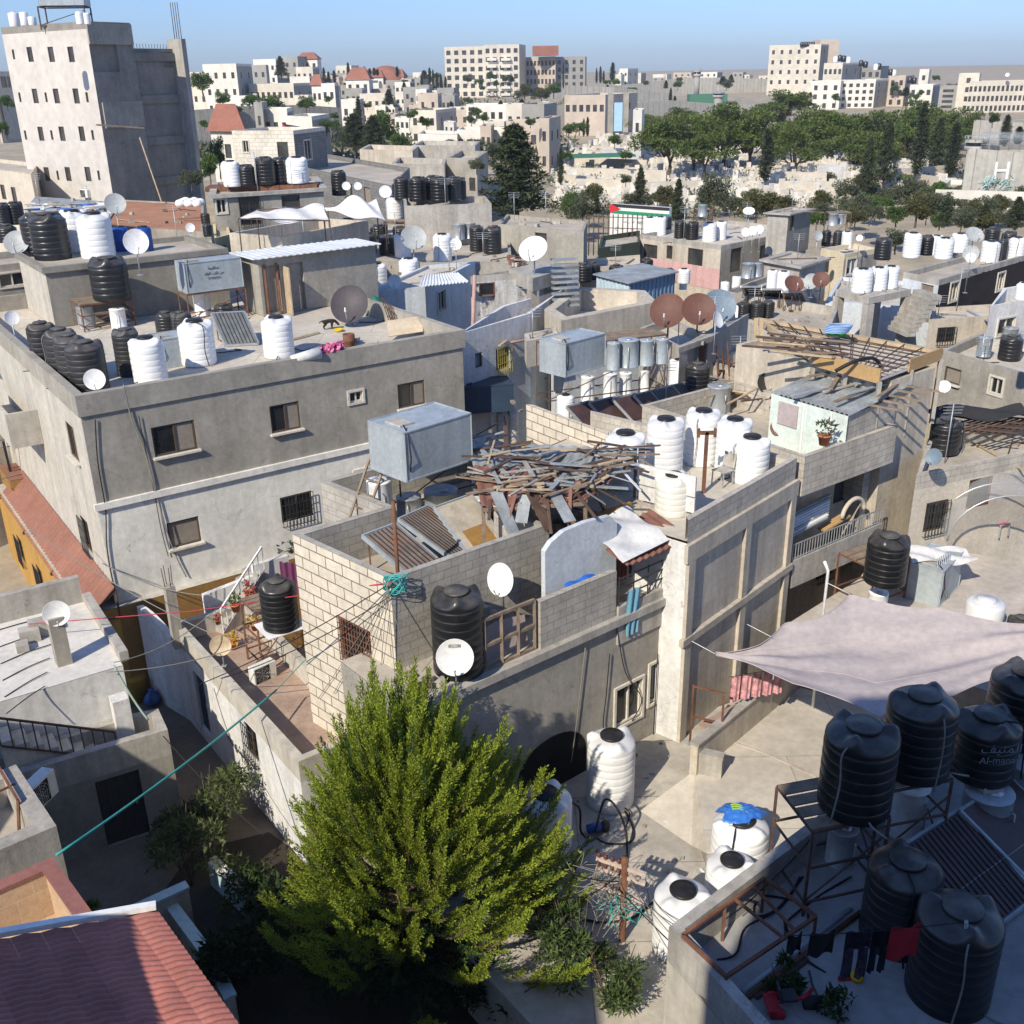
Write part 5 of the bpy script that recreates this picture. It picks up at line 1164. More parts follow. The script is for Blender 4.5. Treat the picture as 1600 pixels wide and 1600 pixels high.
# leaning utility pole with a thicket of wires
pb_=P(975,1620,.0); pb_=P(972,1480,zK-.2); pt_=Vector((pb_.x,pb_.y,ztop(pb_,1340)))
po=thing('utility_pole',(pb_.x,pb_.y,zK),'rusty steel utility pole with wooden cross arms and tangled wires','utility pole')
MB().tube([(pb_.x,pb_.y,0),pt_],.072,12).build('pole',RUST,po)
for k,dz in enumerate((.25,.48,.95)):
    c=pt_-Vector((0,0,dz)); MB().bar(c+Vector((-.55,.18,.1)),c+Vector((.4,-.13,-.07)),.075).build('cross_arm',mat('pale cross arm',(.52,.42,.36),var=.2),po)
    for j in range(4):
        MB().lathe([(0,0),(.03,0),(.045,.03),(.03,.06),(.045,.08),(0,.1)],8,c+Vector((-.5+.13*j,.16-.04*j,.14-.02*j))).build('insulator',flat('brown insulator',(.16,.05,.035)),po)
wr=MB()
for i in range(75):
    a=pt_+Vector((rnd.gauss(-.25,.22),rnd.gauss(0,.15),rnd.uniform(-1.25,-.2))); b=a+Vector((rnd.gauss(-.1,.3),rnd.gauss(0,.2),rnd.gauss(-.05,.2))); m_=a.lerp(b,.5)+Vector((rnd.gauss(0,.12),rnd.gauss(0,.1),rnd.gauss(-.05,.14)))
    wr.tube(smooth([a,m_,b],4),.008,4)
wr.build('wire_tangle',CABLEG,po)
wr=MB()
for i in range(14):
    a=pt_+Vector((rnd.gauss(-.1,.15),rnd.gauss(-.05,.1),rnd.uniform(-1.2,-.8))); wr.tube(smooth([a,a+Vector((rnd.gauss(0,.2),rnd.gauss(0,.1),rnd.gauss(-.1,.12))),a+Vector((rnd.gauss(0,.25),rnd.gauss(0,.1),rnd.gauss(-.25,.2)))],4),.011,4)
wr.build('rope_ends',HOSET,po)
for k,(a,b,s,lab) in enumerate([((880,1402,4.4),0,.2,'wire from the pole into the conifer'),((840,1340,5.4),0,.15,'upper wire from the pole towards the cream house'),((1190,1600,4.8),0,.1,'wire from the pole down past the near roof wall')]):
    cable('wire',[P(*a),pt_-Vector((.1,0,.4+.2*k))],.012,CABLE,lab,'wire',s)
for k in range(3): a=pt_-Vector((-.1,0,.5+.1*k)); cable('wire',[a,P(1130+70*k,1600,5.0)],.009,CABLEG,'thin wire slanting from the pole across the near wall face','wire',.25,group='thin wires by the near wall')
# ================================================================ near roof in the shade, lower right
zG=4.4
Ga,Gb,Gc=P2(1045,1448,5.15),P2(1300,1258,5.15),P2(1640,1030,5.15)
Gl=P2(1215,1640,5.15)
poly=[Ga,Gl+(Gl-Ga)*.35,Vector((19,9.5)),Vector((19,22)),Gc+(Gc-Gb)*.3,Gb]
hg=house(poly,0,5.15,'near flat roof in shade crowded with black tanks in the lower right corner','house',wall=RENDC,roof=mat('grey shaded roof cement',(.33,.325,.315),var=.2,scale=.5,spots=.3,spotcol=(.24,.235,.23)),par_h=.72,par_t=.2,parm=CONCL)
cable('cable',smooth([P(1135,1435,5.16),P(1180,1400,5.0),P(1260,1320,4.98),P(1275,1285,5.17)]),.012,CABLE,'thin black cable drooping along the inner face of the near parapet')
def gtank(x,yt,yb,w,z,lab,k='b'): return tank(k,x,yt,yb,w,z,lab,'black tanks on the near shaded roof')
zs=6.3
for (x,y,lab,dx) in((1325,1262,'dark angle iron stand under the left black tank',1.3),(1425,1205,'dark angle iron stand under the middle black tank',1.3)):
    p=P2(x,y,zs); frame('tank_stand',(p.x-.75,p.y-.55,zG),zs-zG-.03,(1,.25),1.45,1.25,lab,m=RUSTL,rungs=2)
gtank(1333,1135,1258,113,zs,'black tank at the left end of the raised row, half sunlit')
gtank(1427,1087,1200,106,zs,'black tank second in the raised row, nearest the shade cloth')
gtank(1530,1118,1205,100,5.6,'black tank with pale lettering between the raised tanks and the drums')
gtank(1585,1050,1150,100,5.6,'black tank at the right edge under the shade cloth corner','q')
gtank(1398,1345,1465,112,zG,'black tank behind the washing line, left of the pair')
gtank(1478,1420,1552,128,zG,'largest black tank behind the red shirt')
bl=[t for t in bpy.data.objects if t.get('label','').startswith('black tank with pale lettering')][0]
lw=P(1530,1205,5.6); 
for tx,dz,s in(('\uFED2\uFEF4\uFEE8\uFEE4\uFEDF\uFE8D',.95,.26),('Al-manar',.70,.2)):
    r_=bl.scale.x*.515; lettering(tx,(lw.x,lw.y-r_,lw.z+dz),0,s,flat('faded pale lettering',(.20,.22,.25)),bl)
boiler(1312,1292,1345,46,zG+.75,'galvanised boiler under the left raised tank')
boiler(1412,1225,1300,58,zG,'white boiler under the second raised tank',m=WHITE)
boiler(1532,1235,1308,74,zG,'wide grey drum with a block on its lid',m=BLUEST)
boiler(1600,1195,1275,66,zG,'blue grey drum cut by the right picture edge',m=BLUEST)
q=P(1532,1235,zG); q=P(1532,1308,zG); tag(MB().box((q.x,q.y,ztop(q,1233)),.42,.22,.12,.2).build('cement_block',CONCL),'cement block weighing down the lid of the wide grey drum','block')
collector(P(1530,1470,zG+.15),P(1620,1400,zG+.15),P(1412,1322,zG+.95),'dark solar collector with bare tubes on the near shaded roof',m=COLL,slats=14,fr=BLUEST)
collector(P(1625,1395,zG+.15),P(1700,1335,zG+.15),P(1500,1268,zG+1.0),'second dark solar collector beside the first on the near roof',m=COLL,slats=0,fr=BLUEST)
# rusty frame, pipes and hoses on that roof
rf=MB(); a,b,c,d=P(1066,1462,5.2),P(1195,1372,5.2),P(1275,1432,4.9),P(1135,1526,5.2)
for p,q in((a,b),(b,c),(c,d),(d,a)): rf.bar(p,q,.055)
p=a.lerp(b,.62); q=d.lerp(c,.62); rf.bar(p,q,.045); p=a.lerp(b,.85); q=d.lerp(c,.75); rf.bar(p,q,.045)
for p in(b,c,a.lerp(b,.5),d): rf.bar(p,(p.x,p.y,zG),.045)
tag(rf.build('iron_rack',RUST),'large rusty iron frame standing over the corner of the near roof','iron frame')
for k,(pts,r_) in enumerate([(((1255,1370),(1215,1420),(1180,1430),(1190,1400),(1250,1412),(1262,1440),(1225,1460)),.022),(((1120,1500),(1150,1490),(1165,1450),(1210,1425),(1235,1400),(1250,1370)),.02),(((1230,1460),(1230,1440),(1280,1400),(1330,1370)),.02),(((1290,1520),(1250,1490),(1225,1440)),.02)]):
    cable('hose',smooth([P(x,y,zG+.04+.05*(i%2)) for i,(x,y) in enumerate(pts)],7),r_,CABLE,'black hose looping over the near roof floor','hose',group='hoses on the near roof')
for a,b,m,lab in(((1160,1550,4.5),(1330,1420,4.6),BLUEST,'blue grey pipe lying along the near roof'),((1165,1562,4.45),(1345,1425,4.5),RUST,'rusty pipe lying beside the blue grey pipe'),((1180,1560,4.45),(1262,1500,4.46),RUSTL,'short rusty bar lying on the near roof')):
    tag(MB().tube([P(*a),P(*b)],.045,8).build('pipe',m),lab,'pipe')
# washing line
l0,l1=P(1225,1462,6.3),P(1510,1440,6.3); cable('washing_line',[l0,l1],.008,CABLE,'washing line across the near shaded roof','washing line',.05)
def cloth(x0,x1,y,h,m,lab,legs=False):
    a=l0.lerp(l1,(x0-1225)/285); b=l0.lerp(l1,(x1-1225)/285)
    if legs:
        r=thing('trousers',a,lab,'clothing'); d=b-a
        sheet('waist',m,None,None,lambda s,t:tuple(a+d*s+Vector((0,.02*math.sin(9*s)+.01,-.30*t-.04))),10,5,.03,r)
        for s0 in(0,.58): sheet('leg',m,None,None,lambda s,t:tuple(a+d*(s0+.42*s+.04*math.sin(3*t))+Vector((0,.03*math.sin(7*s+2*t)+.01,-.34-(h-.34)*t))),7,10,.03,r)
    else: sheet('garment',m,lab,'clothing',lambda s,t:tuple(a+(b-a)*(s*(1-.06*t))+Vector((0,.03*math.sin(8*s+2*t),-h*t-.03*math.sin(5*s)))),12,12,.012)
cloth(1232,1254,0,.33,flat('black cloth',(.012,.012,.014),.95),'small black cloth at the left end of the washing line')
cloth(1266,1306,0,.42,flat('black cloth',(.012,.012,.014),.95),'wide black cloth second on the washing line')
cloth(1322,1362,0,.95,mat('dark floral cloth',(.03,.025,.045),var=.6,scale=14,spots=.4,spotcol=(.2,.09,.1),bump=0),'dark flowered trousers on the washing line',True)
cloth(1364,1392,0,.85,flat('dark navy cloth',(.012,.014,.024),.95),'plain dark trousers on the washing line',True)
cloth(1392,1440,0,.62,flat('red cotton',(.34,.018,.03),.95),'red shirt at the right end of the washing line')
tag(MB().tube([P(1510,1440,6.32),P(1505,1550,4.4)],.03,8).build('line_post',GALV),'slim grey post holding the washing line beside the largest tank','post')
# toys and the red tricycle
ty=P(1330,1533,zG); to=thing('toy',ty,'red blue and yellow plastic toy on the near roof floor','toy')
MB().lathe([(0,0),(.1,0),(.1,.1),(0,.12)],14,ty+Vector((.08,0,.04))).build('yellow_part',flat('yellow plastic',(.62,.42,.02)),to)
for dx in(-.12,.0): MB().tube([ty+Vector((dx-.02,.06,.06)),ty+Vector((dx+.05,.06,.06))],.06,12).build('wheel',BLUEP,to)
MB().bar(ty+Vector((-.22,-.02,.08)),ty+Vector((.02,.0,.05)),.06).build('red_part',flat('red plastic',(.5,.03,.03)),to)
tag(MB().box(P(1278,1519,zG+.003),.2,.12,.02,.8).build('blue_scrap',flat('light blue plastic',(.12,.38,.62))),'light blue plastic scrap on the near roof floor','scrap')
tc=P(1240,1580,zG); tr=thing('tricycle',tc,'red and black child tricycle parked on the near roof','tricycle'); L=lambda x,y,z:(tc.x+x,tc.y+y,tc.z+z)
TR=flat('tricycle red',(.42,.02,.03),.35)
MB().tube(smooth([L(-.32,0,.18),L(-.1,0,.24),L(.15,0,.3),L(.26,0,.5)],4),.03,8).build('frame',TR,tr)
MB().obox(L(-.12,0,.33),(.13,0,.01),(0,.11,0),(0,0,.03)).build('seat',IRON,tr); MB().obox(L(-.26,0,.44),(.02,0,.0),(0,.10,0),(-.02,0,.1)).build('seat_back',IRON,tr)
for x,y,r_ in((.28,0,.16),(-.3,.17,.12),(-.3,-.17,.12)):
    w_=MB().lathe([(.0,-.025),(r_,-.025),(r_,.025),(0,.025)],20); w_.v=[(L(x,y,r_)[0]+a,L(x,y,r_)[1]+c,L(x,y,r_)[2]+b) for a,b,c in w_.v]; w_.build('wheel',IRON if x>0 else TR,tr)
MB().tube([L(.25,-.24,.58),L(.24,0,.55),L(.25,.24,.58)],.022,8).build('handlebar',IRON,tr); MB().box(L(-.36,0,.16),.2,.36,.04).build('rear_step',TR,tr)
# ================================================================ mauve shade cloth
K={'a':P(1118,1022,5.5),'b':P(1328,928,5.9),'c':P(1625,975,6.1),'d':P(1600,1055,5.6),'e':P(1375,1120,5.4)}
def tarp(s,t):
    top=K['a'].lerp(K['b'],min(1,s/.42)) if s<.42 else K['b'].lerp(K['c'],(s-.42)/.58)
    bot=K['a'].lerp(K['e'],min(1,s/.5)) if s<.5 else K['e'].lerp(K['d'],(s-.5)/.5)
    q=bot.lerp(top,t); r=s*4.0+.15*t
    sag=.34*math.sin(PI*t)*math.sin(PI*min(1,s*1.05))+.05*math.sin(PI*t)*math.sin(11*t+3*s)*(.3+s)+.035*math.sin(23*t-5*s+2*math.sin(4*s))*math.sin(PI*t)+.02*math.sin(40*s+9*t)*math.exp(-s*3)
    e=.30*abs(math.sin(PI*s/.21))*(t**5) if s<.42 else .22*abs(math.sin(PI*(s-.42)/.29))*(t**5)
    e2=.16*abs(math.sin(PI*s/.25))*((1-t)**5)
    return (q.x+.2*e,q.y-e+e2,q.z-sag-.1*e)
tag(MB().grid(tarp,110,60,True,.012).build('shade_cloth',TARP),'large mauve grey shade cloth stretched over the roof terrace','shade cloth')
tp_=[o for o in bpy.data.objects if o.name=='shade_cloth'][0]
for t_ in(.34,.67): MB().tube([Vector(tarp(i/60,t_))+Vector((0,0,.004)) for i in range(61)],.008,4).build('seam',TARP,tp_)
MB().tube([Vector(tarp(i/60,0)) for i in range(61)]+[Vector(tarp(1,i/20)) for i in range(21)]+[Vector(tarp(1-i/60,1)) for i in range(61)]+[Vector(tarp(0,1-i/20)) for i in range(21)],.013,4).build('hem',TARP,tp_)
for k,(x,y,z) in enumerate([(1118,1022,5.5),(1205,995,5.7),(1328,928,5.9),(1600,1055,5.6)]):
    cable('guy_rope',[P(x,y,z),P(x,y,z)+Vector((-.5 if k<3 else .5,.35,.15))],.008,WHITE,'thin guy rope tying the shade cloth edge','rope',group='guy ropes of the shade cloth')
p=P(1289,935,5.4); q=P(1280,1000,3.4); tag(MB().tube([(p.x,p.y,1.6),(p.x,p.y,6.2),(p.x-.15,p.y-.1,6.5)],.04,8).build('pipe_post',WHITE),'white bent pipe post behind the shade cloth','post')
# pink striped washing and bench below
pk=mat('pink striped cloth',(.55,.28,.30),var=.5,scale=6,fine=.3,bump=0)
for k in range(5):
    a=P(1143+17*k,1058-3*k,3.9); sheet('pink_garment',pk,('first','second','third','fourth','fifth')[k]+' pink striped garment from left below the shade cloth','clothing',lambda s,t:tuple(a+Vector((.24*s,.04*math.sin(9*s)+.06*t,-.75*t))),8,8,.012)
cable('washing_line',[P(1138,1058,3.95),P(1235,1042,3.95)],.008,CABLE,'short line carrying pink washing','washing line')
tag(MB().obox((P(1100,1138,2.5)+P(1190,1088,2.5))/2,(P(1190,1088,2.5)-P(1100,1138,2.5))/2,(-.12,.16,0),(0,0,.03)).build('plank_bench',mat('worn pink plank',(.37,.26,.21))),'worn pinkish plank lying under the pink washing','plank')
fm=MB(); 
for x,y0_,y1_ in((1078,1070,1160),(1125,1088,1172)):
    b_=P(x,y1_,2.1); fm.bar(b_,(b_.x,b_.y,ztop(b_,y0_)),.05)
a=P(1078,1160,2.1); b_=P(1125,1172,2.1); za=ztop(a,1072); fm.bar((a.x,a.y,za),(b_.x,b_.y,za),.045); fm.bar((a.x,a.y,2.9),(b_.x,b_.y,2.9),.045)
tag(fm.build('iron_rack',RUST),'slim rusty iron door frame standing at the courtyard corner','iron frame')
lowwall([P2(1085,1165,2.9),P2(1270,1015,2.9)],1.0,TAN,'low rendered wall behind the pink washing',name='low_wall',z0=1.9,cop=CONCL)
lowwall([P2(1085,1175,2.6),P2(1130,1185,2.6)],1.0,CONCL,'short cement kerb under the iron door frame',name='low_wall',z0=1.62,cop=CONCL)
def bl(label,A,B,C,Y,mode='r',z0=None,h=None,**k):
    """house from three photo pixels of its roof edge; Y: forward distance of corner B"""
    b=Yp(B[0],B[1],Y); z=b.z; a=P2(A[0],A[1],z); c=P2(C[0],C[1],z); b=b.xy
    poly=fr(a,b,c) if mode=='r' else fl(a,b,c)
    if area2(poly)<0: print('CW',label); poly=poly[::-1]
    zz=z0 if z0 is not None else (z-h if h else gz(Y)-.5)
    o=house(poly,zz,z,label,**k); o['zt']=z; ROOFS.append((poly,o['zr']+.012)); return o
ROOFS=[]
def zr(o): return o['zr']+.01
# ---------------------------------------------------------------- left edge
l1=bl('grey house with a small white window behind the grey roof at the left edge',(-70,422),(92,404),(85,385),45,wall=CONC,wins=[(0,18,434,1.0,.55,'white')],roof=ROOFG,par_h=.3)
cluster('on the left edge roof behind the hut','tanks at the left edge',[('b',8,318,352,24),('b',27,316,350,26),('b',14,352,378,30)],zr(l1)+.6)
l2=bl('beige house under a shade frame at the left edge',(-130,650),(48,604),(30,570),41,wall=BEIGE,roof=ROOFL,par_h=.25,parm=RENDW)
dish(8,568,70,39.0,'large blue grey dish cut by the left picture edge',DISHB,zb=6.4,az=.5,el=.7)
dish(18,497,22,36,'tiny white dish on the left edge roof',zb=8.7,az=.3,el=.3)
sheet('canopy',mat('lilac sheet',(.5,.42,.5)),'pale lilac sheet over the side street at the left edge','canopy',lambda s,t:tuple(P(20,735,3.4)+Vector((1.9*s,2.0*t,.1*math.sin(6*s)))),10,6,.03)
lb=MB(); 
for k in range(6): a=P(0,640+12*k,5.6); lb.tube([a,a+Vector((1.9,.6,.1))],.015,5)
lb.bar(P(5,690,5.4),P(22,760,3.2),.09); tag(lb.build('pergola',IRON),'dark iron pergola bars beside the beige house','pergola')
lr=bl('low house roofed with red tiles behind the grey house',(15,752),(95,738),(75,715),38,wall=BROWN,roof=RTILE2,par_h=0)
# ---------------------------------------------------------------- tall unfinished building
TB=Yp(133,33,82); zt=TB.z; TBp=TB.xy; TA=P2(8,45,zt) if False else None
dA=ray(8,80); dC=ray(292,80); TA=Vector((dA[0]/dA[1]*89,89)); TC=Vector((dC[0]/dC[1]*90,90))
us=(TC-TBp).normalized(); Ls=(TC-TBp).length; uw=(TA-TBp).normalized(); Lw=(TA-TBp).length
ns=Vector((us.y,-us.x))
wl=[]
for row,n6 in(((85,.8),0),((152,.9),1),((211,.9),1),((274,.9),1)):
    y=row[0]; sh=(y-85)*.15
    for x in(47,80,111): wl.append((0,x+sh-(2 if n6 else 0),y-(0 if not n6 else 2),.75,1.05,'far'))
    for x in((21,),(21,62,126))[n6]: wl.append((0,x+sh,y,.32,.7,'far'))
p1=TBp+us*(Ls*.43)
tb=house([TA,TBp,p1,p1+uw*Lw],4,zt,'tall unfinished building with a white facade and bare grey concrete side','apartment building',wall=CONCD,roof=ROOFG,par_h=.5,mats={0:mat('off white plaster facade',(.53,.495,.455),var=.05,scale=.15)},
  wins=wl,doors=[(1,160,88,2.4,2.1,'hole')])
q1=p1-ns*1.1; q2=TC-ns*1.1
house([q1,q2,q2+uw*(Lw-1.6),q1+uw*(Lw-1.6)],4,zt-1.7,'',wall=CONCD,roof=ROOFG,par_h=.2,root=tb,doors=[(0,268,92,1.5,1.1,'hole')])
for k in range(5):
    z=zt-2.6-3.05*k; a,b=p1+us*.02,TC-us*.5; MB().prism([a-ns*.93,b-ns*.93,b-ns*1.09,a-ns*1.09],z,z+.6).build('floor_beam',CONCD,tb)
MB().prism([TC-us*.45,TC,TC-ns*1.6,TC-us*.45-ns*1.6],4,zt-1.0).build('pillar',CONCL,tb)
lb=MB()
for k in range(4): a=TC-us*.2-ns*(.2+.25*k); lb.tube([tuple(a)+(zt-1.2,),tuple(a)+(zt+1.6,)],.03,5)
for k in range(18): a=p1.lerp(TC,k/18)-ns*1.6; lb.tube([tuple(a)+(zt-1.8,),tuple(a)+(zt-1.35,)],.02,4)
lb.build('starter_bar',RUSTL,tb)
bm=TBp+us*(Ls*.2); MB().prism([TBp+ns*.12,p1+ns*.12,p1+ns*.005,TBp+ns*.005],zt-1.5,zt-.1).build('top_beam',CONC,tb)
MB().prism([TBp+ns*.12+us*.3,p1+ns*.12,p1+ns*.005,TBp+ns*.005+us*.3],zt-7.2,zt-5.4).build('balcony_band',CONC,tb)
sc_=MB(); sc_.bar(Yp(150,195,81),Yp(225,200,84),.12); sc_.bar(Yp(218,215,83),Yp(253,318,80),.07); tag(sc_.build('scaffold_pole',WOODL),'pale scaffold poles against the bare concrete side','scaffold')
cluster('on the tall unfinished building','tanks on the tall building',[('v',24,20,42,16),('v',40,19,40,13),('v',51,26,40,14),('w',126,18,38,12),('w',137,20,38,11)],zt-.45)
q=Yp(98,30,85); fr2=frame('tank_stand',(q.x-1.7,q.y,zt-.4),1.6,(1,.1),3.3,1.8,'iron stand carrying a steel tank on the tall building',m=RUSTL,shelf=False,th=.09); steelbox((q.x,q.y+.9),.1,3.2,1.8,1.7,BLUEST,'blue grey steel tank high on the tall building',zt+1.22)
aq=onplane(135,302,TA,TBp); aircon((aq.x,aq.y-.25),-PI/2-.5,'air conditioner low on the white facade',1.0,aq.z-.3)
# low neighbours round it
bl('pale block with open bays left of the tall white facade',(-30,262),(48,272),(60,255),80,wall=BEIGE,wins=[(0,5,300,.9,1.1,'far'),(0,22,304,.9,1.1,'far')],par_h=.3)
bl('cream house far behind at the left edge',(-20,112),(22,112),(26,111.5),230,wall=BEIGE,wins=[(0,6,128,2,2,'far'),(0,16,128,2,2,'far')],par_h=.4)
ra=bl('low house with a red earth roof below the tall building',(160,352),(318,362),(318,318),64,wall=CONC,roof=RSOIL,par_h=.1)
for k in range(8): 
    p=P(282+4.5*k,323-(k%3)*2,zr(ra)); tag(MB().lathe([(0,0),(.3,0),(.36,.2),(.3,.42),(.12,.5),(0,.5)],12,p).build('sack',WHITE),'white filled sack at the back of the red earth roof','sack','white sacks on the red earth roof')
jk=bl('shed roof of mixed scrap sheets before the tall facade',(38,328),(160,338),(165,315),58,wall=CONC,roof=SHEETG,par_h=0)
for i in range(40): p=P(rnd.uniform(48,162),rnd.uniform(317,330),zr(jk)+.03+.002*i); tag(MB().box(p,rnd.uniform(.5,1.4),rnd.uniform(.2,.6),.06,rnd.uniform(0,3)).build('scrap_sheet',rnd.choice((WHITE,SHEETW,BLUEST,SHEETG,CONCL,TARPB,WOODL))),'scrap sheet lying on the shed roof before the tall facade','sheet','scrap sheets on the shed roof')
# small roofs between the stair hut and the concrete house
sm=bl('low grey house with boilers between hut and concrete house',(255,408),(335,402),(330,370),50,wall=CONC,roof=ROOFG,par_h=.25)
boiler(270,372,396,22,zr(sm)+.1,'galvanised boiler left of a pair beside the blue barrels'); boiler(298,372,395,22,zr(sm)+.1,'galvanised boiler right of a pair beside the blue barrels')
frame('tank_stand',tuple(P2(284,400,zr(sm)))+(zr(sm)-.6,),.65,(1,0),1.0,.7,'iron stand under the two boilers beside the blue barrels')
dish(297,356,14,51,'small white dish above the two boilers',zb=zr(sm),az=.1)
cluster('stacked beside the red earth roof','tanks by the red earth roof',[('b',322,333,350,14),('b',325,350,368,14)],zr(sm)+.9)
# ---------------------------------------------------------------- concrete house with five tanks, terrace with white sheeting
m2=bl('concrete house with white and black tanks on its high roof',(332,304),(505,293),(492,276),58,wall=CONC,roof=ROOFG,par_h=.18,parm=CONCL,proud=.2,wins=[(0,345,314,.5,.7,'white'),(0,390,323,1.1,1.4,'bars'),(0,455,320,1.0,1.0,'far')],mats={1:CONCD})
cluster('on the concrete house roof','tanks on the concrete house',[('w',364,252,291,28),('b',387,258,290,26),('b',417,246,288,32),('b',441,247,286,28),('w',466,246,286,34)],zr(m2)+.3)
MB
tag(MB().box(tuple(P2(412,296,zr(m2)))+(zr(m2),),6.0,1.5,.25,.05).build('tank_rack',RUST),'long low rusty rack under the row of tanks','rack')
m2b=bl('yellow and grey side house beside the concrete house',(335,372),(360,366),(355,345),53,wall=mat('yellow render',(.58,.50,.27)),roof=ROOFG,par_h=.2,wins=[(0,350,395,.5,.7,'far')])
m3=bl('terrace house with a tan parapet under torn white sheeting',(358,364),(440,370),(575,345),50,wall=TAN,roof=ROOFL,par_h=.9,parm=TAN)
z3=zr(m3); wp_=[P(372,342,z3+1.9),P(515,345,z3+1.8),P(505,322,z3+2.2),P(400,328,z3+2.1)]
sheet('white_sheeting',TARPW,'torn white plastic sheeting on a pipe frame over the terrace','sheeting',lambda s,t:tuple(wp_[0].lerp(wp_[1],s).lerp(wp_[3].lerp(wp_[2],s),t)+Vector((0,0,.16*math.sin(9*s)*math.sin(5*t+3*s)))),30,12,.01)
hp=[P(505,330,z3+1.5),P(602,345,z3+1.4),P(588,312,z3+2.1),P(512,324,z3+1.7)]
sheet('white_sheeting',TARPW,'billowing white tarpaulin hump right of the torn sheeting','sheeting',lambda s,t:tuple(hp[0].lerp(hp[1],s).lerp(hp[3].lerp(hp[2],s),t)+Vector((0,0,.6*math.sin(PI*s)**2*math.sin(PI*t)+.1*math.sin(9*s+4*t)))),24,12,.01)
pf=thing('pipe_canopy',tuple(wp_[0])[:2]+(z3,),'thin pipe frame holding the white sheeting','pipe frame')
for p in wp_+hp: MB().tube([(p.x,p.y,z3),p],.03,5).build('post',RUSTL,pf)
for i in range(4): MB().tube([wp_[i],wp_[(i+1)%4]],.03,5).build('rail',RUSTL,pf)

for k in range(12):
    p=P(420+6*k,362-(k%3)*3,z3); tag(MB().lathe([(0,0),(.16,0),(.2,.3),(.2,.36),(0,.36)],12,p).build('bucket',rnd.choice((BLUEP,WHITE,CONCL,BLUEP))),'bucket or basin on the terrace under the white sheeting','bucket','buckets under the white sheeting')
sheet('white_roof',SHEETW,'long flat white sheet roof in front of the tan terrace','sheet roof',lambda s,t:tuple(P(338,412,10.4).lerp(P(550,402,10.4),s).lerp(P(440,388,10.4).lerp(P(540,392,10.4),s),t)),20,6,.05)
# grey stone house with sloping parapet and the white house above it
gs=bl('dark grey block house with a stepped parapet behind the concrete house',(430,252),(612,290),(640,262),72,wall=BLOCKD,roof=ROOFG,par_h=.4,wins=[(0,520,277,.8,1.0,'far'),(0,572,275,1.3,1.6,'shut'),(0,547,275,.5,1.5,'far')])
gw=bl('white block house with a dark grey side above the grey block house',(362,204),(458,204),(508,198),88,wall=mat('white block facing',(.62,.58,.5),uvbrick=(.6,.3,.02,(.45,.42,.36))),roof=ROOFL,par_h=.3,mats={1:BLOCKD},wins=[(0,384,229,.55,.9,'white'),(0,442,235,1.0,1.3,'far'),(1,481,234,1.3,1.5,'white')])
tank('b',531,267,305,24,zr(m3)+1.5,'black water tank alone before the grey block house','tanks on the middle roofs')
for x,y,w,l in((541,291,13,'left'),(559,291,12,'right')): dish(x,y,w,60,f'small white dish on the grey block house, {l} of two',zb=zr(m2)-.6)
# ---------------------------------------------------------------- row of black tanks
m4=bl('concrete house carrying a tight row of black tanks',(632,322),(768,318),(758,306),60,wall=CONCL,roof=ROOFG,par_h=.35)
cluster('on the house left of the big conifer','black tanks left of the conifer',[('b',628,277,312,23),('b',653,277,314,27),('b',676,275,311,24),('b',687,277,316,29),('b',710,277,313,23),('b',722,281,311,14)],zr(m4)+.25)
dish(602,300,19,55,'white dish left of a white tank on a stand',zb=zr(m4)-1)
p=P2(617,345,zr(m4)-.9); frame('tank_stand',(p.x-.6,p.y-.4,zr(m4)-2.2),1.3,(1,0),1.2,.9,'iron stand under the white tank before the black row')
tank('w',617,308,342,26,zr(m4)-.9,'white tank on an iron stand before the row of black tanks','tanks on the middle roofs')
m5=bl('wide flat roofed house crowded with boilers and black tanks',(545,408),(800,412),(795,352),52,wall=CONC,roof=ROOFG,par_h=.22)
z5=zr(m5)
cluster('on the crowded middle roof','black tanks on the crowded middle roof',[('b',546,342,384,28),('b',593,352,372,28),('b',577,364,394,26),('b',606,368,398,26),('b',626,354,374,24),('b',671,345,382,24),('b',688,343,370,22),('b',745,353,392,22),('b',756,342,360,24),('b',770,355,396,28)],z5)
for k,(x,yt,yb,w,lab) in enumerate([(630,366,402,26,'white tank before the grey dish on the crowded roof'),(692,366,408,29,'white tank on the open right part of the crowded roof'),(640,404,452,30,'white tank on the pale blue house beside a small dish'),(590,412,455,33,'front white tank on the pale blue house roof'),(572,396,420,30,'low domed white tank behind the front white tank')]):
    tank('w',x,yt,yb,w,z5 if k<2 else z5-.9,lab,'white tanks on the middle roofs')
for x,yt,yb,w,l in((522,354,382,26,'boiler on a stand left of the black drum'),(551,381,404,16,'short boiler below the black drum'),(640,337,352,10,'narrow boiler behind the white tank'),(717,350,374,20,'left boiler of a pair on legs right of the white tank'),(734,348,372,18,'right boiler of a pair on legs right of the white tank')): boiler(x,yt,yb,w,z5+.35,'galvanised '+l)
dish(646,373,40,52.5,'large pale grey dish leaning among the tanks',DISHG,zb=z5,az=.2,el=.6)
dish(712,382,18,51,'small white dish behind the right white tank',zb=z5); dish(617,440,21,46,'small white dish between two white tanks',zb=z5-1,az=-.3)
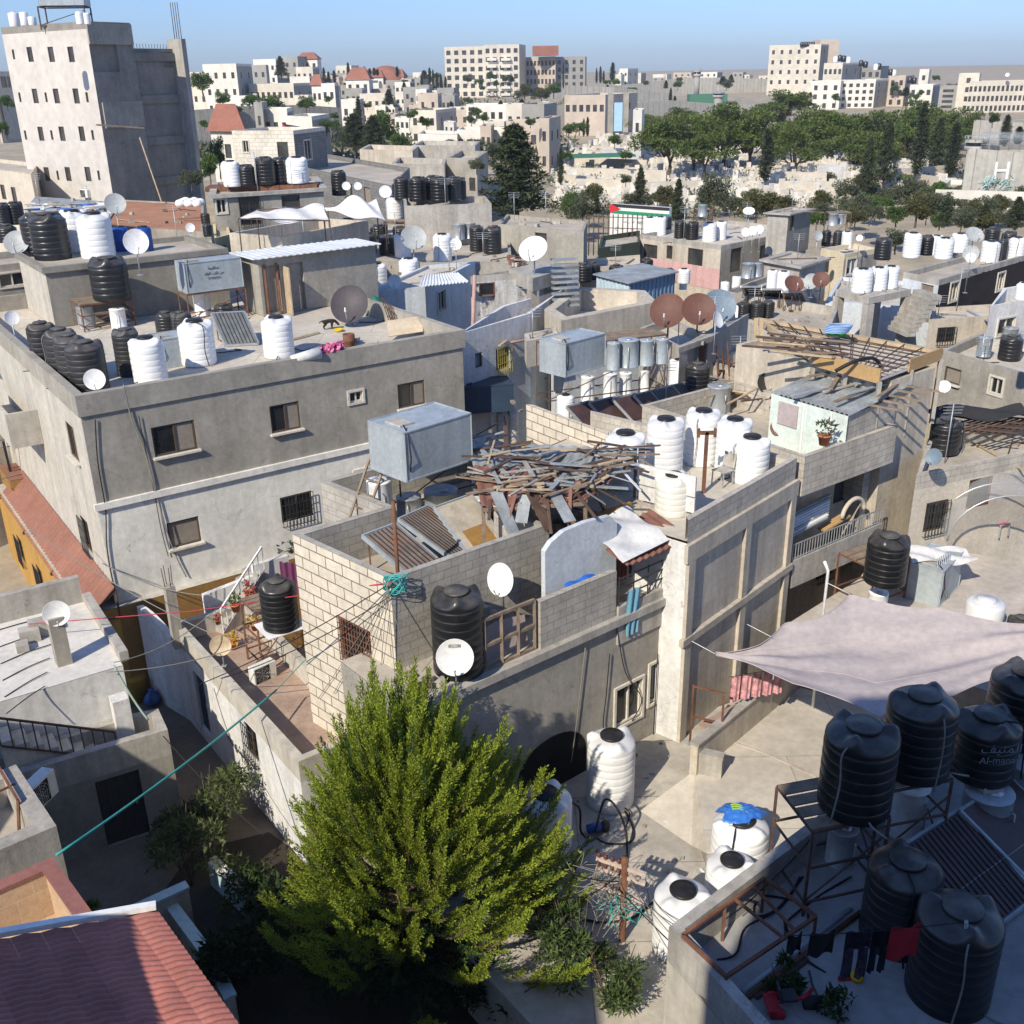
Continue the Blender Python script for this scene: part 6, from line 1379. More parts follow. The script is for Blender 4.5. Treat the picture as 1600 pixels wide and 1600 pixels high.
# pale blue house with white corrugated awning; streaked house
mb=bl('pale blue plastered house behind the grey roof',(572,456),(664,448),(745,408),46,wall=PBLUE,roof=ROOFL,par_h=.15,wins=[(1,690,470,.9,.9,'white')],mats={1:PBLUE})
sa=P(655,448,10.0); sheet('corrugated_awning',SHEETW,'white corrugated awning over the pale blue house entrance','awning',lambda s,t:tuple(Yp(655,447,43).lerp(Yp(732,440,43),s).lerp(Yp(662,428,46).lerp(Yp(715,426,46),s),t)+Vector((0,0,.03*math.sin(90*s)))),90,3,.02)
ms_=bl('white house stained with black mould under the big dish',(735,432),(826,426),(905,412),44.5,wall=STREAKW,roof=ROOFG,par_h=.25,parm=CONCL,wins=[(0,761,441,.7,.55,'red')],doors=[(0,745,470,1.0,1.9,'hole')])
mw=bl('white street house with a yellow barred window',(716,522),(828,490),(880,452),40,wall=PBLUE,roof=ROOFG,par_h=.85,parm=RENDW,wins=[(0,786,560,.85,.9,'yel'),(0,748,559,.4,.55,'far')])
pp=MB(); a=Yp(735,610,39); pp.tube([a,(a.x+.3,a.y,ztop(a,430))],.07,8); b=Yp(828,530,39.2); pp.tube([Yp(738,545,38.9),b],.05,6); tag(pp.build('pipe_mast',mat('pinkish painted pipe',(.45,.28,.24))),'tall pinkish pipe mast in front of the white street house','mast')
# steel tank behind the grey house
q=Yp(756,690,37.2); qz=Yp(756,640,37.2).z; frame('tank_stand',(q.x-1.0,q.y-.4,qz-1.6),1.6,(.94,.2),2.0,1.1,'dark stand under the navy steel tank',m=IRON); steelbox((q.x,q.y+.2),.2,2.1,1.2,1.0,NAVY,'navy blue steel tank behind the corner of the grey house',qz)
cluster('under the navy steel tank','white tanks under the navy tank',[('w',762,640,690,34),('w',794,640,690,34)],qz-1.7)
tank('w',812,640,690,20,qz-1.7,'slim white tank behind the pair under the navy tank','white tanks under the navy tank') if False else None
# concrete porch with the big white dish
pz=Yp(832,433,43).z; pc=[P2(795,420,pz),P2(832,435,pz),P2(884,420,pz),P2(850,405,pz)]
po_=thing('concrete_porch',tuple(pc[1])+(gz(43),),'concrete slab porch on posts carrying the big white dish','porch')
MB().prism(pc if area2(pc)>0 else pc[::-1],pz-.55,pz).build('slab',CONCL,po_)
for f in(.08,.9):
    for u in(.08,.92):
        p=pc[0].lerp(pc[3],u).lerp(pc[1].lerp(pc[2],u),f); MB().box((p.x,p.y,pz-4.5),.38,.38,3.94,.5).build('post',CONC,po_)
dish(834,391,45,43.6,'big white dish on the concrete porch roof',zb=pz,az=-.35,el=.75)
st_=MB()
for k in range(9): p=Yp(884,478-8*k,42.6); st_.box((p.x,p.y+.15*k,p.z),1.1,.35,.07,.2)
tag(st_.build('sheet_stack',SHEETG),'stepped stack of corrugated sheets beside the porch','sheets')
for i in range(14): p=P(rnd.uniform(797,826),rnd.uniform(403,416),pz+.02); tag(MB().box(p,rnd.uniform(.2,.6),.25,.18,rnd.uniform(0,3)).build('rubble_block',rnd.choice((RUBBLE,WOOD,SHEETR))),'broken block in the heap beside the big dish','rubble','rubble beside the big dish')
# grey flat block behind the porch
bl('grey rendered house with dark stains behind the porch',(778,350),(912,362),(918,345),56,wall=CONC,roof=ROOFG,par_h=.2,mats={1:CONCD},wins=[(0,845,362,.8,.5,'far')])
# ---------------------------------------------------------------- beige terrace with high parapet
tz=Yp(882,497,39).z; tp=[P2(882,497,tz),P2(1016,470,tz),P2(985,448,tz),P2(858,480,tz)]
tp=[P2(882,497,tz),P2(1016,471,tz),P2(1000,455,tz),P2(905,450,tz),P2(861,483,tz)]
bt_=house(tp,1,tz,'beige house with a high smooth parapet round its terrace','house',wall=PBLUE,roof=ROOFW,par_h=.95,parm=TAN,proud=.25,wins=[(0,912,525,.9,.7,'far'),(0,930,522,.9,.7,'far')])
bx=bl('small beige balcony box on the side of the white street house',(823,533),(873,523),(868,512),38.2,h=1.0,wall=RENDC,roof=ROOFG,par_h=.1)
# blue shed
sz=Yp(983,443,50).z; sp_=[P2(932,430,sz),P2(983,443,sz),P2(1055,426,sz),P2(1003,414,sz)]
bs_=thing('blue_shed',tuple(sp_[1])+(sz-2.6,),'blue corrugated steel shed with a grey roof sheet','shed')
MB().face
b=MB(); b.face([tuple(p)+(sz,) for p in sp_]); b.prism(offset(sp_,-.15),sz+.01,sz+.07); b.build('roof',SHEETG,bs_)
for e,m in((0,mat('pale blue cladding',(.42,.52,.58))),(1,SHEETB),(2,SHEETB),(3,SHEETB)):
    p,q=sp_[e],sp_[(e+1)%4]; L_=(q-p).length; n=Vector(((q-p).y,-(q-p).x)).normalized(); k=int(L_/.08)
    MB().grid(lambda s,t:tuple(p.lerp(q,s)+n*(.06*(1 if int(s*k)%4<2 else 0)-.06))+(sz-2.6+2.58*t,),k,1,False).build('wall',m,bs_)
cluster('behind the blue shed','black tanks behind the blue shed',[('b',912,412,440,26),('b',925,410,436,26),('b',963,414,434,24),('b',985,416,434,18),('b',1010,404,432,20),('b',1045,420,440,20)],sz-.9)
cluster('between blue shed and pink wall','white tanks by the pink wall',[('w',1068,420,442,20)],sz-1.0)
boiler(1067,432,452,12,sz-1.5,'slim white boiler right of the blue shed',m=WHITE)
# ---------------------------------------------------------------- roof with steel tank, boilers and collectors (cream block parapet)
g0=P2(952,680,8.0); g1=P2(822,632,8.0); gu=Vector((math.cos(math.radians(42)),math.sin(math.radians(42))))
mg=house([g0,g0+gu*9.0,g0+gu*9.0+(g1-g0),g1],0,8.0,'roof with a cream block parapet, a steel tank and a row of boilers','house',wall=TAN,roof=ROOFG,par_h=1.1,parm=STONEB,mats={3:STONEB},pe=(3,))
zg=6.93
p=P2(862,640,zg); frame('tank_stand',tuple(P2(858,645,zg))+(zg,),2.35,(.93,.36),4.6,1.1,'long iron stand under the steel tank and the four boilers',m=RUSTL,rungs=1)
zc=zg+2.38; a,b,c=P2(883,590,zc),P2(945,572,zc),P2(862,575,zc); d=b-a; w2=(c-a); wdt=abs(w2.dot(Vector((-d.y,d.x)).normalized())); ctr=(a+b)/2+Vector((-d.y,d.x)).normalized()*wdt/2
steelbox(ctr,math.atan2(d.y,d.x),d.length,max(.8,wdt),1.05,BLUEST,'blue grey steel tank at the left end of the boiler stand',zc)
for x,yt,yb,w,l in((958,535,577,21,'first'),(981,530,572,33,'second and widest'),(1009,531,570,24,'third'),(1033,529,567,21,'fourth')): boiler(x,yt,yb,w,zc-.05,f'blue grey boiler on the long stand, {l} right of the steel tank',m=BLUEST)
for x,yt,yb,w,l in((918,588,626,22,'first'),(953,583,622,22,'second'),(977,582,615,20,'third'),(1007,580,612,14,'fourth')): boiler(x,yt,yb,w,zg+.1,f'white boiler under the long stand, {l} from left',m=WHITE)
tank('w',884,617,650,28,zg,'small squat white tank under the left end of the long stand','tanks on the cream parapet roof')
tank('w',1058,562,630,29,zg,'slim white tank right of the boilers on the cream parapet roof','tanks on the cream parapet roof')
tank('b',1087,568,637,38,zg,'black tank beside the slim white tank on the cream parapet roof','tanks on the cream parapet roof')
boiler(1121,602,652,37,zg,'wide galvanised boiler beside the black tank')
for k,(x,m,l) in enumerate([(890,COLL,'leftmost brown'),(925,COLL,'second brown'),(962,COLL,'third brown'),(995,COLL,'fourth brown'),(1020,COLLG,'fifth, pale ribbed'),(1042,COLLG,'sixth, pale ribbed')]):
    collector(P(x+28,672-6*k,zg+.15),P(x+62,663-6*k,zg+.15),P(x-5,636-6*k,zg+.95),f'{l} solar collector in the row behind the cream parapet',m=m,slats=9 if m is COLLG else 0,mid=False)
sheet('green_net',mat('grey green netting',(.10,.14,.12),var=.3),'grey green netting draped beside the wide boiler','netting',lambda s,t:tuple(P(1070,640,zg+.5)+Vector((.9*s,.6*t,.25*math.sin(5*s+3*t)-.3*s))),10,8,.01)
# hut with doorway and the three big dishes
hh=bl('low rendered hut with a dark doorway below the brown dishes',(1062,543),(1108,524),(1170,490),37.0,h=2.5,wall=CONCL,roof=ROOFL,par_h=.2,parm=CONCL,proud=.15,doors=[(0,1083,560,.8,1.9,'hole'),(0,1102,575,.7,1.9,'doorr')])
h2=bl('pale parapet house under the brown dishes',(1000,512),(1062,543),(1108,524),36.6,wall=CONCL,roof=ROOFL,par_h=.35,mode='r')
zh2=zr(h2)
dish(1044,487,55,37.6,'brown dish, leftmost of the three large dishes',DISHR,zb=zh2,az=-.2,el=.55)
dish(1091,485,52,37.2,'brown dish overlapping the blue grey dish',DISHR,zb=zh2,az=.1,el=.6)
dish(1123,479,52,39.5,'large blue grey dish behind the brown dishes',DISHB,zb=zh2,az=.25,el=.55)
dish(1120,500,26,36.9,'narrow white dish turned sideways before the blue grey dish',zb=zh2,az=1.1,el=.4)
# junk roof between
jr=bl('flat roof strewn with rods and rubble right of the hut',(1100,560),(1205,600),(1290,575),34.5,wall=CONCL,roof=ROOFG,par_h=.5,parm=BLOCKT)
zj=zr(jr)
for i in range(50):
    p=P(rnd.uniform(1120,1230),rnd.uniform(570,625),zj+.1+.006*i); a=rnd.gauss(.3,.9); l=rnd.uniform(.4,1.6); d=Vector((math.cos(a),math.sin(a),rnd.gauss(0,.12)))*l/2
    tag(MB().bar(p-d,p+d,rnd.choice((.03,.05,.08))).build('iron_rod',rnd.choice((RUST,RUSTL,WOOD,WOODL,GALV))),'rod or batten in the scrap heap right of the hut','rod','scrap rods right of the hut')
fx=MB(); 
for k in range(9): p=P(1122+9*k,590+3*k,zj); fx.bar(p,p+Vector((rnd.uniform(-.2,.2),0,rnd.uniform(.8,1.5))),.045); fx.bar(p+Vector((0,0,.7)),P(1131+9*k,593+3*k,zj)+Vector((0,0,.75)),.04)
tag(fx.build('rusty_fence',RUST),'bent rusty fence of welded bars before the hut','fence')
dish(1195,598,30,34,'dark dish lying tilted among scrap rods',IRON,zb=zj,az=.6,el=.3)
for k in range(2): a=P(1180+8*k,610,zj); tag(MB().bar(a,(a.x-.1,a.y+.3,ztop(a,500)),.13,.06).build('plank',WOODL),('long pale plank leaning on the wall, left of two','long pale plank leaning on the wall, right of two')[k],'plank')
# ---------------------------------------------------------------- house with balcony (right of the white tanks)
zH=8.0
H0=C1+Vector((.25,.1)); hu=Vector((math.cos(math.radians(37)),math.sin(math.radians(37)))); hv=Vector((-hu.y,hu.x))
H1=H0+hu*((onplane(1410,610,H0,H0+hu).xy-H0).dot(hu))
HL=(H1-H0).length
hm=house([H0+hv*1.3,H1+hv*1.3,H1+hv*6.5,H0+hv*6.5],0,6.8,'concrete house with a block parapet band and a cluttered balcony','house',wall=TAN,roof=ROOFG,par_h=0,wins=[(0,1340,745,.9,1.3,'far'),(0,1290,880,.9,1.0,'bars'),(0,1380,810,.9,1.3,'far')],mats={1:CONC})
house([H0,H1,H1+hv*6.5,H0+hv*6.5],6.802,zH,'',wall=BLOCKT,roof=ROOFG,par_h=.85,parm=BLOCKT,root=hm)
e=H1+hu*2.3
house([H1+hv*.4+hu*.01,e+hv*.4,e+hv*6.5,H1+hv*6.5+hu*.01],0,9.3,'',wall=TAN,roof=ROOFG,par_h=.2,root=hm,mats={0:TAN,1:CONCD})
ba=MB(); ba.prism([H0+hv*.05,H1+hv*.05,H1+hv*1.29,H0+hv*1.29],3.85,4.0); ba.prism([H0+hv*.05,H1+hv*.05,H1+hv*.17,H0+hv*.17],4.0,4.75); ba.build('balcony',CONCL,hm)
rb=MB(); n=34
for i in range(n+1): p=H0.lerp(H1,i/n)+hv*.1; rb.bar(tuple(p)+(4.75,),tuple(p)+(5.25,),.02)
for z in(4.8,5.25): rb.bar(tuple(H0+hv*.1)+(z,),tuple(H1+hv*.1)+(z,),.03)
rb.build('balcony_rail',ALU,hm)
for i in range(9):
    p=H0.lerp(H1,.28+.02*i)+hv*(.5+.06*i); d=hu*1.6
    tag(MB().bar(tuple(p-d*.6)+(5.3+.05*i,),tuple(p+d*.5)+(5.45+.05*i,),.14,.05).build('metal_profile',rnd.choice((WHITE,BLUEST,ALU))),'pale metal profile stacked on the balcony','profile','metal profiles on the balcony')
tag(MB().bar(tuple(H0.lerp(H1,.45)+hv*.6)+(5.0,),tuple(H0.lerp(H1,.7)+hv*.5)+(5.25,),.3,.06).build('board',WOODO),'orange board lying on the cluttered balcony','board')
rg=MB(); c=H0.lerp(H1,.72)+hv*.35; rg.tube([tuple(c+hu*(.55*math.cos(t)))+(5.3+.5*math.sin(t),) for t in[PI*k/14 for k in range(15)]],.07,6); tag(rg.build('arched_headboard',BEIGE),'pale arched bed end standing on the balcony','bed end')
# mint shed on top
s0,s1,s2,s3=P2(1206,610,8.9),P2(1326,645,8.9),P2(1425,606,8.9),P2(1290,582,8.9)
mi=thing('mint_shed',tuple(s1)+(7.2,),'mint white board shed with a patched corrugated roof','shed')
MB().grid(lambda s,t:tuple(s0.lerp(s1,s))+(7.2+1.6*t,),4,1,False).build('wall',MINT,mi)
w_=MB(); q0,q1=s0.lerp(s1,.12),s0.lerp(s1,.38); n=Vector(((s1-s0).y,-(s1-s0).x)).normalized()*.03; w_.bar(tuple((q0+n))+(8.3,),tuple(q1+n)+(8.3,),.03,.7); w_.build('window',mat('pinkish curtain pane',(.42,.36,.36),rough=.4),mi)
db=MB()
for f in(.45,.8): q=s0.lerp(s1,f)+n; db.bar(tuple(q)+(7.2,),tuple(q)+(8.75,),.06)
db.build('door_frame',WHITE,mi)
w2=s1+(s2-s1)*.8; house(offset([s1,w2,w2.lerp(s3,.75),s1.lerp(s0,.95)],.05),7.2,8.78,'',wall=BLOCKT,roof=None,par_h=0,root=mi)
def rf_(s,t): a=s0.lerp(s1,s).lerp(s3.lerp(s2,s),t); return (a.x,a.y,8.85+.22*t+.03*math.sin(130*(s*.8+.0*t)))
MB().grid(lambda s,t:rf_(s*1.02-.01,t),130,5,True,.02).build('roof_sheet',SHEETG,mi)
for i in range(12):
    p=Vector(rf_(rnd.uniform(.2,1),rnd.uniform(.3,1)))+Vector((0,0,.08+.01*i)); a=rnd.gauss(.6,.3); d=Vector((math.cos(a),math.sin(a),0))*rnd.uniform(.5,1.6)
    tag(MB().bar(p-d,p+d,.12,.04).build('loose_plank',rnd.choice((WOOD,SHEETG,BLUEST,CONCL))),'loose board or sheet lying on the mint shed roof','board','loose boards on the mint shed roof')
for i in range(5): a=Vector(rf_(1.0,.3+.15*i)); MB().bar(a,a+Vector((.9,-.25,-.12)),.06).build('rafter_end',WOOD,mi)
pot(1287,695,8.05,'straggling plant on the block parapet below the mint shed',LOLIVE,1.3)
dish(1217,668,26,P2(1217,690,7.3).y,'small red brown dish in front of the mint shed',DISHR,zb=7.2,az=-.3,el=.4)
# formwork deck
f0,f1,f2,f3=P2(1272,556,9.7),P2(1376,583,9.7),P2(1472,548,9.7),P2(1185,497,9.7)
fd=thing('formwork_deck',tuple(f1)+(7.5,),'timber formwork deck with reinforcing bars for a new roof slab','formwork')
MB().prism([f0,f1,f2,f3],9.45,9.5).build('deck',mat('formwork sheet',(.50,.46,.40)),fd)
bw=MB(); bw.bar(tuple(f0)+(9.6,),tuple(f1)+(9.6,),.05,.45); bw.build('edge_board',WOODO,fd); bw=MB(); bw.bar(tuple(f1.lerp(f2,.45))+(9.6,),tuple(f2)+(9.6,),.05,.4); bw.build('edge_board',WOODO,fd)
bw=MB(); bw.bar(tuple(f3)+(9.62,),tuple(f2)+(9.62,),.22,.16); bw.bar(tuple(f3)+(9.62,),tuple(f0)+(9.62,),.12,.2); bw.build('edge_timber',WOODL,fd)
ib=MB()
for i in range(9): a,b=f3.lerp(f0,i/8),f2.lerp(f1,i/8); ib.tube([tuple(a)+(9.66,),tuple(b)+(9.66,)],.025,5)
for i in range(12): a,b=f3.lerp(f2,i/11),f0.lerp(f1,i/11); ib.tube([tuple(a)+(9.70,),tuple(b)+(9.70,)],.02,5)
ib.build('reinforcing_bar',RUSTL,fd)
for f in(f0,f1,f2,f0.lerp(f1,.5),f1.lerp(f2,.5)): MB().bar(tuple(f)+(7.3,),tuple(f)+(9.44,),.12).build('prop',CONCL,fd)
house(offset([f0,f1,f2,f3],.35),3,9.43,'raw block room under the timber formwork deck','house',wall=BLOCKT,roof=None,par_h=0)
for i in range(16):
    p=P(rnd.uniform(1200,1300),rnd.uniform(520,555),9.76+.01*i); a=rnd.gauss(2.6,.4); d=Vector((math.cos(a),math.sin(a),0))*rnd.uniform(.4,1.1); tag(MB().bar(p-d,p+d,.1,.05).build('timber',rnd.choice((WOODL,WOOD,RUSTL))),'short timber lying on the formwork deck','timber','timbers on the formwork deck')
p=P(1306,524,9.8); tag(MB().lathe([(0,0),(.3,0),(.36,.24),(.33,.24),(.28,.03),(0,.03)],18,p).build('basin',flat('green plastic',(.03,.30,.06))),'green plastic basin on the formwork deck','basin')
p=P(1306,518,10.05); hs=MB()
for k in range(5): hs.tube([(p.x+.4*math.cos(t)+.03*k,p.y+.25*math.sin(t),p.z+.05*k) for t in[2*PI*j/18 for j in range(19)]],.025,5)
tag(hs.build('hose_coil',flat('pale blue hose',(.25,.38,.62))),'coil of pale blue hose above the green basin','hose')
cable('hose',smooth([P(1305,580,9.6),P(1335,565,9.9),P(1365,560,9.9),P(1378,575,9.5)]),.06,CABLE,'thick black hose bent over the formwork edge','hose')
# ---------------------------------------------------------------- right edge
r1=bl('grey house with red shuttered window at the right edge',(1472,547),(1640,595),(1700,560),37,wall=CONC,roof=ROOFL,par_h=.4,parm=CONC,wins=[(0,1488,587,.85,.65,'shut'),(0,1557,601,.6,.65,'white')])
boiler(1536,527,556,22,zr(r1)+.1,'galvanised boiler left of the black tank on the right grey house'); boiler(1575,512,540,24,zr(r1)+.1,'galvanised boiler behind the black tank on the right grey house'); boiler(1598,520,548,18,zr(r1)+.1,'galvanised boiler at the right edge behind the black tank',m=BLUEST)
tank('b',1576,525,562,34,zr(r1),'black tank with boilers behind it at the right edge','tanks at the right edge')
dish(1476,604,19,36.6,'small white dish on the grey house wall at right',az=-.2)
r2=bl('cream house under a grey lean to roof at the right edge',(1432,742),(1640,700),(1640,650),31.5,wall=BEIGE,roof=ROOFG,par_h=.5,parm=BLOCKT,wins=[(0,1537,732,1.0,1.0,'red'),(0,1462,806,.9,1.0,'bars')],mats={3:CONCD})
pg=MB(); 
for k in range(10): a=P(1470+9*k,668+1.5*k,6.9); pg.bar(a,a+Vector((2.2,1.3,0)),.05)
for k in range(4): a=P(1470,668,6.95)+Vector((.7*k,.35*k,.03)); pg.bar(a,a+Vector((2.2,-.8,0)),.05)
tag(pg.build('pergola',RUSTL),'flat pergola of thin rusty bars at the right edge','pergola')
sheet('dark_tarp',mat('black torn tarp',(.03,.03,.032)),'torn black tarp lying on the pergola','tarp',lambda s,t:tuple(P(1462,655,7.2)+Vector((3.4*s,1.3*t,.12*math.sin(9*s+5*t)))),18,8,.01)
tank('b',1473,655,705,46,6.2,'black tank hanging in shade over the side passage','tanks at the right edge')
dish(1460,714,26,28.6,'blue grey dish in shade beside the dark hanging tank',DISHB,az=-.4)
zq=3.6
rq=bl('low roof terrace with red screed at the right',(1240,1010),(1460,1120),(1700,960),23.6,z0=0,wall=RENDC,roof=mat('reddish roof screed',(.40,.27,.22),var=.3,scale=.6,spots=.5,spotcol=(.42,.37,.31)),par_h=.55,parm=RENDC) if False else None
R_=[P2(1215,985,zq),P2(1330,1010,zq),P2(1660,1120,zq),P2(1720,900,zq),P2(1430,850,zq)]
rq=house(R_ if area2(R_)>0 else R_[::-1],0,zq+.0,'low roof terrace with patchy screed behind the shade cloth','terrace house',wall=RENDC,roof=mat('patchy roof screed',(.47,.42,.36),var=.2,scale=.6,spots=.45,spotcol=(.42,.29,.23)),par_h=0)
p=P2(1355,935,zq); frame('tank_stand',(p.x-.2,p.y-.8,zq),1.35,(.85,.52),1.5,1.3,'rusty stand under the black tank behind the shade cloth',rungs=1)
tank('q',1381,838,908,64,zq+1.4,'smooth black tank on a rusty stand behind the shade cloth','tanks behind the shade cloth')
boiler(1368,925,965,30,zq+.05,'white boiler under the black tank behind the shade cloth',m=WHITE)
a,b=P2(1425,940,zq),P2(1468,945,zq); d=(P2(1500,905,zq)-P2(1462,945,zq)); c=P2(1455,925,zq); steelbox(c,math.atan2(d.y,d.x),1.7,1.0,1.15,BLUEST,'blue grey steel tank on the floor beside the black tank',zq)
sheet('white_cloth',TARPW,'crumpled white cloth thrown over the floor standing steel tank','cloth',lambda s,t:(c.x-.9+1.9*s,c.y-.45+1.0*t,zq+1.22+.12*math.sin(7*s+3*t)*math.sin(5*t+2*s)),16,12,.02)
vb_=MB()
for k in range(7): p=P(1463+3.2*k,948-2*k,zq); vb_.tube([p,(p.x-.05,p.y+.3,ztop(p,880-2*k))],.02,5)
tag(vb_.build('rod_bundle',GALV),'bundle of thin rods leaning on the floor standing steel tank','rods')
tank('v',1533,938,985,58,zq,'squat white tank with a black lid behind the shade cloth','tanks behind the shade cloth')
tank('q',1590,965,1000,40,zq,'low black tank at the right edge above the shade cloth','tanks behind the shade cloth')
# hoop greenhouse
gh=thing('hoop_greenhouse',P(1560,880,zq),'hoop framed greenhouse with torn clear plastic','greenhouse')
g_a=P(1480,845,zq+.9); dirx=Vector((.90,-.10,0)); diry=Vector((.1,.95,0))
for k in range(4):
    hb2=MB(); o=g_a+diry*(1.1*k); hb2.tube([o+dirx*(2.0-2.0*math.cos(t))+Vector((0,0,1.55*math.sin(t))) for t in[PI*j/18 for j in range(19)]],.03,6); hb2.build('hoop',ALU,gh)
fm_=bpy.data.materials.new('clear plastic film'); fm_.use_nodes=True; nt2=fm_.node_tree; t1=nt2.nodes.new('ShaderNodeBsdfTransparent'); mx=nt2.nodes.new('ShaderNodeMixShader'); mx.inputs[0].default_value=.32; nt2.nodes['Principled BSDF'].inputs['Base Color'].default_value=(.55,.56,.55,1); nt2.nodes['Principled BSDF'].inputs['Roughness'].default_value=.25
nt2.links.new(t1.outputs[0],mx.inputs[1]); nt2.links.new(nt2.nodes['Principled BSDF'].outputs[0],mx.inputs[2]); nt2.links.new(mx.outputs[0],nt2.nodes['Material Output'].inputs['Surface'])
MB().grid(lambda s,t:tuple(g_a+diry*(3.3*s)+dirx*(2.0-2.0*math.cos(PI*t))+Vector((0,0,1.57*math.sin(PI*t)+.04*math.sin(9*s+7*t)))),14,20,True).build('plastic_film',fm_,gh)
chair(tuple(P(1560,835,zq+.2)),.4,'pink and white folding chair inside the greenhouse',mat('pink chair cloth',(.55,.22,.25)))
# ---------------------------------------------------------------- black walled house, columns and others at upper right
r3=bl('house with a peeling bitumen black wall and white tanks on its roof',(1412,425),(1468,437),(1640,388),52,wall=PBLUE,roof=ROOFG,par_h=.3,parm=CONCL,mats={1:BLACKW},wins=[(1,1490,456,.85,.95,'white'),(1,1563,440,.85,.95,'white')],doors=[(0,1446,468,.85,1.9,'doorw')])
cluster('on the black walled house','tanks on the black walled house',[('b',1378,372,405,26),('w',1423,364,402,27),('b',1447,368,398,22),('w',1460,368,398,20),('w',1473,372,404,28),('w',1498,365,394,26),('b',1548,356,384,22),('b',1573,362,392,22),('w',1545,377,410,28),('b',1563,375,408,16),('w',1585,371,406,26)],zr(r3))
dish(1522,368,28,50,'pale dish tilted between the white tanks on the black walled house',DISHG,zb=zr(r3),az=.5,el=.8); dish(1517,396,24,54.5,'grey dish behind a tiny dish on the black walled house',DISHG,zb=zr(r3)); dish(1517,403,15,54,'tiny white dish at the roof edge of the black walled house',zb=zr(r3))
bl('low beige wing with a barred window below the black wall',(1452,500),(1552,494),(1552,475),47,wall=TAN,roof=ROOFL,par_h=.2,wins=[(0,1478,523,.9,.7,'bars')])
bl('white house with a cream window at the right edge below the black wall',(1548,478),(1680,455),(1690,430),46,wall=RENDW,roof=ROOFL,par_h=.6,wins=[(0,1572,508,1.1,.7,'white')])
tank('w',1597,442,468,24,11.0,'white tank cut by the right edge above the cream window','tanks at the right edge')
fz=Yp(1358,464,46).z; fs=[P2(1306,452,fz),P2(1358,465,fz),P2(1424,452,fz),P2(1372,443,fz)]
cf=thing('column_frame',tuple(fs[1])+(2,),'open concrete frame on square columns carrying three white tanks','concrete frame')
MB().prism(fs if area2(fs)>0 else fs[::-1],fz-.3,fz).build('slab',CONCL,cf)
for p in fs: q=p.lerp((fs[0]+fs[2])/2,.1); MB().box((q.x,q.y,fz-4.2),.36,.36,3.88,.4).build('column',CONCL,cf)
cluster('on the open concrete frame','tanks on the open concrete frame',[('w',1345,420,456,32),('w',1370,418,453,28),('w',1389,416,450,26)],fz)
sr=MB(); 
for k in range(9): p=Yp(1408+5*k,520-7*k,47); sr.box((p.x,p.y,p.z),.45,1.6,.2,.2)
tag(sr.build('outside_stairs',CONCL),'outside concrete stairs rising to the white door','stairs')
bl('pale block house behind the open concrete frame',(1290,470),(1420,480),(1430,440),50,wall=PBLUE,roof=ROOFL,par_h=.2)
r5=bl('cream rendered house with dark windows in the upper right',(1283,388),(1320,397),(1372,388),62,wall=mat('warm cream render',(.60,.53,.39)),roof=ROOFL,par_h=.3,mats={1:CONCL},wins=[(0,1288,413,.9,.9,'far'),(1,1330,415,.9,.9,'white')])
cluster('on the cream rendered house','tanks on the cream rendered house',[('b',1290,360,384,14),('b',1308,361,386,15),('w',1322,362,388,17)],zr(r5))
boiler(1301,334,352,15,zr(r5)+2.0,'galvanised boiler raised on poles, left of two'); boiler(1313,335,350,10,zr(r5)+2.0,'galvanised boiler raised on poles, right of two')
p=P2(1303,384,zr(r5)); frame('tank_stand',(p.x-.5,p.y,zr(r5)),2.0,(1,0),1.4,.8,'thin pole stand under two raised boilers',m=RUSTL)
dish(1278,369,15,60,'grey dish tilted up left of the black tanks',DISHG,zb=zr(r5),az=.6); dish(1343,372,10,62,'tiny white dish right of the white tank',zb=zr(r5))
r6=bl('rendered house with a pink band and tanks on its corner roof',(1000,366),(1127,384),(1262,358),62,wall=TAN,roof=ROOFL,par_h=.25,parm=CONCL,mats={1:CONC},wins=[(0,1016,396,1.2,1.1,'far'),(0,1046,394,.5,.8,'far'),(0,1086,407,1.2,1.4,'far'),(1,1150,405,1.1,1.4,'far'),(1,1195,398,1.1,1.2,'far')],bands=[(0,5.9,7.15,.02,PINK)])
cluster('on the corner roof near the flag mural','tanks near the flag mural',[('w',1015,340,366,21),('w',1031,339,367,19),('b',1043,339,362,12),('b',1062,345,372,18),('b',1081,347,374,20),('w',1108,348,377,22),('w',1125,346,374,19)],zr(r6))
boiler(1097,320,338,14,zr(r6)+1.6,'galvanised boiler on tall poles near the flag mural'); p=P2(1096,368,zr(r6)); frame('tank_stand',(p.x-.4,p.y,zr(r6)),1.6,(1,0),.9,.8,'tall thin poles under the boiler near the flag mural',m=RUSTL)
dish(1170,331,18,64,'upturned white dish on the hut right of the corner roof',zb=zr(r6),el=1.0)
for k,x in enumerate((1164,1176,1187)): dish(x,363-2*k,14,61,f'small white dish in a row of three on the corner roof, {("left","middle","right")[k]}',zb=zr(r6),az=.4*(1-k))
bl('roof hut with a thin slab at the end of the corner roof',(1200,332),(1232,334),(1268,326),62,h=2.4,wall=CONCL,roof=ROOFG,par_h=.08,proud=.2,mats={1:CONCD},wins=[(1,1238,340,.5,.9,'far')])
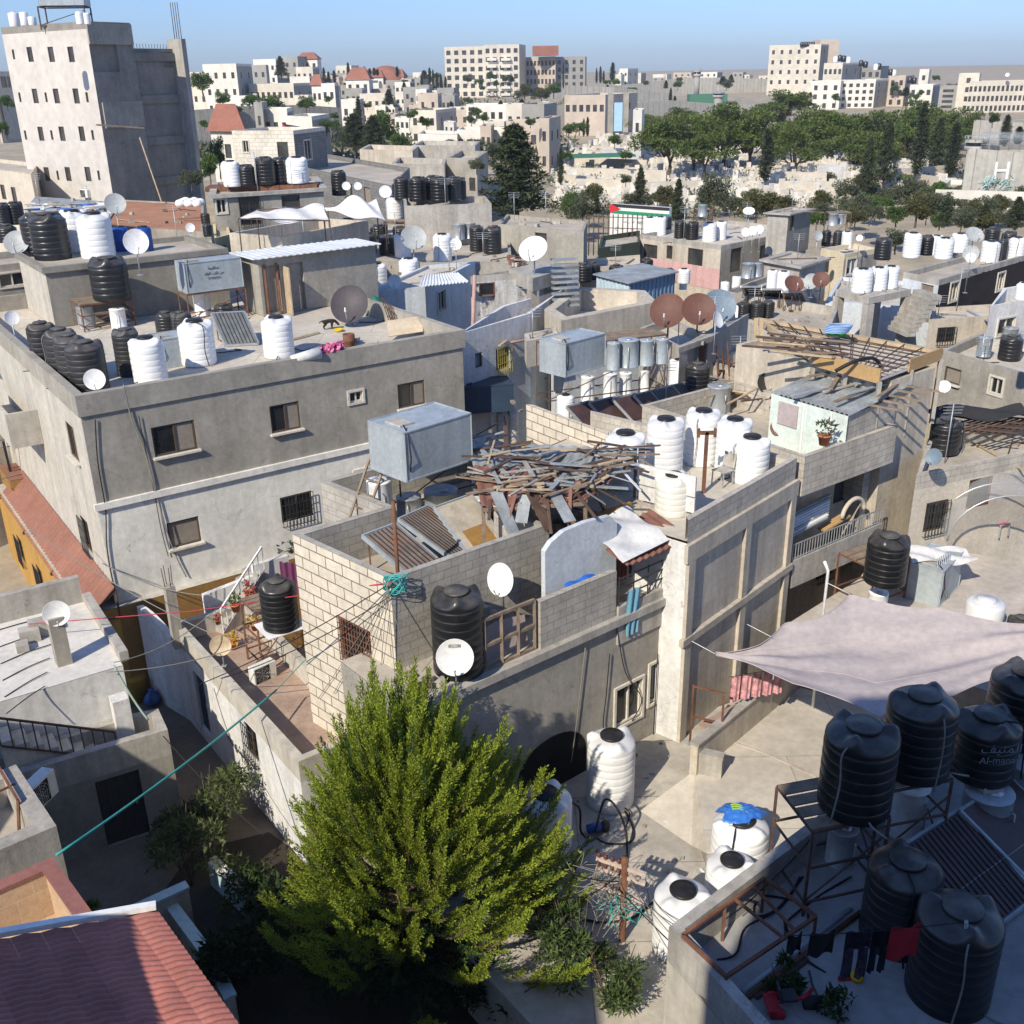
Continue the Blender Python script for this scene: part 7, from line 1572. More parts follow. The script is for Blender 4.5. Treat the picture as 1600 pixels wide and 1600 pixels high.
# filler roofs in the middle right
f1_=bl('low roof with white tanks and a rusty dish left of the columns',(1130,455),(1215,470),(1290,440),50,wall=CONCL,roof=ROOFG,par_h=.3)
cluster('left of the open concrete frame','tanks left of the concrete frame',[('w',1205,422,452,16),('w',1222,424,460,20),('w',1150,432,452,14),('w',1132,440,462,14)],zr(f1_))
boiler(1168,411,434,20,zr(f1_)+.8,'galvanised boiler left of the slim white tanks'); boiler(1183,411,432,14,zr(f1_)+.8,'narrow galvanised boiler left of the slim white tanks')
dish(1240,445,30,49,'rusty tilted dish left of the open concrete frame',DISHR,zb=zr(f1_),az=.4,el=.8); dish(1283,438,26,51,'red brown dish before the cream rendered house',DISHR,zb=zr(f1_),el=.6); dish(1268,440,24,52,'grey dish behind the red brown dish',DISHG,zb=zr(f1_),az=-.4)
f2_=bl('flat roof with black drums below the tilted collectors',(1130,500),(1290,530),(1310,480),42,wall=CONCL,roof=ROOFG,par_h=.4)
cluster('right of the blue grey dish','drums right of the blue dish',[('b',1160,472,498,22),('b',1182,471,498,22),('b',1200,470,496,18),('w',1152,476,498,14)],zr(f2_))
for k in range(3): collector(P(1165+32*k,462+4*k,zr(f1_)),P(1195+32*k,462+4*k,zr(f1_)),P(1158+32*k,448+4*k,zr(f1_)+.9),f'dull grey solar collector in the far row, {("left","middle","right")[k]}',m=COLLG,slats=6,mid=False)
bl('pale house with a flat slab roof beyond the flat roof',(1195,405),(1250,415),(1290,403),56,wall=CONCL,roof=ROOFG,par_h=.12,proud=.25)
bl('low beige wall house left of the pink banded house',(905,420),(1000,412),(1000,398),58,wall=BEIGE,roof=ROOFL,par_h=.2)

# ---------------------------------------------------------------- everyday clutter on the middle roofs
ROOFS+= [([g0,g0+gu*9.0,g0+gu*9.0+(g1-g0),g1],zg),([W(.3,.3),W(12.5,.3),W(12.5,8.5),W(.3,8.5)],zA),([C0,C1,C1+vc*7,C0+vc*7],zC)]
for poly,z in ROOFS:
    a,b,d=Vector(poly[0]),Vector(poly[1]),Vector(poly[-1]); L1,L2=(b-a).length,(d-a).length
    if a.y>75: continue
    for i in range(int(min(14,2+L1*L2*.12))):
        p=a+(b-a)*rnd.uniform(.06,.94)+(d-a)*rnd.uniform(.06,.94); k=rnd.random(); q=(p.x,p.y,z)
        if k<.45: tag(MB().box(q,rnd.uniform(.12,.45),rnd.uniform(.1,.25),rnd.uniform(.06,.22),rnd.uniform(0,3)).build('rubble_piece',rnd.choice((CONCL,RUBBLE,WOOD,JUNK,BLOCKG))),'small block or rubble piece on a cluttered roof','rubble','rubble on the cluttered roofs')
        elif k<.72:
            t=rnd.uniform(0,3.1); e=Vector((math.cos(t),math.sin(t),0))*rnd.uniform(.5,1.8); c=Vector(q)+Vector((0,0,.06)); tag(MB().bar(c-e,c+e,rnd.choice((.04,.07,.11)),.03).build('loose_batten',rnd.choice((WOOD,WOODL,RUST,GALV,RUSTL))),'loose batten or pipe on a cluttered roof','batten','battens on the cluttered roofs')
        else:
            c=Vector(q)+Vector((0,0,.03)); pts=[c]; t=rnd.uniform(0,6)
            for j in range(4): t+=rnd.gauss(0,.9); pts.append(pts[-1]+Vector((math.cos(t),math.sin(t),0))*rnd.uniform(.3,.8))
            tag(MB().tube(smooth(pts,4),.018,4).build('hose',rnd.choice((CABLE,CABLE,CABLEG))),'thin hose lying curled on a cluttered roof','hose','hoses on the cluttered roofs')
    for i in range(2):
        if rnd.random()<.6:
            p=a+(b-a)*rnd.uniform(.1,.9)+(d-a)*rnd.uniform(.1,.9); m=MB(); h=rnd.uniform(1.0,2.2)
            m.tube([(p.x,p.y,z),(p.x,p.y,z+h)],.02,5)
            for j in range(4): m.bar((p.x-.35+.02*j,p.y,z+h-.1*j),(p.x+.35-.02*j,p.y,z+h-.1*j),.015)
            tag(m.build('aerial',GALV),'thin television aerial on a cluttered roof','aerial','aerials on the cluttered roofs')
def G(px,py):
    """camera ray through a pixel down to the terrain"""
    d=ray(px,py); t=20.0
    for _ in range(3000):
        if CH+d[2]*t<=gz(d[1]*t): break
        t*=1.003
        if t>3000: break
    return Vector((d[0]*t,d[1]*t,gz(d[1]*t)))
def at(px,Y_): d=ray(px,150); return Vector((d[0]/d[1]*Y_,Y_))
FARW=mat('far cream stone',(.58,.53,.44),var=.09,scale=.08); FARL=mat('far white stone',(.65,.62,.55),var=.09,scale=.08); FARG=mat('far grey render and side shade',(.30,.29,.265),var=.1,scale=.05); FARP=mat('far pinkish stone',(.47,.40,.33),var=.06,scale=.05); FARR=mat('far red roof',(.29,.125,.085),var=.12,scale=.3)
def farb(label,xa,da,xb,d,xc,dc,yt,win=None,win2=None,wall=None,wsz=(.95,1.35),side=None,group=None,cat='building',par_h=.5,roof=ROOFL,zb=None,kind='far',gable=None):
    """far building: left end of the front at column xa (distance d+da), near corner at xb (distance d), end of the right side at xc (distance d+dc); yt: roof row at the near corner"""
    a,b,c=at(xa,d+da),at(xb,d),at(xc,d+dc); z=Yp(xb,yt,d).z; z0=(zb if zb is not None else min(gz(d),z-3)-1.5)
    poly=fr(a,b,c)
    if area2(poly)<0: poly=fr(a,b,at(xb,d+abs(dc)+8))
    wl=[]; h=z-par_h-max(z0+1.5,gz(d))
    for e,wn in((0,win),(1,win2)):
        if not wn: continue
        nr,nc=wn; L=(poly[(e+1)%4]-poly[e]).length; fh=min(3.3,h/nr)
        for r in range(nr):
            for k in range(nc): wl.append((e,L*(k+.5)/nc,z-par_h-fh*(r+.55),min(wsz[0],L/nc*.6),min(wsz[1],fh*.55),kind,'m'))
    o=house(poly,z0,z,label,cat=cat,name='apartment_building' if cat!='house' else 'house',wall=wall or FARW,roof=roof,par_h=par_h,par_t=.3,wins=wl,mats={1:side} if side else None,group=group)  # a grey side colour paints shade onto the right wall
    o['zt']=z
    if gable:
        m=MB(); q=offset(poly,-.4); c=sum(q,Vector((0,0)))/4; hgt=gable; zz=z+.02
        e0=q[0].lerp(q[3],.5); e1=q[1].lerp(q[2],.5); r0=e0.lerp(e1,.25); r1=e0.lerp(e1,.75); T=lambda p,k:(p.x,p.y,zz+k)
        m.face([T(q[0],0),T(q[1],0),T(r1,hgt),T(r0,hgt)]); m.face([T(q[2],0),T(q[3],0),T(r0,hgt),T(r1,hgt)]); m.face([T(q[1],0),T(q[2],0),T(r1,hgt)]); m.face([T(q[3],0),T(q[0],0),T(r0,hgt)]); m.build('tiled_roof',FARR,o)
    return o
# ---------------------------------------------------------------- skyline
ht1=farb('large cream hotel with a grid of dark windows on the skyline',697,4,758,430,758,20,72,win=(6,5),cat='apartment building',wsz=(1.7,1.8))
h1b=farb('balconied cream end wing of the skyline hotel',758,0,812,430,822,14,69,win=(6,5),cat='apartment building',wsz=(1.5,1.8),wall=FARW)
bq=MB()
for r in range(6):
    for x in(768,790): p=Yp(x,84+11*r,429); bq.box((p.x,p.y,p.z-2.4),3.6,2.0,.9)
    if r<5: pass
for k in range(0): pass
for r in range(6):
    for x in(768,790): p=Yp(x,84+11*r,429.3); b=MB().box((p.x,p.y,p.z-2.4),3.6,1.3,.9); b.build('balcony',FARL,h1b)
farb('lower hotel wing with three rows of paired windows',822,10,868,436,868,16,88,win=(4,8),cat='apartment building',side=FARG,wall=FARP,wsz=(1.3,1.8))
farb('grey hotel block at the end of the cream wing',868,0,914,440,916,14,88,win=(5,4),cat='apartment building',wall=FARG,wsz=(1.2,1.6))
rp=Yp(852,85,435); tag(MB().prism([Vector((rp.x-5,433)),Vector((rp.x+5,433)),Vector((rp.x+3.5,440)),Vector((rp.x-3.5,440))],rp.z-.5,rp.z+3).build('red_roof_hut',FARR),'red roofed hut on the lower hotel wing','roof hut')
for k,x in enumerate((848,856,862)): tank('b',x,77,84,6,Yp(x,84,437).z,None) if False else None
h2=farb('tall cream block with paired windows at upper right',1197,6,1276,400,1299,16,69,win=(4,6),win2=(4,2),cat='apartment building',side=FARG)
tr_=Yp(1290,62,412); tag(MB().prism([Vector((tr_.x-3,408)),Vector((tr_.x+4,408)),Vector((tr_.x+4,418)),Vector((tr_.x-3,418))],tr_.z-8,tr_.z).build('stair_tower',FARP),'plain stair tower behind the tall cream block','tower')
for k in range(6): p=Yp(1253+3.5*k,68,402); tag(MB().lathe([(0,0),(.6,0),(.65,.2),(.65,1.3),(.3,1.55),(0,1.6)],10,(p.x,p.y,Yp(1276,70,400).z-.5)).build('water_tank',BPLAST),'black water tank on the tall cream block at upper right','water tank','tanks on the tall cream block')
S=lambda *a,**k: farb(*a,**k)
S('pale apartment house with narrow twin windows below the tall block',1266,3,1312,300,1318,12,126,win=(3,3),cat='apartment building',wall=FARL)
S('cream apartment house with yellow balconies on the hill',1283,3,1312,320,1340,10,98,win=(3,4),win2=(3,2),cat='apartment building',side=FARG)
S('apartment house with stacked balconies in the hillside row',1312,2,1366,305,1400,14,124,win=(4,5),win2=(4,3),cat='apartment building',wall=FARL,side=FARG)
S('grey fronted house behind the stacked balconies',1330,2,1372,330,1384,10,103,win=(2,4),cat='apartment building',wall=FARG)
S('arched cream house right of the balcony row',1386,3,1412,310,1425,10,118,win=(3,2),cat='apartment building',wall=FARP)
S('white villa with a roof hut among the hillside houses',1420,3,1456,300,1467,10,132,win=(2,3),cat='house',wall=FARL,side=FARG)
S('small white roof hut house on the skyline at right',1432,2,1447,325,1450,6,108,win=(1,1),cat='house',wall=FARL)
S('house with banded balconies left of the school',1467,2,1495,290,1497,8,134,win=(4,1),cat='apartment building',wall=FARG,wsz=(3.5,1.4))
S('narrow taller end of the cream school building',1494,2,1526,272,1528,8,114,win=(4,1),cat='school')
sch=S('long cream school building with window rows at the right edge',1512,0,1640,268,1645,12,125,win=(3,18),cat='school',wsz=(.9,1.7))
dish(1574,117,6,266,'tiny white dish on the school roof',zb=Yp(1574,122,266).z)
tk=[(1305,92),(1312,90),(1318,91),(1325,93),(1345,98),(1352,100),(1368,104),(1373,103),(1391,112),(1396,113),(1421,124),(1428,125)]
for k,(x,y) in enumerate(tk): p=Yp(x,y+6,308); tag(MB().lathe([(0,0),(.6,0),(.65,.2),(.65,1.4),(.3,1.65),(0,1.7)],10,p).build('water_tank',BPLAST if k%3 else WPLAST),'tiny water tank on the crowded hillside roofs at right','water tank','tanks on the hillside roofs')
# left hill
L_=[('white four storey house with dark roof tanks behind the tall tower',322,4,374,240,398,14,99,(4,4),FARL,FARG),
('cream house on the left hill with a grey side',300,3,336,250,345,8,112,(2,3),FARW,None),
('white house at the crest of the left hill',401,3,436,330,440,10,92,(3,3),FARL,FARG),
('grey block partly in front of the crest house',398,2,420,290,424,8,101,(2,2),FARG,None),
('grey house mass with a dark side on the crest',437,3,470,345,500,14,88,(3,3),FARG,FARG),
('cream two storey house stepping down the left hill',466,3,492,310,502,8,104,(2,3),FARW,FARG),
('cream terrace house below the crest',455,3,486,290,503,8,119,(2,3),FARL,FARG),
('long cream hall with an arcade on the left hill',390,6,460,240,492,14,130,(1,8),FARW,FARG),
('far cream block on the skyline centre left',528,3,552,420,564,10,102,(3,3),FARW,None),
('pale villa with a red roof in the valley left',488,2,503,225,506,6,133,(3,2),FARL,None),
('white villa with corner windows in the valley left',503,2,524,220,530,8,130,(3,2),FARL,FARG),
('white house with a round tree before it',540,3,580,330,592,10,126,(2,3),FARL,None),
('cream house behind the cypress row',580,3,622,360,632,12,132,(2,4),FARP,None),
('grey flat house in the centre distance',630,3,670,300,676,10,136,(2,3),FARG,None),
('cream cube house above the park trees',532,2,560,210,568,8,155,(2,2),FARL,FARP),
('pale low house left of the cypress group',562,3,604,260,612,8,146,(2,4),FARW,None),
('tan house with an outside stair in the centre distance',652,4,684,240,690,8,146,(2,2),FARP,FARG),
('cream two storey house with a brown side wing',640,3,680,190,712,12,172,(2,3),FARW,FARP),
('cream apartment house with a row of dark windows in the centre',728,5,800,205,806,10,163,(2,6),FARL,None),
('brown side house behind the cream apartment house',690,5,732,215,742,10,174,(2,3),FARP,None),
('white two storey house with a flag before it',408,3,446,150,455,8,170,(2,3),FARL,FARG),
('white house with a grey shaded side and black windows',446,4,484,145,512,10,182,(1,2),FARL,FARG),
('grey house at the left of the white two storey house',395,2,408,150,416,8,160,(1,1),FARG,None),
('long white hall with a pale blue roof edge',650,6,712,170,716,12,211,(1,4),FARL,None),
('long white low house with small dark windows',712,4,788,172,792,10,203,(1,6),FARL,None),
('grey rendered cube at the edge of the camp',815,3,850,160,870,10,163,(1,2),FARG,FARG),
('cream house beyond the grey cube',790,3,816,165,820,8,163,(2,2),FARW,None),
('brown stone house with balconies above the big conifer',842,2,858,140,876,8,185,(2,1),FARP,FARP),
('tan house with a white patched wall by the watch gate',790,3,842,150,846,8,190,(1,3),FARP,None),
('white house with dark slots beside the pines',990,2,1004,150,1008,8,172,(2,1),FARL,None),
('pink roofed flat house before the separation wall',882,3,946,205,996,16,148,(1,6),FARP,FARP),
('white villa with an arch on the skyline',967,3,980,480,996,10,107,(2,2),FARL,FARW),
('small pale house right of the skyline hotel',960,3,970,470,975,6,116,(1,1),FARL,None),
('pale house with shuttered windows at far right',1482,4,1640,105,1645,10,300,(1,8),FARL,None),
('grey flat camp house with arched balconies',606,3,690,100,694,8,258,(1,5),CONCL,None),
('grey camp house with white shutters beside the conifer',694,2,742,102,760,10,248,(1,3),CONC,None),
('low beige camp house with roof rubble',556,4,640,110,650,8,236,(1,4),TAN,None),
('low camp house with boilers on its roof',640,3,740,115,748,8,228,(1,5),CONCL,None)]
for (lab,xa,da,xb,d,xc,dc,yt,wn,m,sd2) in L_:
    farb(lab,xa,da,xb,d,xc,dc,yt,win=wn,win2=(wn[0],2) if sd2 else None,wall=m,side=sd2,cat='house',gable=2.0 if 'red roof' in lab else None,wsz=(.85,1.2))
for lab,xa,xb,d,yt,g_ in(('red roofed church house near the cypress trees',542,578,300,124,3.0),('long red tiled roof below the dome',572,600,380,121,2.5),('second red tiled roof right of the dome',610,632,385,120,2.5),('orange roofed house left below the tall tower',322,372,110,206,2.5),('red roofed house on the left crest',468,500,350,92,2.0),('red hipped roof in the valley left',484,506,260,136,2.0)):
    farb(lab,xa,2,xb,d,xb+6,8,yt,win=(1,3),wall=FARL,cat='house',par_h=.05,gable=g_)
dm=Yp(604,122,390); o=thing('domed_building',dm,'orange brown dome rising over red roofs in the distance','dome')
b=MB().lathe([(8.5*math.cos(t),8.0*math.sin(t)) for t in[PI/2*k/10 for k in range(11)]],24,(dm.x,dm.y,dm.z-4)); b.build('dome',FARR,o); MB().lathe([(8.7,-10),(8.7,0)],24,(dm.x,dm.y,dm.z-4)).build('drum',FARP,o)
# scatter of roof tanks on the left hill
for i in range(34):
    x=rnd.choice((rnd.uniform(325,395),rnd.uniform(405,505),rnd.uniform(640,800),rnd.uniform(560,680))); y=rnd.uniform(96,120) if x<520 else rnd.uniform(160,172) if x>690 else rnd.uniform(128,150)
    d=rnd.uniform(225,320); p=Yp(x,y,d); tag(MB().lathe([(0,-1),(.65,-1),(.7,.2),(.7,1.4),(.3,1.65),(0,1.7)],8,p).build('water_tank',BPLAST if i%2 else WPLAST),'tiny water tank on the crowded hill roofs at left','water tank','tanks on the left hill roofs') if False else None
for i in range(100):
    if i<62: x=rnd.uniform(318,690); y=rnd.uniform(112,150); d=460-(y-104)*5.0*rnd.uniform(.85,1.1)
    elif i<88: x=rnd.uniform(540,845); y=rnd.uniform(146,200); d=300-(y-146)*2.6
    else: x=rnd.uniform(930,1190); y=rnd.uniform(112,122); d=560
    d=max(130,d); w=rnd.uniform(14,30); farb('small pale house packed among others on the far hillside',x,rnd.uniform(1,4),x+w,d,x+w*1.3,rnd.uniform(5,9),y,win=(rnd.choice((1,2,2)),rnd.choice((2,3))),wall=rnd.choice((FARW,FARL,FARP,FARL,FARG)),side=rnd.choice((None,FARG)),cat='house',group='small houses on the far hillside',par_h=.3,wsz=(.9,1.1))
for i in range(90):
    if i<62: x=rnd.uniform(316,840); y=rnd.uniform(118,195)
    else: x=rnd.uniform(905,1600); y=rnd.uniform(124,150)
    d=min(520,max(140,440-(y-104)*3.6)); tree(rnd.choice(('round','round','olive','conifer')),x,y+4,y-rnd.uniform(5,11),rnd.uniform(9,22),d,'small tree between the houses of the far hillside',variant=i,group='small trees on the far hillside')
# ---------------------------------------------------------------- separation wall and watch towers
def wallrun(pts,h,label,m=WALLSEP,t=.5):
    r=thing('concrete_wall',(pts[0][0].x,pts[0][0].y,gz(pts[0][0].y)),label,'wall'); b=MB()
    for (p,zp),(q,zq_) in zip(pts,pts[1:]):
        l=(q-p).length; n=Vector(((q-p).y,-(q-p).x)).normalized()*t
        b.face([tuple(p)+(zp-h,),tuple(q)+(zq_-h,),tuple(q)+(zq_,),tuple(p)+(zp,)],[(0,0),(l,0),(l,h),(0,h)]); b.face([tuple(p)+(zp,),tuple(q)+(zq_,),tuple(q-n)+(zq_,),tuple(p-n)+(zp,)]); b.face([tuple(q-n)+(zq_-h,),tuple(p-n)+(zp-h,),tuple(p-n)+(zp,),tuple(q-n)+(zq_,)])
    b.build('panel_wall',m,r); return r
def wpts(*a): return [(at(x,Y_),Yp(x,y,Y_).z) for x,y,Y_ in a]
wallrun(wpts((845,150,395),(900,140,402),(1020,128,420),(1060,122,425),(1130,121,430),(1210,124,435),(1300,130,430)),11,'long pale concrete separation wall along the skyline ridge')
wallrun(wpts((884,133,250),(960,136,254),(1002,141,258),(1046,146,262)),9,'pale concrete wall section stepping behind the pink roofed house')
wallrun(wpts((845,162,215),(905,166,219),(948,168,223),(1000,160,228),(1042,156,232),(1120,162,240),(1200,165,245)),8.5,'tall panelled concrete wall behind the cemetery')
wallrun(wpts((300,172,185),(380,166,188),(470,164,192),(530,168,196)),7,'grey panelled concrete wall crossing behind the tall tower',m=mat('dark panel concrete',(.24,.235,.22),var=.1,streak=.2,scale=.2,uvbrick=(1.5,60,.05,(.17,.165,.15),.05)))
wallrun(wpts((0,156,180),(18,158,185),(35,160,190)),6,'short concrete wall at the far left')
wr_=wallrun(wpts((1526,232,109),(1560,234,108.6),(1640,240,107.6)),7.5,'panelled concrete wall with white painted letters at the right edge')
wallrun(wpts((1530,187,150),(1580,190,150),(1640,194,150)),6,'upper concrete wall below the school')
for x,y,tx in((1565,268,'H'),(1597,270,'O')):
    p=Yp(x,y,108.2); lettering(tx,(p.x,p.y,p.z),-.12,2.4,WHITE,wr_)
gf=MB()
for i in range(26):
    p=Yp(rnd.uniform(1535,1600),rnd.uniform(278,294),108.8); gf.tube(smooth([p,p+Vector((rnd.gauss(0,.4),0,rnd.gauss(0,.3))),p+Vector((rnd.gauss(0,.7),0,rnd.gauss(0,.4)))],3),.05,4)
gf.v=[(a,b-.75,c) for a,b,c in gf.v]; gf.build('graffiti',mat('green and blue graffiti paint',(.30,.46,.44),island=.6),wr_)
fn=MB()
for i in range(46): p=Yp(1532+1.7*i,234,110); fn.tube([p,p+Vector((0,0,1.7))],.03,3)
for z in(.5,1.0,1.6): fn.tube([Yp(1532,234,110)+Vector((0,0,z)),Yp(1610,236,110)+Vector((0,0,z))],.02,3)
tag(fn.build('wire_fence',GALV),'wire fence on top of the lettered concrete wall','fence')
def tower(x,yb,yt,w,Y_,label):
    p=Yp(x,yb,Y_); zt=ztop(p,yt); h=zt-p.z; r_=w/2/ppm(p); o=thing('watch_tower',p,label,'watch tower')
    MB().lathe([(r_*.72,0),(r_*.72,h*.72)],20,p).build('shaft',FARG if Y_>200 else mat('pale tower concrete',(.47,.47,.44),streak=.3),o)
    MB().lathe([(r_*.72,h*.72),(r_*1.0,h*.76),(r_*1.0,h*.84)],20,p).build('cabin',CONCL,o); MB().lathe([(r_*.9,h*.84),(r_*.9,h*.92)],20,p).build('window',GLASS,o)
    MB().lathe([(0,h*1.0),(r_*.9,h*.97),(r_*1.05,h*.92),(r_*1.05,h*.915),(0,h*.915)],20,p).build('roof',FARG,o)
    m=MB()
    for k in range(9): a=2*PI*k/9; m.tube([(p.x+r_*math.cos(a),p.y+r_*math.sin(a),p.z+h*.93),(p.x+r_*math.cos(a),p.y+r_*math.sin(a),p.z+h*1.06)],.04,3)
    m.tube([(p.x+r_*math.cos(2*PI*k/18),p.y+r_*math.sin(2*PI*k/18),p.z+h*1.05) for k in range(19)],.04,3); m.build('antenna_rail',GALV,o)
tower(1088,150,109,12,330,'pale round watch tower on the ridge wall')
tower(1121,178,143,18,230,'round watch tower with dark windows behind the pines')
tower(1516,290,216,34,112,'thick round watch tower of grey segments beside the lettered wall')
gs_=Yp(1105,150,300); tag(MB().box((gs_.x,gs_.y,gs_.z-4),10,5,4.5).build('green_container',flat('green container',(.06,.17,.11))),'green container beside the ridge watch tower','container')
bg=Yp(965,205,190); o=thing('blue_gate',(bg.x,bg.y,bg.z),'pale blue steel gate in the concrete wall','gate'); MB().box((bg.x,bg.y,bg.z),1.5,.4,4.6).build('leaf',flat('pale blue steel',(.36,.55,.70)),o); 
for dx in(-1.3,1.3): MB().box((bg.x+dx,bg.y,bg.z-.2),.9,.9,6.3).build('post',CONC,o)
# ---------------------------------------------------------------- flag mural, sports court
f0,f1=Yp(953,345,75),Yp(1045,352,72); fz0=gz(75)-1; fzt=Yp(953,318,75).z; d=(f1-f0).xy.normalized(); n=Vector((d.y,-d.x)); L=(f1-f0).xy.length
fw=thing('mural_wall',(f0.x,f0.y,fz0),'white wall painted with a red black white and green flag','wall')
MB().prism([f0.xy,f1.xy,f1.xy-n*.3,f0.xy-n*.3],fz0,fzt).build('wall',mat('white mural wall',(.68,.68,.66),var=.05),fw)
hh_=fzt-Yp(953,333,75).z
def strip(a,b,z0,z1,m,off,nm):
    p,q=f0.xy+d*(L*a)+n*off,f0.xy+d*(L*b)+n*off; MB().prism([p,q,q-n*(off-.002),p-n*(off-.002)],z0,z1).build(nm,m,fw)
FB,FG,FR=flat('flag black',(.03,.03,.035)),flat('flag green',(.02,.25,.13)),flat('flag red',(.58,.03,.04))
strip(.03,1,fzt-hh_*.33,fzt,FB,.012,'black_stripe'); strip(.03,1,fzt-hh_,fzt-hh_*.66,FG,.012,'green_stripe')
b=MB(); p=f0.xy+n*.02; q=p+d*(L*.19); b.face([tuple(p)+(fzt-hh_,),tuple(q)+(fzt-hh_/2,),tuple(p)+(fzt,)]); b.build('red_triangle',FR,fw)
b=MB()
for i in range(40): 
    u=rnd.uniform(.05,.9); p=f0.xy+d*(L*u)+n*.03; z=fzt-hh_-rnd.choice((.5,1.0,1.5)); b.tube([tuple(p)+(z,),tuple(p+d*.12)+(z+rnd.gauss(0,.08),),tuple(p+d*.24)+(z+rnd.gauss(0,.06),)],.02,3)
b.build('faint_writing',flat('faint grey paint',(.4,.4,.4)),fw)
fc=MB()
for i in range(16): x=920+7.5*i; p=Yp(x,375,70); fc.tube([(p.x,p.y,p.z-1),(p.x,p.y,ztop(p,335))],.035,4)
for y in(338,355,372): fc.tube([Yp(918,y,70),Yp(1040,y+4,70)],.025,4)
tag(fc.build('court_fence',RUSTL),'tall thin post fence in front of the flag mural','fence')
gc=MB().face; b=MB(); b.face([tuple(G(x,y))[:2]+(gz(66)+.05,) for x,y in((905,398),(1000,392),(990,362),(910,366))]); tag(b.build('sports_court',mat('worn green court',(.10,.16,.06),var=.2)),kind='structure')
nt_=bl('low dark netted stand beside the sports court',(935,388),(1000,378),(1000,360),66,h=1.8,wall=mat('dark netted wall',(.045,.06,.045)),roof=ROOFG,par_h=.3)
b0=Yp(910,245,140); tag(MB().box((b0.x+2,b0.y,b0.z),9,4,.25,.1).build('green_awning',flat('green awning',(.05,.17,.11))),'long green awning above the cemetery','awning')
# ---------------------------------------------------------------- cemetery
gm=[]
for k in range(3):
    b=MB(); b.box((0,0,0),1.0,2.1,(.35,.5,.65)[k]); b.box((0,0,(.35,.5,.65)[k]),.8,1.8,.12); b.box((0,.9,.3),.7,.16,(1.1,.9,1.3)[k]); 
    if k: b.box((0,-.9,.3),.5,.14,.6)
    gm.append(b.mesh('grave',STONEW))
cnt=0
for i in range(900):
    x,y=rnd.uniform(865,1490),rnd.uniform(212,322)
    if y<235 and not(930<x<1010 or 1180<x<1300): continue
    if y>300 and x>1290: continue
    if x>1330 and y<262: continue
    p=G(x,y); o=bpy.data.objects.new('grave',rnd.choice(gm)); col.objects.link(o); s=rnd.uniform(.6,1.05); o.location=(p.x,p.y,p.z-.02); o.scale=(s,s,s*rnd.uniform(.8,1.3)); o.rotation_euler.z=.25+rnd.gauss(0,.12)
    tag(o,'pale stone grave on the terraced cemetery slope','grave','graves in the cemetery'); cnt+=1
    if cnt>=290: break
gb=MB()
for i in range(1500):
    x,y=rnd.uniform(865,1490),rnd.uniform(214,326)
    if y<235 and not(930<x<1010 or 1180<x<1300): continue
    if x>1300 and y>300 or x>1330 and y<255: continue
    p=G(x,y); s=rnd.uniform(.5,.95); a=.25+rnd.gauss(0,.12); gb.box(p,1.0*s,2.0*s,rnd.uniform(.3,.8)*s,a); gb.box((p.x-.9*s*math.sin(a),p.y+.9*s*math.cos(a),p.z),.7*s,.18*s,rnd.uniform(.7,1.3)*s,a)
tag(gb.build('graves',STONEW),'remaining pale graves covering the cemetery slope','graves',kind='stuff')
for k,(xa,ya,xb,yb,h) in enumerate([(880,262,1010,268,1.3),(890,282,1040,292,1.5),(900,300,1010,306,1.4),(930,240,1030,246,1.1),(1180,288,1290,292,1.4),(1215,306,1330,309,1.5),(1180,265,1270,268,1.2),(868,292,930,300,1.4),(1010,306,1120,300,1.3),(1350,292,1480,280,1.5),(1400,285,1460,300,1.2),(950,225,1000,221,1.2)]):
    a,b=G(xa,ya),G(xb,yb); dd=(b-a).xy.normalized(); nn=Vector((dd.y,-dd.x))*.35; tag(MB().prism([a.xy,b.xy,b.xy-nn,a.xy-nn],min(a.z,b.z)-.5,max(a.z,b.z)+h).build('terrace_wall',mat('pale terrace wall',(.52,.47,.39),var=.12)),'low pale retaining wall stepping down the cemetery','wall','cemetery terrace walls')
for k,(x,y,w) in enumerate([(958,255,8),(985,258,6),(1010,246,7),(1240,258,9),(1297,286,8),(1280,250,7)]): p=G(x,y); tag(MB().box(p,w*.32,w*.26,1.9,.2).build('tomb_house',RENDW),'small white tomb house among the graves','tomb','tomb houses in the cemetery')
# ---------------------------------------------------------------- trees
tree('conifer',806,338,196,128,70,'broad dark conifer standing alone behind the middle roofs')
PN=[(1046,284,170,104,128),(1085,280,162,112,135),(1128,276,156,112,140),(1170,278,164,104,138),(1222,205,134,92,190),(1262,268,160,104,150),(1300,266,172,100,150),(1345,262,166,104,160),(1240,284,196,96,130),(1385,258,158,108,165),(1205,270,180,92,145),(1432,250,154,100,170),(1478,250,162,92,165),(1330,280,196,96,140),(1510,245,172,62,160),(1100,284,200,84,125),(1282,255,158,84,175),(1410,272,184,92,150),(1160,240,158,84,190),(1018,225,172,60,170),(1065,215,166,70,185),(1455,262,186,84,152),(1365,284,206,84,136),(1190,215,160,70,195)]
for k,(x,yb,yt,w,Y_) in enumerate(sorted(PN)): tree('pine',x,yb,yt,w,Y_,f'umbrella pine of the cemetery grove, {"leftmost" if k==0 else "rightmost" if k==len(PN)-1 else str(k+1)+"th from left" if k>2 else ("","second from left","third from left")[k]}',variant=k,group='umbrella pines of the grove')
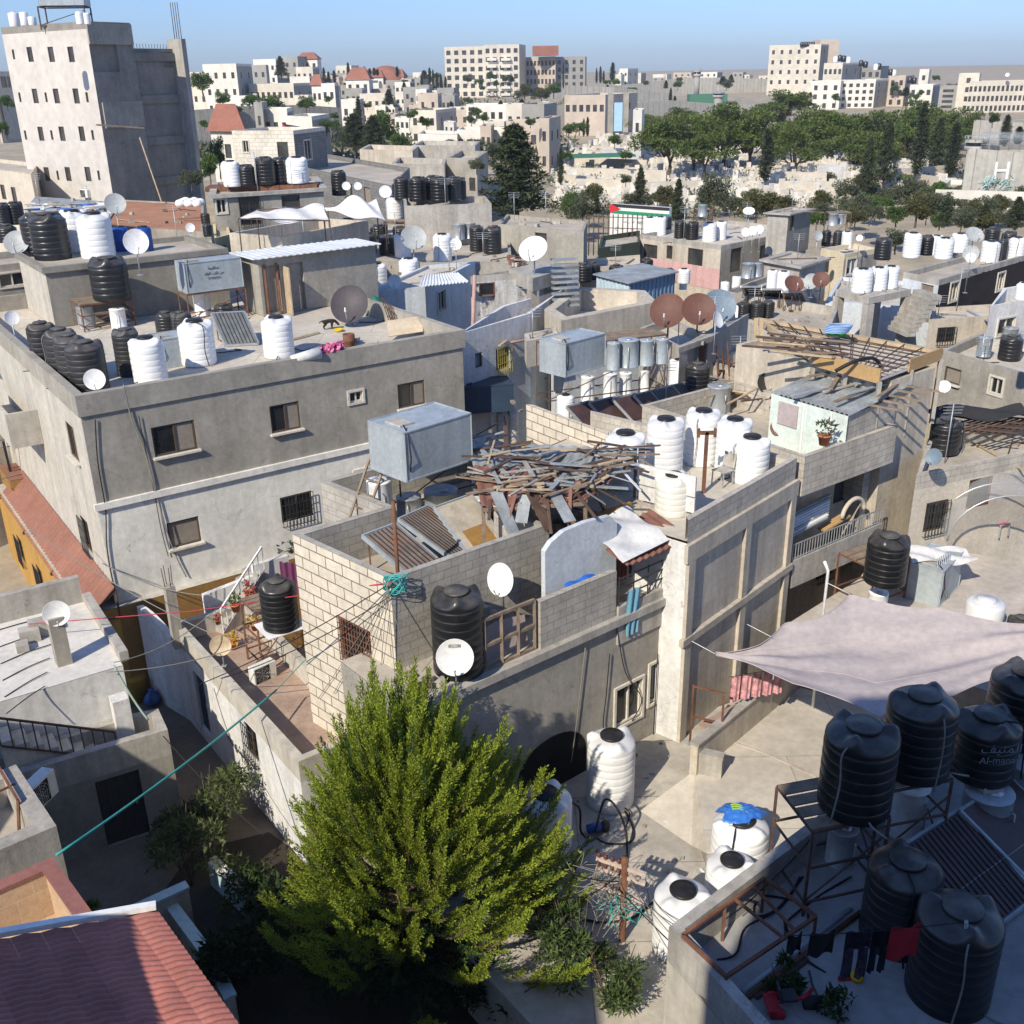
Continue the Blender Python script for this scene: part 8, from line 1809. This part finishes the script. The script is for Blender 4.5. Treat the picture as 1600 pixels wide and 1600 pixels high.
for k,(x,yb,yt,w,Y_) in enumerate([(1195,282,203,24,120),(1432,272,162,24,120),(1484,275,192,24,125),(1380,290,190,40,118),(1352,300,215,34,112),(1460,268,185,40,130),(876,288,232,10,110),(1047,170,138,6,240),(1054,168,150,6,240),(1568,228,180,16,140),(1590,225,198,16,140),(918,213,183,6,170),(912,213,186,5,170),(880,108+30,98,4,430),(957,128,98,9,430),(938,130,104,5,440),(932,130,107,4,440),(943,130,111,4,440)]):
    tree('conifer' if w>30 else 'cypress',x,yb,yt,w,Y_,f'dark slender cypress, {ORD[k+1] if k<12 else str(k+1)+"th"} of the scattered cypresses' if False else 'dark slender cypress among the houses and graves',variant=k,group='slender cypresses')
for k,(x,yb,yt) in enumerate([(672,150,112),(678,152,110),(684,152,114),(690,152,116),(697,152,120),(672,130,106),(545,122,98),(563,118,106),(570,118,104),(578,118,107),(585,118,106),(590,118,108),(621,120,104),(507,128,106),(514,128,112),(523,130,110),(482,125,98),(660,150,118),(563,215,152)]): tree('cypress',x,yb,yt,6 if k<18 else 11,340 if k<18 else 160,'dark distant cypress on the left hill',variant=k,group='distant cypresses on the hill')
OT=[('round',595,235,165,60,140,'bright green park tree in the left valley'),('conifer',555,235,178,55,138,'tall dark park tree before the cream cube house'),('conifer',585,238,182,50,135,'dark park tree right of the tall one'),('round',625,232,205,38,132,'low round tree at the right of the park'),('olive',540,235,190,40,142,'loose pale tree at the left of the park'),('round',520,215,180,26,150,'small fresh tree beside the white house'),
('round',318,150,108,42,180,'tree with a bare trunk right of the tall tower'),('round',348,155,140,32,175,'round bush tree before the white four storey house'),('round',390,165,142,30,180,'round green tree left of the cream hall'),('round',425,165,142,56,178,'wide green hedge tree before the cream hall'),('round',478,165,146,34,185,'round hedge tree right of the cream hall'),('conifer',440,120,88,24,300,'dark tree between the crest houses'),('round',514,163,148,15,200,'ball shaped tree before the white villa'),
('conifer',608,165,140,22,230,'tall loose tree in the centre distance'),('olive',300,300,258,40,80,'leafy tree against the grey side of the tall building'),('round',330,290,232,36,85,'dark green tree behind the concrete house'),('round',345,280,205,30,100,'tree left of the white block house'),('olive',700,238,212,34,140,'grey green tree before the long white house'),('olive',742,240,213,40,135,'second grey green tree before the long white house'),('olive',770,245,218,36,125,'third grey green tree beside the conifer'),
('round',905,212,186,26,160,'green tree left of the watch gate'),('round',888,215,190,22,165,'pale green tree at the wall foot'),('round',865,150,125,30,280,'dense green tree below the skyline hotel'),('brown',845,150,130,34,285,'brownish tree mass below the skyline hotel'),('brown',820,150,128,30,285,'bare brown tree below the skyline hotel'),('round',978,250,232,24,125,'round green tree in the cemetery'),('round',885,255,230,22,120,'green tree at the left of the cemetery'),('round',960,218,207,26,150,'bush row tree at the cemetery top'),
('olive',978,288,270,24,105,'small olive tree among the graves'),('conifer',1000,315,262,30,95,'dark conical tree among the lower graves'),('conifer',1058,348,280,30,80,'green column tree right of the flag mural'),('olive',910,345,302,50,80,'dull green tree left of the flag mural'),('round',890,340,290,28,82,'narrow green tree beside the big conifer'),('conifer',932,335,302,18,82,'small dark conifer left of the flag mural'),
('olive',1112,345,262,60,90,'tall pale green tree right of the flag mural'),('brown',1180,345,285,70,85,'browning round tree behind the corner roof'),('brown',1225,340,300,40,88,'second browning tree at the cemetery edge'),('olive',1278,345,312,42,85,'olive tree behind the roof hut'),('round',1275,360,325,30,75,'bright green bush tree behind the roof hut'),('olive',1330,330,308,36,95,'olive tree left of the dirt bank'),
('round',1355,330,298,44,98,'bushy green tree above the dirt bank'),('olive',1390,312,285,40,110,'grey olive below the pines'),('round',1400,350,318,40,85,'green shrub tree at the dirt bank'),('brown',1430,350,300,60,85,'mixed brown green tree behind the black walled house'),('olive',1460,345,290,50,88,'tall loose tree left of the pale house'),('conifer',1475,355,310,34,82,'dark conifer left of the pale house'),('conifer',1535,360,320,34,80,'sparse conifer before the pale house'),('conifer',1585,360,308,40,80,'sparse conifer at the right edge'),('olive',1500,360,325,44,80,'grey green shrub before the pale house'),('olive',1400,380,352,50,70,'grey shrub behind the white tanks'),('round',1470,295,278,36,110,'pale bush below the watch tower'),
('round',790,285,262,20,95,'small bush left of the conifer'),('olive',745,262,245,30,100,'shrub on the middle slope'),('bush',452,95+120,205,14,100,'bush by the white block house'),('round',548,315,302,26,68,'vine bush on the grey block house'),('bush',1550,200,172,22,145,'pale tree before the school'),('round',6,220,182,22,110,'dark tree at the far left edge'),('round',10,160,145,30,170,'green tree at the far left wall')]
for k,(kd,x,yb,yt,w,Y_,lab) in enumerate(OT): tree(kd,x,yb,yt,w,Y_,lab,variant=k)
for i in range(66):
    x,y=rnd.uniform(1275,1610),rnd.uniform(296,362)
    if i>50: x,y=rnd.uniform(860,1270),rnd.uniform(318,345)
    w=rnd.uniform(18,46); tree(rnd.choice(('olive','olive','brown','round','olive')),x,y,y-w*rnd.uniform(.75,1.1),w,max(74,128-(y-296)*.75),'rounded shrub on the slope behind the middle houses',name='shrub',variant=i,group='shrubs on the slope behind the houses')
# low scrub between the cemetery and the houses
b=MB()
for i in range(420):
    x,y=rnd.uniform(860,1600),rnd.uniform(268,345)
    if 940<x<1320 and y<318 and rnd.random()<.8: continue
    p=G(x,y); leafcloud(b,(p.x,p.y,p.z+.4),rnd.uniform(.5,1.4),rnd.uniform(.5,1.4),rnd.uniform(.4,.9),48,.2,rnd)
tag(b.build('scrub',LOLIVE),'low grey green scrub on the slopes','scrub',kind='stuff')
b=MB()
for i in range(500):
    x,y=rnd.uniform(280,900),rnd.uniform(140,260); p=G(x,y); leafcloud(b,(p.x,p.y,p.z+.5),rnd.uniform(1,2.5),rnd.uniform(1,2.5),rnd.uniform(.5,1.2),16,.8,rnd)
tag(b.build('far_scrub',LOLIVE),'scrub and hedges on the far slopes','scrub',kind='stuff')
p=Yp(447,205,140); fl_=thing('flag',p,'flag with red triangle flying above the white two storey house','flag'); MB().tube([(p.x-.4,p.y,p.z-6),(p.x-.4,p.y,p.z+1)],.05,4).build('pole',GALV,fl_)
for z0,z1,m,nm in((.55,.9,FB,'black_stripe'),(.2,.55,WHITE,'white_stripe'),(-.15,.2,FG,'green_stripe')): MB().grid(lambda s,t:(p.x-.4+2.2*s,p.y+.12*math.sin(6*s),p.z+z0+(z1-z0)*t-.35*s),8,2).build(nm,m,fl_)
b=MB(); b.face([(p.x-.4,p.y-.02,p.z-.15),(p.x+.4,p.y-.1,p.z+.25),(p.x-.4,p.y-.02,p.z+.9)]); b.build('red_triangle',FR,fl_)
# ================================================================ the bright conifer in the foreground
import numpy as np
R9=random.Random(5)
def plume_template(seed,ns=34):
    r=random.Random(seed); q=[]
    for i in range(ns):
        t=(i+.5)/ns; a=i*2.4+r.uniform(-.3,.3); up_=Vector((0,0,1)); o=Vector((math.cos(a),math.sin(a),0))
        base=Vector((0,0,t*.92)); d=(o*.46+up_*(.85+.3*t)).normalized(); L=.24*(1-.85*t)*r.uniform(.6,1.3)+.03
        for k in range(4):
            f=(k+.2)/4; p=base+d*L*f; sd_=1 if k%2 else -1; side=d.cross(o.cross(d)+up_*.2).normalized()
            dd=(d*.9+side*.45*sd_*(1-f)+Vector((r.gauss(0,.12),r.gauss(0,.12),r.gauss(0,.12)))).normalized(); ll=.078*r.uniform(.7,1.3); w=.0135
            n=dd.orthogonal().normalized(); n=Matrix.Rotation(r.uniform(0,3.1),3,dd)@n
            q.append([p,p+dd*ll*.45+n*w,p+dd*ll,p+dd*ll*.45-n*w])
    return np.array([[list(v) for v in f] for f in q]).reshape(-1,3)
TPL=[plume_template(k) for k in range(5)]
def plumes(specs):
    V=[]
    for (p,d,l,wd) in specs:
        d=Vector(d).normalized(); x=d.orthogonal().normalized(); x=Matrix.Rotation(R9.uniform(0,6.28),3,d)@x; y=d.cross(x)
        M=np.array([[x.x*wd,y.x*wd,d.x*l],[x.y*wd,y.y*wd,d.y*l],[x.z*wd,y.z*wd,d.z*l]])
        V.append(TPL[R9.randrange(5)]@M.T+np.array(list(p)))
    return np.concatenate(V)
def quadmesh(name,parts):
    """parts: list of (vertex array, material)"""
    V=np.concatenate([v for v,_ in parts]); n=len(V)//4; me=bpy.data.meshes.new(name)
    me.vertices.add(len(V)); me.vertices.foreach_set('co',V.astype(np.float32).ravel()); me.loops.add(4*n); me.loops.foreach_set('vertex_index',np.arange(4*n,dtype=np.int32))
    me.polygons.add(n); me.polygons.foreach_set('loop_start',np.arange(0,4*n,4,dtype=np.int32)); me.polygons.foreach_set('loop_total',np.full(n,4,dtype=np.int32))
    mi=[]; 
    for k,(v,m) in enumerate(parts): me.materials.append(m); mi+= [k]*(len(v)//4)
    me.polygons.foreach_set('material_index',np.array(mi,dtype=np.int32)); me.update(calc_edges=True); return me
tcx,tcy=-2.2,16.45
tr0=thing('conifer_tree',(tcx,tcy,0),'large bright green conifer with feathery upright sprays filling the foreground','tree')
tk=MB(); tips=[]; outer=[]; inner=[]
tk.tube(smooth([(tcx,tcy,0),(tcx+.06,tcy+.05,1.2),(tcx-.03,tcy,2.6),(tcx+.1,tcy+.1,4.4)],5),.24,9,r1=.09)
NB=90
for i in range(NB):
    a=i*2.39996+R9.uniform(-.25,.25); f=(i+.5)/NB                 # f: 0 low and wide, 1 the leaders at the top
    reach=(2.9*(1-f)**.62+.22)*R9.uniform(.70,1.14); ztip=2.2+5.0*f**.85+R9.uniform(-.35,.35)
    if f<.35: ztip-=.35*(1-f/.35)
    z0=.7+3.6*f; b0=Vector((tcx,tcy,z0)); tip=Vector((tcx+math.cos(a)*reach+.35*(1-f),tcy+math.sin(a)*reach*.93,ztip))
    mid=b0.lerp(tip,.5)+Vector((math.cos(a)*.35*(1-f),math.sin(a)*.35*(1-f),-.28))
    pts=smooth([b0,mid,tip],6); tk.tube(pts,.05,5,r1=.012)
    L=(tip-b0).length; n=int(5+L*4.2)
    for k in range(n):
        t=.22+.78*(k+R9.random())/n; j=min(len(pts)-2,int(t*(len(pts)-1))); p=pts[j].lerp(pts[j+1],t*(len(pts)-1)-j); d=(pts[j+1]-pts[j]).normalized()
        az=R9.uniform(0,6.28); sd_=d.orthogonal().normalized(); sd_=Matrix.Rotation(az,3,d)@sd_
        dd=d*1.15+sd_*.60*(1-.45*t)+Vector((.12,0,.38+.25*f)); ln=(.55+.40*(1-t)+.2*R9.random())
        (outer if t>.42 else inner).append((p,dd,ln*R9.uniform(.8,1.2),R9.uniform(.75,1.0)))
    outer.append((pts[-2],(pts[-1]-pts[-3]).normalized()+Vector((0,0,.35)),R9.uniform(.75,1.05),.85))
for i in range(1500):
    f=R9.random()**1.25; a=R9.uniform(0,6.28); R_=(2.85*(1-f)**.58+.2)*(.96+.14*math.sin(3*a+5*f)); k=R9.uniform(.55,.97)
    z=1.45+4.7*f+R9.uniform(-.25,.25)-.5*(1-f)*(k-.5); o=Vector((math.cos(a),math.sin(a),0)); p=Vector((tcx+.35*(1-f)+o.x*R_*k,tcy+o.y*R_*k*.93,z))
    d=o*(.95*(1-f)**.5+.1)+Vector((R9.gauss(.06,.13),R9.gauss(0,.13),.78+.45*f))
    if p.z<2.0+.75*max(0,tcy-p.y)*(1-f): continue
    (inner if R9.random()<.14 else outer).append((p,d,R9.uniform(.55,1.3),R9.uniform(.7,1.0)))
for i in range(46):
    a=R9.uniform(0,6.28); f=R9.random(); R_=2.85*(1-f)**.58*R9.uniform(.75,1.05); p=Vector((tcx+.35*(1-f)+math.cos(a)*R_,tcy+math.sin(a)*R_*.93,1.8+4.7*f)); d=Vector((math.cos(a)*.6,math.sin(a)*.6,.8))*R9.uniform(.35,.8)
    tk.tube([p-d*.6,p,p+d*.5+Vector((R9.gauss(0,.08),R9.gauss(0,.08),0))],.016,4,r1=.004)
tk.build('trunk',BARK,tr0)
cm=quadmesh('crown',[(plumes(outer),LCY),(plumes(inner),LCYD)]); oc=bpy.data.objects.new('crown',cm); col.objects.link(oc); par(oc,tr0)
# ---------------------------------------------------------------- garden shrubs
def shrub(x,y,z,r,h,n,m,s,label,stems=5,name='shrub',el=1.8,low=-.6):
    p=P(x,y,z); o=thing(name,(p.x,p.y,z),label,'shrub'); b=MB(); t=MB()
    for k in range(stems):
        a=rnd.uniform(0,6.28); q=p+Vector((math.cos(a)*r*.7,math.sin(a)*r*.7,h*rnd.uniform(.6,1.05))); t.tube(smooth([p,p.lerp(q,.5)+Vector((0,0,.12*h)),q],4),.022,5,r1=.006)
    for k in range(9):
        a=rnd.uniform(0,6.28); k_=math.sqrt(rnd.random())*r*.75; c=(p.x+math.cos(a)*k_,p.y+math.sin(a)*k_,z+h*rnd.uniform(.35,.85)); q=r*rnd.uniform(.28,.5); leafcloud(b,c,q,q,q*.8,int(n/9),s,rnd,.55,el=el,low=low)
    t.build('stem',BARK,o); b.build('leaves',m,o); return o
LVINE=leaf('pale vine leaves',(.10,.125,.045),.45,.3); LPIN=leaf('pinnate leaves',(.09,.13,.045),.45,.3); LSHADE=leaf('shaded evergreen leaves',(.022,.04,.014),.5,.15)  # LSHADE: near black leaves, the garden's shade put into their colour
shrub(330,1300,.1,1.1,1.7,2600,LVINE,.085,'loose pale green bush at the alley corner behind the conifer',9)
shrub(300,1385,.2,.9,1.9,1600,LVINE,.075,'straggling vine bush over the short pale garden wall',11)
shrub(285,1330,.1,.8,1.2,1200,LBUSH,.08,'dark leafy bush against the stained yard wall',7)
shrub(385,1420,.1,.8,1.5,1200,LBUSH,.08,'dark bush under the left side of the conifer',7)
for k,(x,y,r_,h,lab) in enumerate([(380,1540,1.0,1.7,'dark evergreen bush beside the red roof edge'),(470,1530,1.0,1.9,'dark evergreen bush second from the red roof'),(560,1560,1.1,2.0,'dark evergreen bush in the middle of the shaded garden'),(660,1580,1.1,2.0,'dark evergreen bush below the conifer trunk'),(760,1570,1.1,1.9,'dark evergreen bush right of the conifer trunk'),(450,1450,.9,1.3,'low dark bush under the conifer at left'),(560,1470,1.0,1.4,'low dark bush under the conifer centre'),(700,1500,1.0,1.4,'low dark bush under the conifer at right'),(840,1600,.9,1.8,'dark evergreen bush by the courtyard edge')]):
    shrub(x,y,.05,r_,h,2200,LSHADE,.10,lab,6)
shrub(905,1560,1.0,.85,2.3,2600,LPIN,.055,'sunlit feathery leaved shrub in front of the courtyard',12,el=2.6)
shrub(955,1600,1.2,.7,1.8,1700,LPIN,.05,'feathery shrub at the foot of the near roof wall',9,el=2.6)
shrub(850,1480,1.0,.55,1.8,1200,LPIN,.055,'feathery shrub between the conifer and the pole',8,el=2.6)
shrub(1215,1598,3.6,.35,1.35,520,LBUSH,.07,'thin leafy shrub rising over the near roof wall',7)
shrub(1290,1612,4.0,.3,.9,300,LBUSH,.06,'small leafy shrub beside the tricycle',5)
shrub(148,1432,3.3,.16,.3,160,LGREEN,.06,'small bright tuft growing beside the white roof flashing',3)
# ---------------------------------------------------------------- long lines across the alley
HB=P(612,910,8.0)
cable('hose',[P(88,1336,5.0),P(432,1078,3.5)],.028,HOSET,'turquoise hose stretched across the alley from the lower left','hose',.12)
cable('hose',[P(432,1078,3.5),P(540,965,5.6),HB],.012,HOSET,'thin turquoise line rising to the cream house corner','line')
cable('red_line',[P(45,975,5.0),P(300,955,4.9),P(415,938,5.2),HB],.014,LINER,'red line running from the left roof to the cream house corner','line')
for k,(a,b,s,lab) in enumerate([(P(310,1070,3.9),HB,.15,'dark wire from the low terrace to the cream house corner'),(P(345,1060,3.6),HB+Vector((0,0,-.3)),.2,'second dark wire from the low terrace to the cream house corner'),(P(165,1050,4.8),P(400,1000,4.6),.2,'grey wire from the white house roof across the alley'),(P(178,1035,4.9),P(340,950,5.2),.25,'grey wire from the roof corner to the concrete post'),(P(45,825,6.0),P(330,990,4.8),.2,'wire from the grey house flank down to the terrace'),(P(160,880,4.6),P(315,930,5.2),.2,'wire along the foot of the grey house'),(P(178,1040,4.8),P(232,1125,3.3),.12,'green hose bundle hanging from the white roof corner'),(P(255,1150,3.4),P(420,1310,1.5),.2,'black wire drooping from the yard wall over the alley')]):
    cable('wire' if k!=6 else 'hose',[a,b],.013 if k!=6 else .03,(CABLE,CABLE,CABLEG,CABLEG,CABLEG,CABLEG,mat('faded green hose',(.3,.4,.34),bump=0),CABLE)[k],lab,'wire' if k!=6 else 'hose',s)
for k in range(7):   # wires fanning down the cream wall
    a=HB+Vector((-.02*k,-.03,0)); b=onplane(500+24*k,1090-8*k,B3b,B0); cable('wire',[a,b+Vector((-.04,-.05,0))],.008,CABLEG,'thin wire fanning down the cream block wall from its corner','wire',.05,group='wires fanning down the cream wall')
cl=MB()
for k in range(9): cl.tube([HB+Vector((.05+.16*math.cos(t)*(1+.1*k),.03*k,-.1+.2*math.sin(t+k))) for t in[2*PI*j/14 for j in range(15)]],.012,4)
tag(cl.build('hose_tangle',HOSET),'tangle of turquoise hose on the cream house corner','hose')
ip=MB(); q=P(622,935,7.0); ip.tube([(q.x,q.y+.25,6.0),(q.x,q.y+.25,9.3)],.045,8); tag(ip.build('pipe_mast',RUST),'rusty pipe rising at the corner of the collector roof','mast')
for k,(pts,lab,m) in enumerate([([(912,1010),(905,1070),(898,1130),(890,1190)],'pale cord hanging down the arched house front',CABLEG),([(950,1020),(945,1080),(940,1130),(945,1160)],'black cable by the balcony end',CABLE),([(1060,960),(1070,1010),(1062,1060)],'tangled cable at the house corner',CABLEG),([(962,985),(975,1050),(1000,1090),(985,1125)],'cable looping between the white windows',CABLE),([(1025,1020),(1022,1080),(1018,1150)],'thin cable right of the white windows',CABLE)]):
    cable('cable',smooth([onT(x,y,.06) for x,y in pts],6),.014,m,lab)
# bins and rubbish in the alley
q=P(218,1092,.02); o=tag(MB().lathe([(0,0),(.26,0),(.3,.75),(.31,.78),(.31,.82),(0,.84)],20,q).build('bin',flat('dark yellow bin',(.34,.22,.04))),'yellow lidded bin standing in the alley','bin')
for k,(x,y,m) in enumerate([(240,1100,flat('blue bag',(.05,.12,.3),.4)),(225,1065,IRON),(250,1085,flat('grey bag',(.2,.2,.22),.4))]):
    q=P(x,y,.02); b=MB(); b.lathe([(0,0),(.2,.02),(.26,.18),(.2,.36),(.07,.46),(.1,.55),(0,.56)],12,q,fn=lambda r,z,a:(r*(1+.16*math.sin(5*a+z*9)),z)); tag(b.build('rubbish_bag',m),('blue rubbish bag beside the yellow bin','black rubbish bag behind the yellow bin','grey rubbish bag right of the yellow bin')[k],'bag')
# litter and rubble over the roofs
for (x0,x1,y0,y1,z,n,lab,grp) in((560,800,400,445,z5,22,'small rubble piece on the crowded middle roof','rubble on the crowded roof'),(1130,1290,470,525,zr(f2_),14,'small rubble piece on the flat roof with drums','rubble on the drum roof'),(640,700,1055,1080,5.73,10,'small rubble piece on the lower terrace','rubble on the lower terrace'),(800,950,590,660,zg,12,'small rubble piece on the boiler roof','rubble on the boiler roof')):
    for i in range(n): p=P(rnd.uniform(x0,x1),rnd.uniform(y0,y1),z); tag(MB().box(p,rnd.uniform(.08,.3),rnd.uniform(.06,.2),rnd.uniform(.04,.15),rnd.uniform(0,3)).build('rubble_piece',rnd.choice((RUBBLE,CONCL,WOOD,JUNK))),lab,'rubble',grp)

for i in range(70):
    p=P(rnd.uniform(900,1240),rnd.uniform(1150,1440),zK+.008); tag(MB().box(p,rnd.uniform(.03,.14),rnd.uniform(.03,.09),rnd.uniform(.008,.05),rnd.uniform(0,3)).build('litter_piece',rnd.choice((RUBBLE,WOOD,JUNK,CONCL,SHEETW,BLUEST))),'small bit of litter on the courtyard floor','litter','litter in the courtyard')
for o_ in bpy.data.objects:
    l_=o_.get('label')
    if l_ and o_.parent is None and not 4<=len(l_.split())<=16: open('/tmp/lab.txt','a').write(l_+'\n')
# ---------------------------------------------------------------- tidy up
bpy.context.view_layer.update()
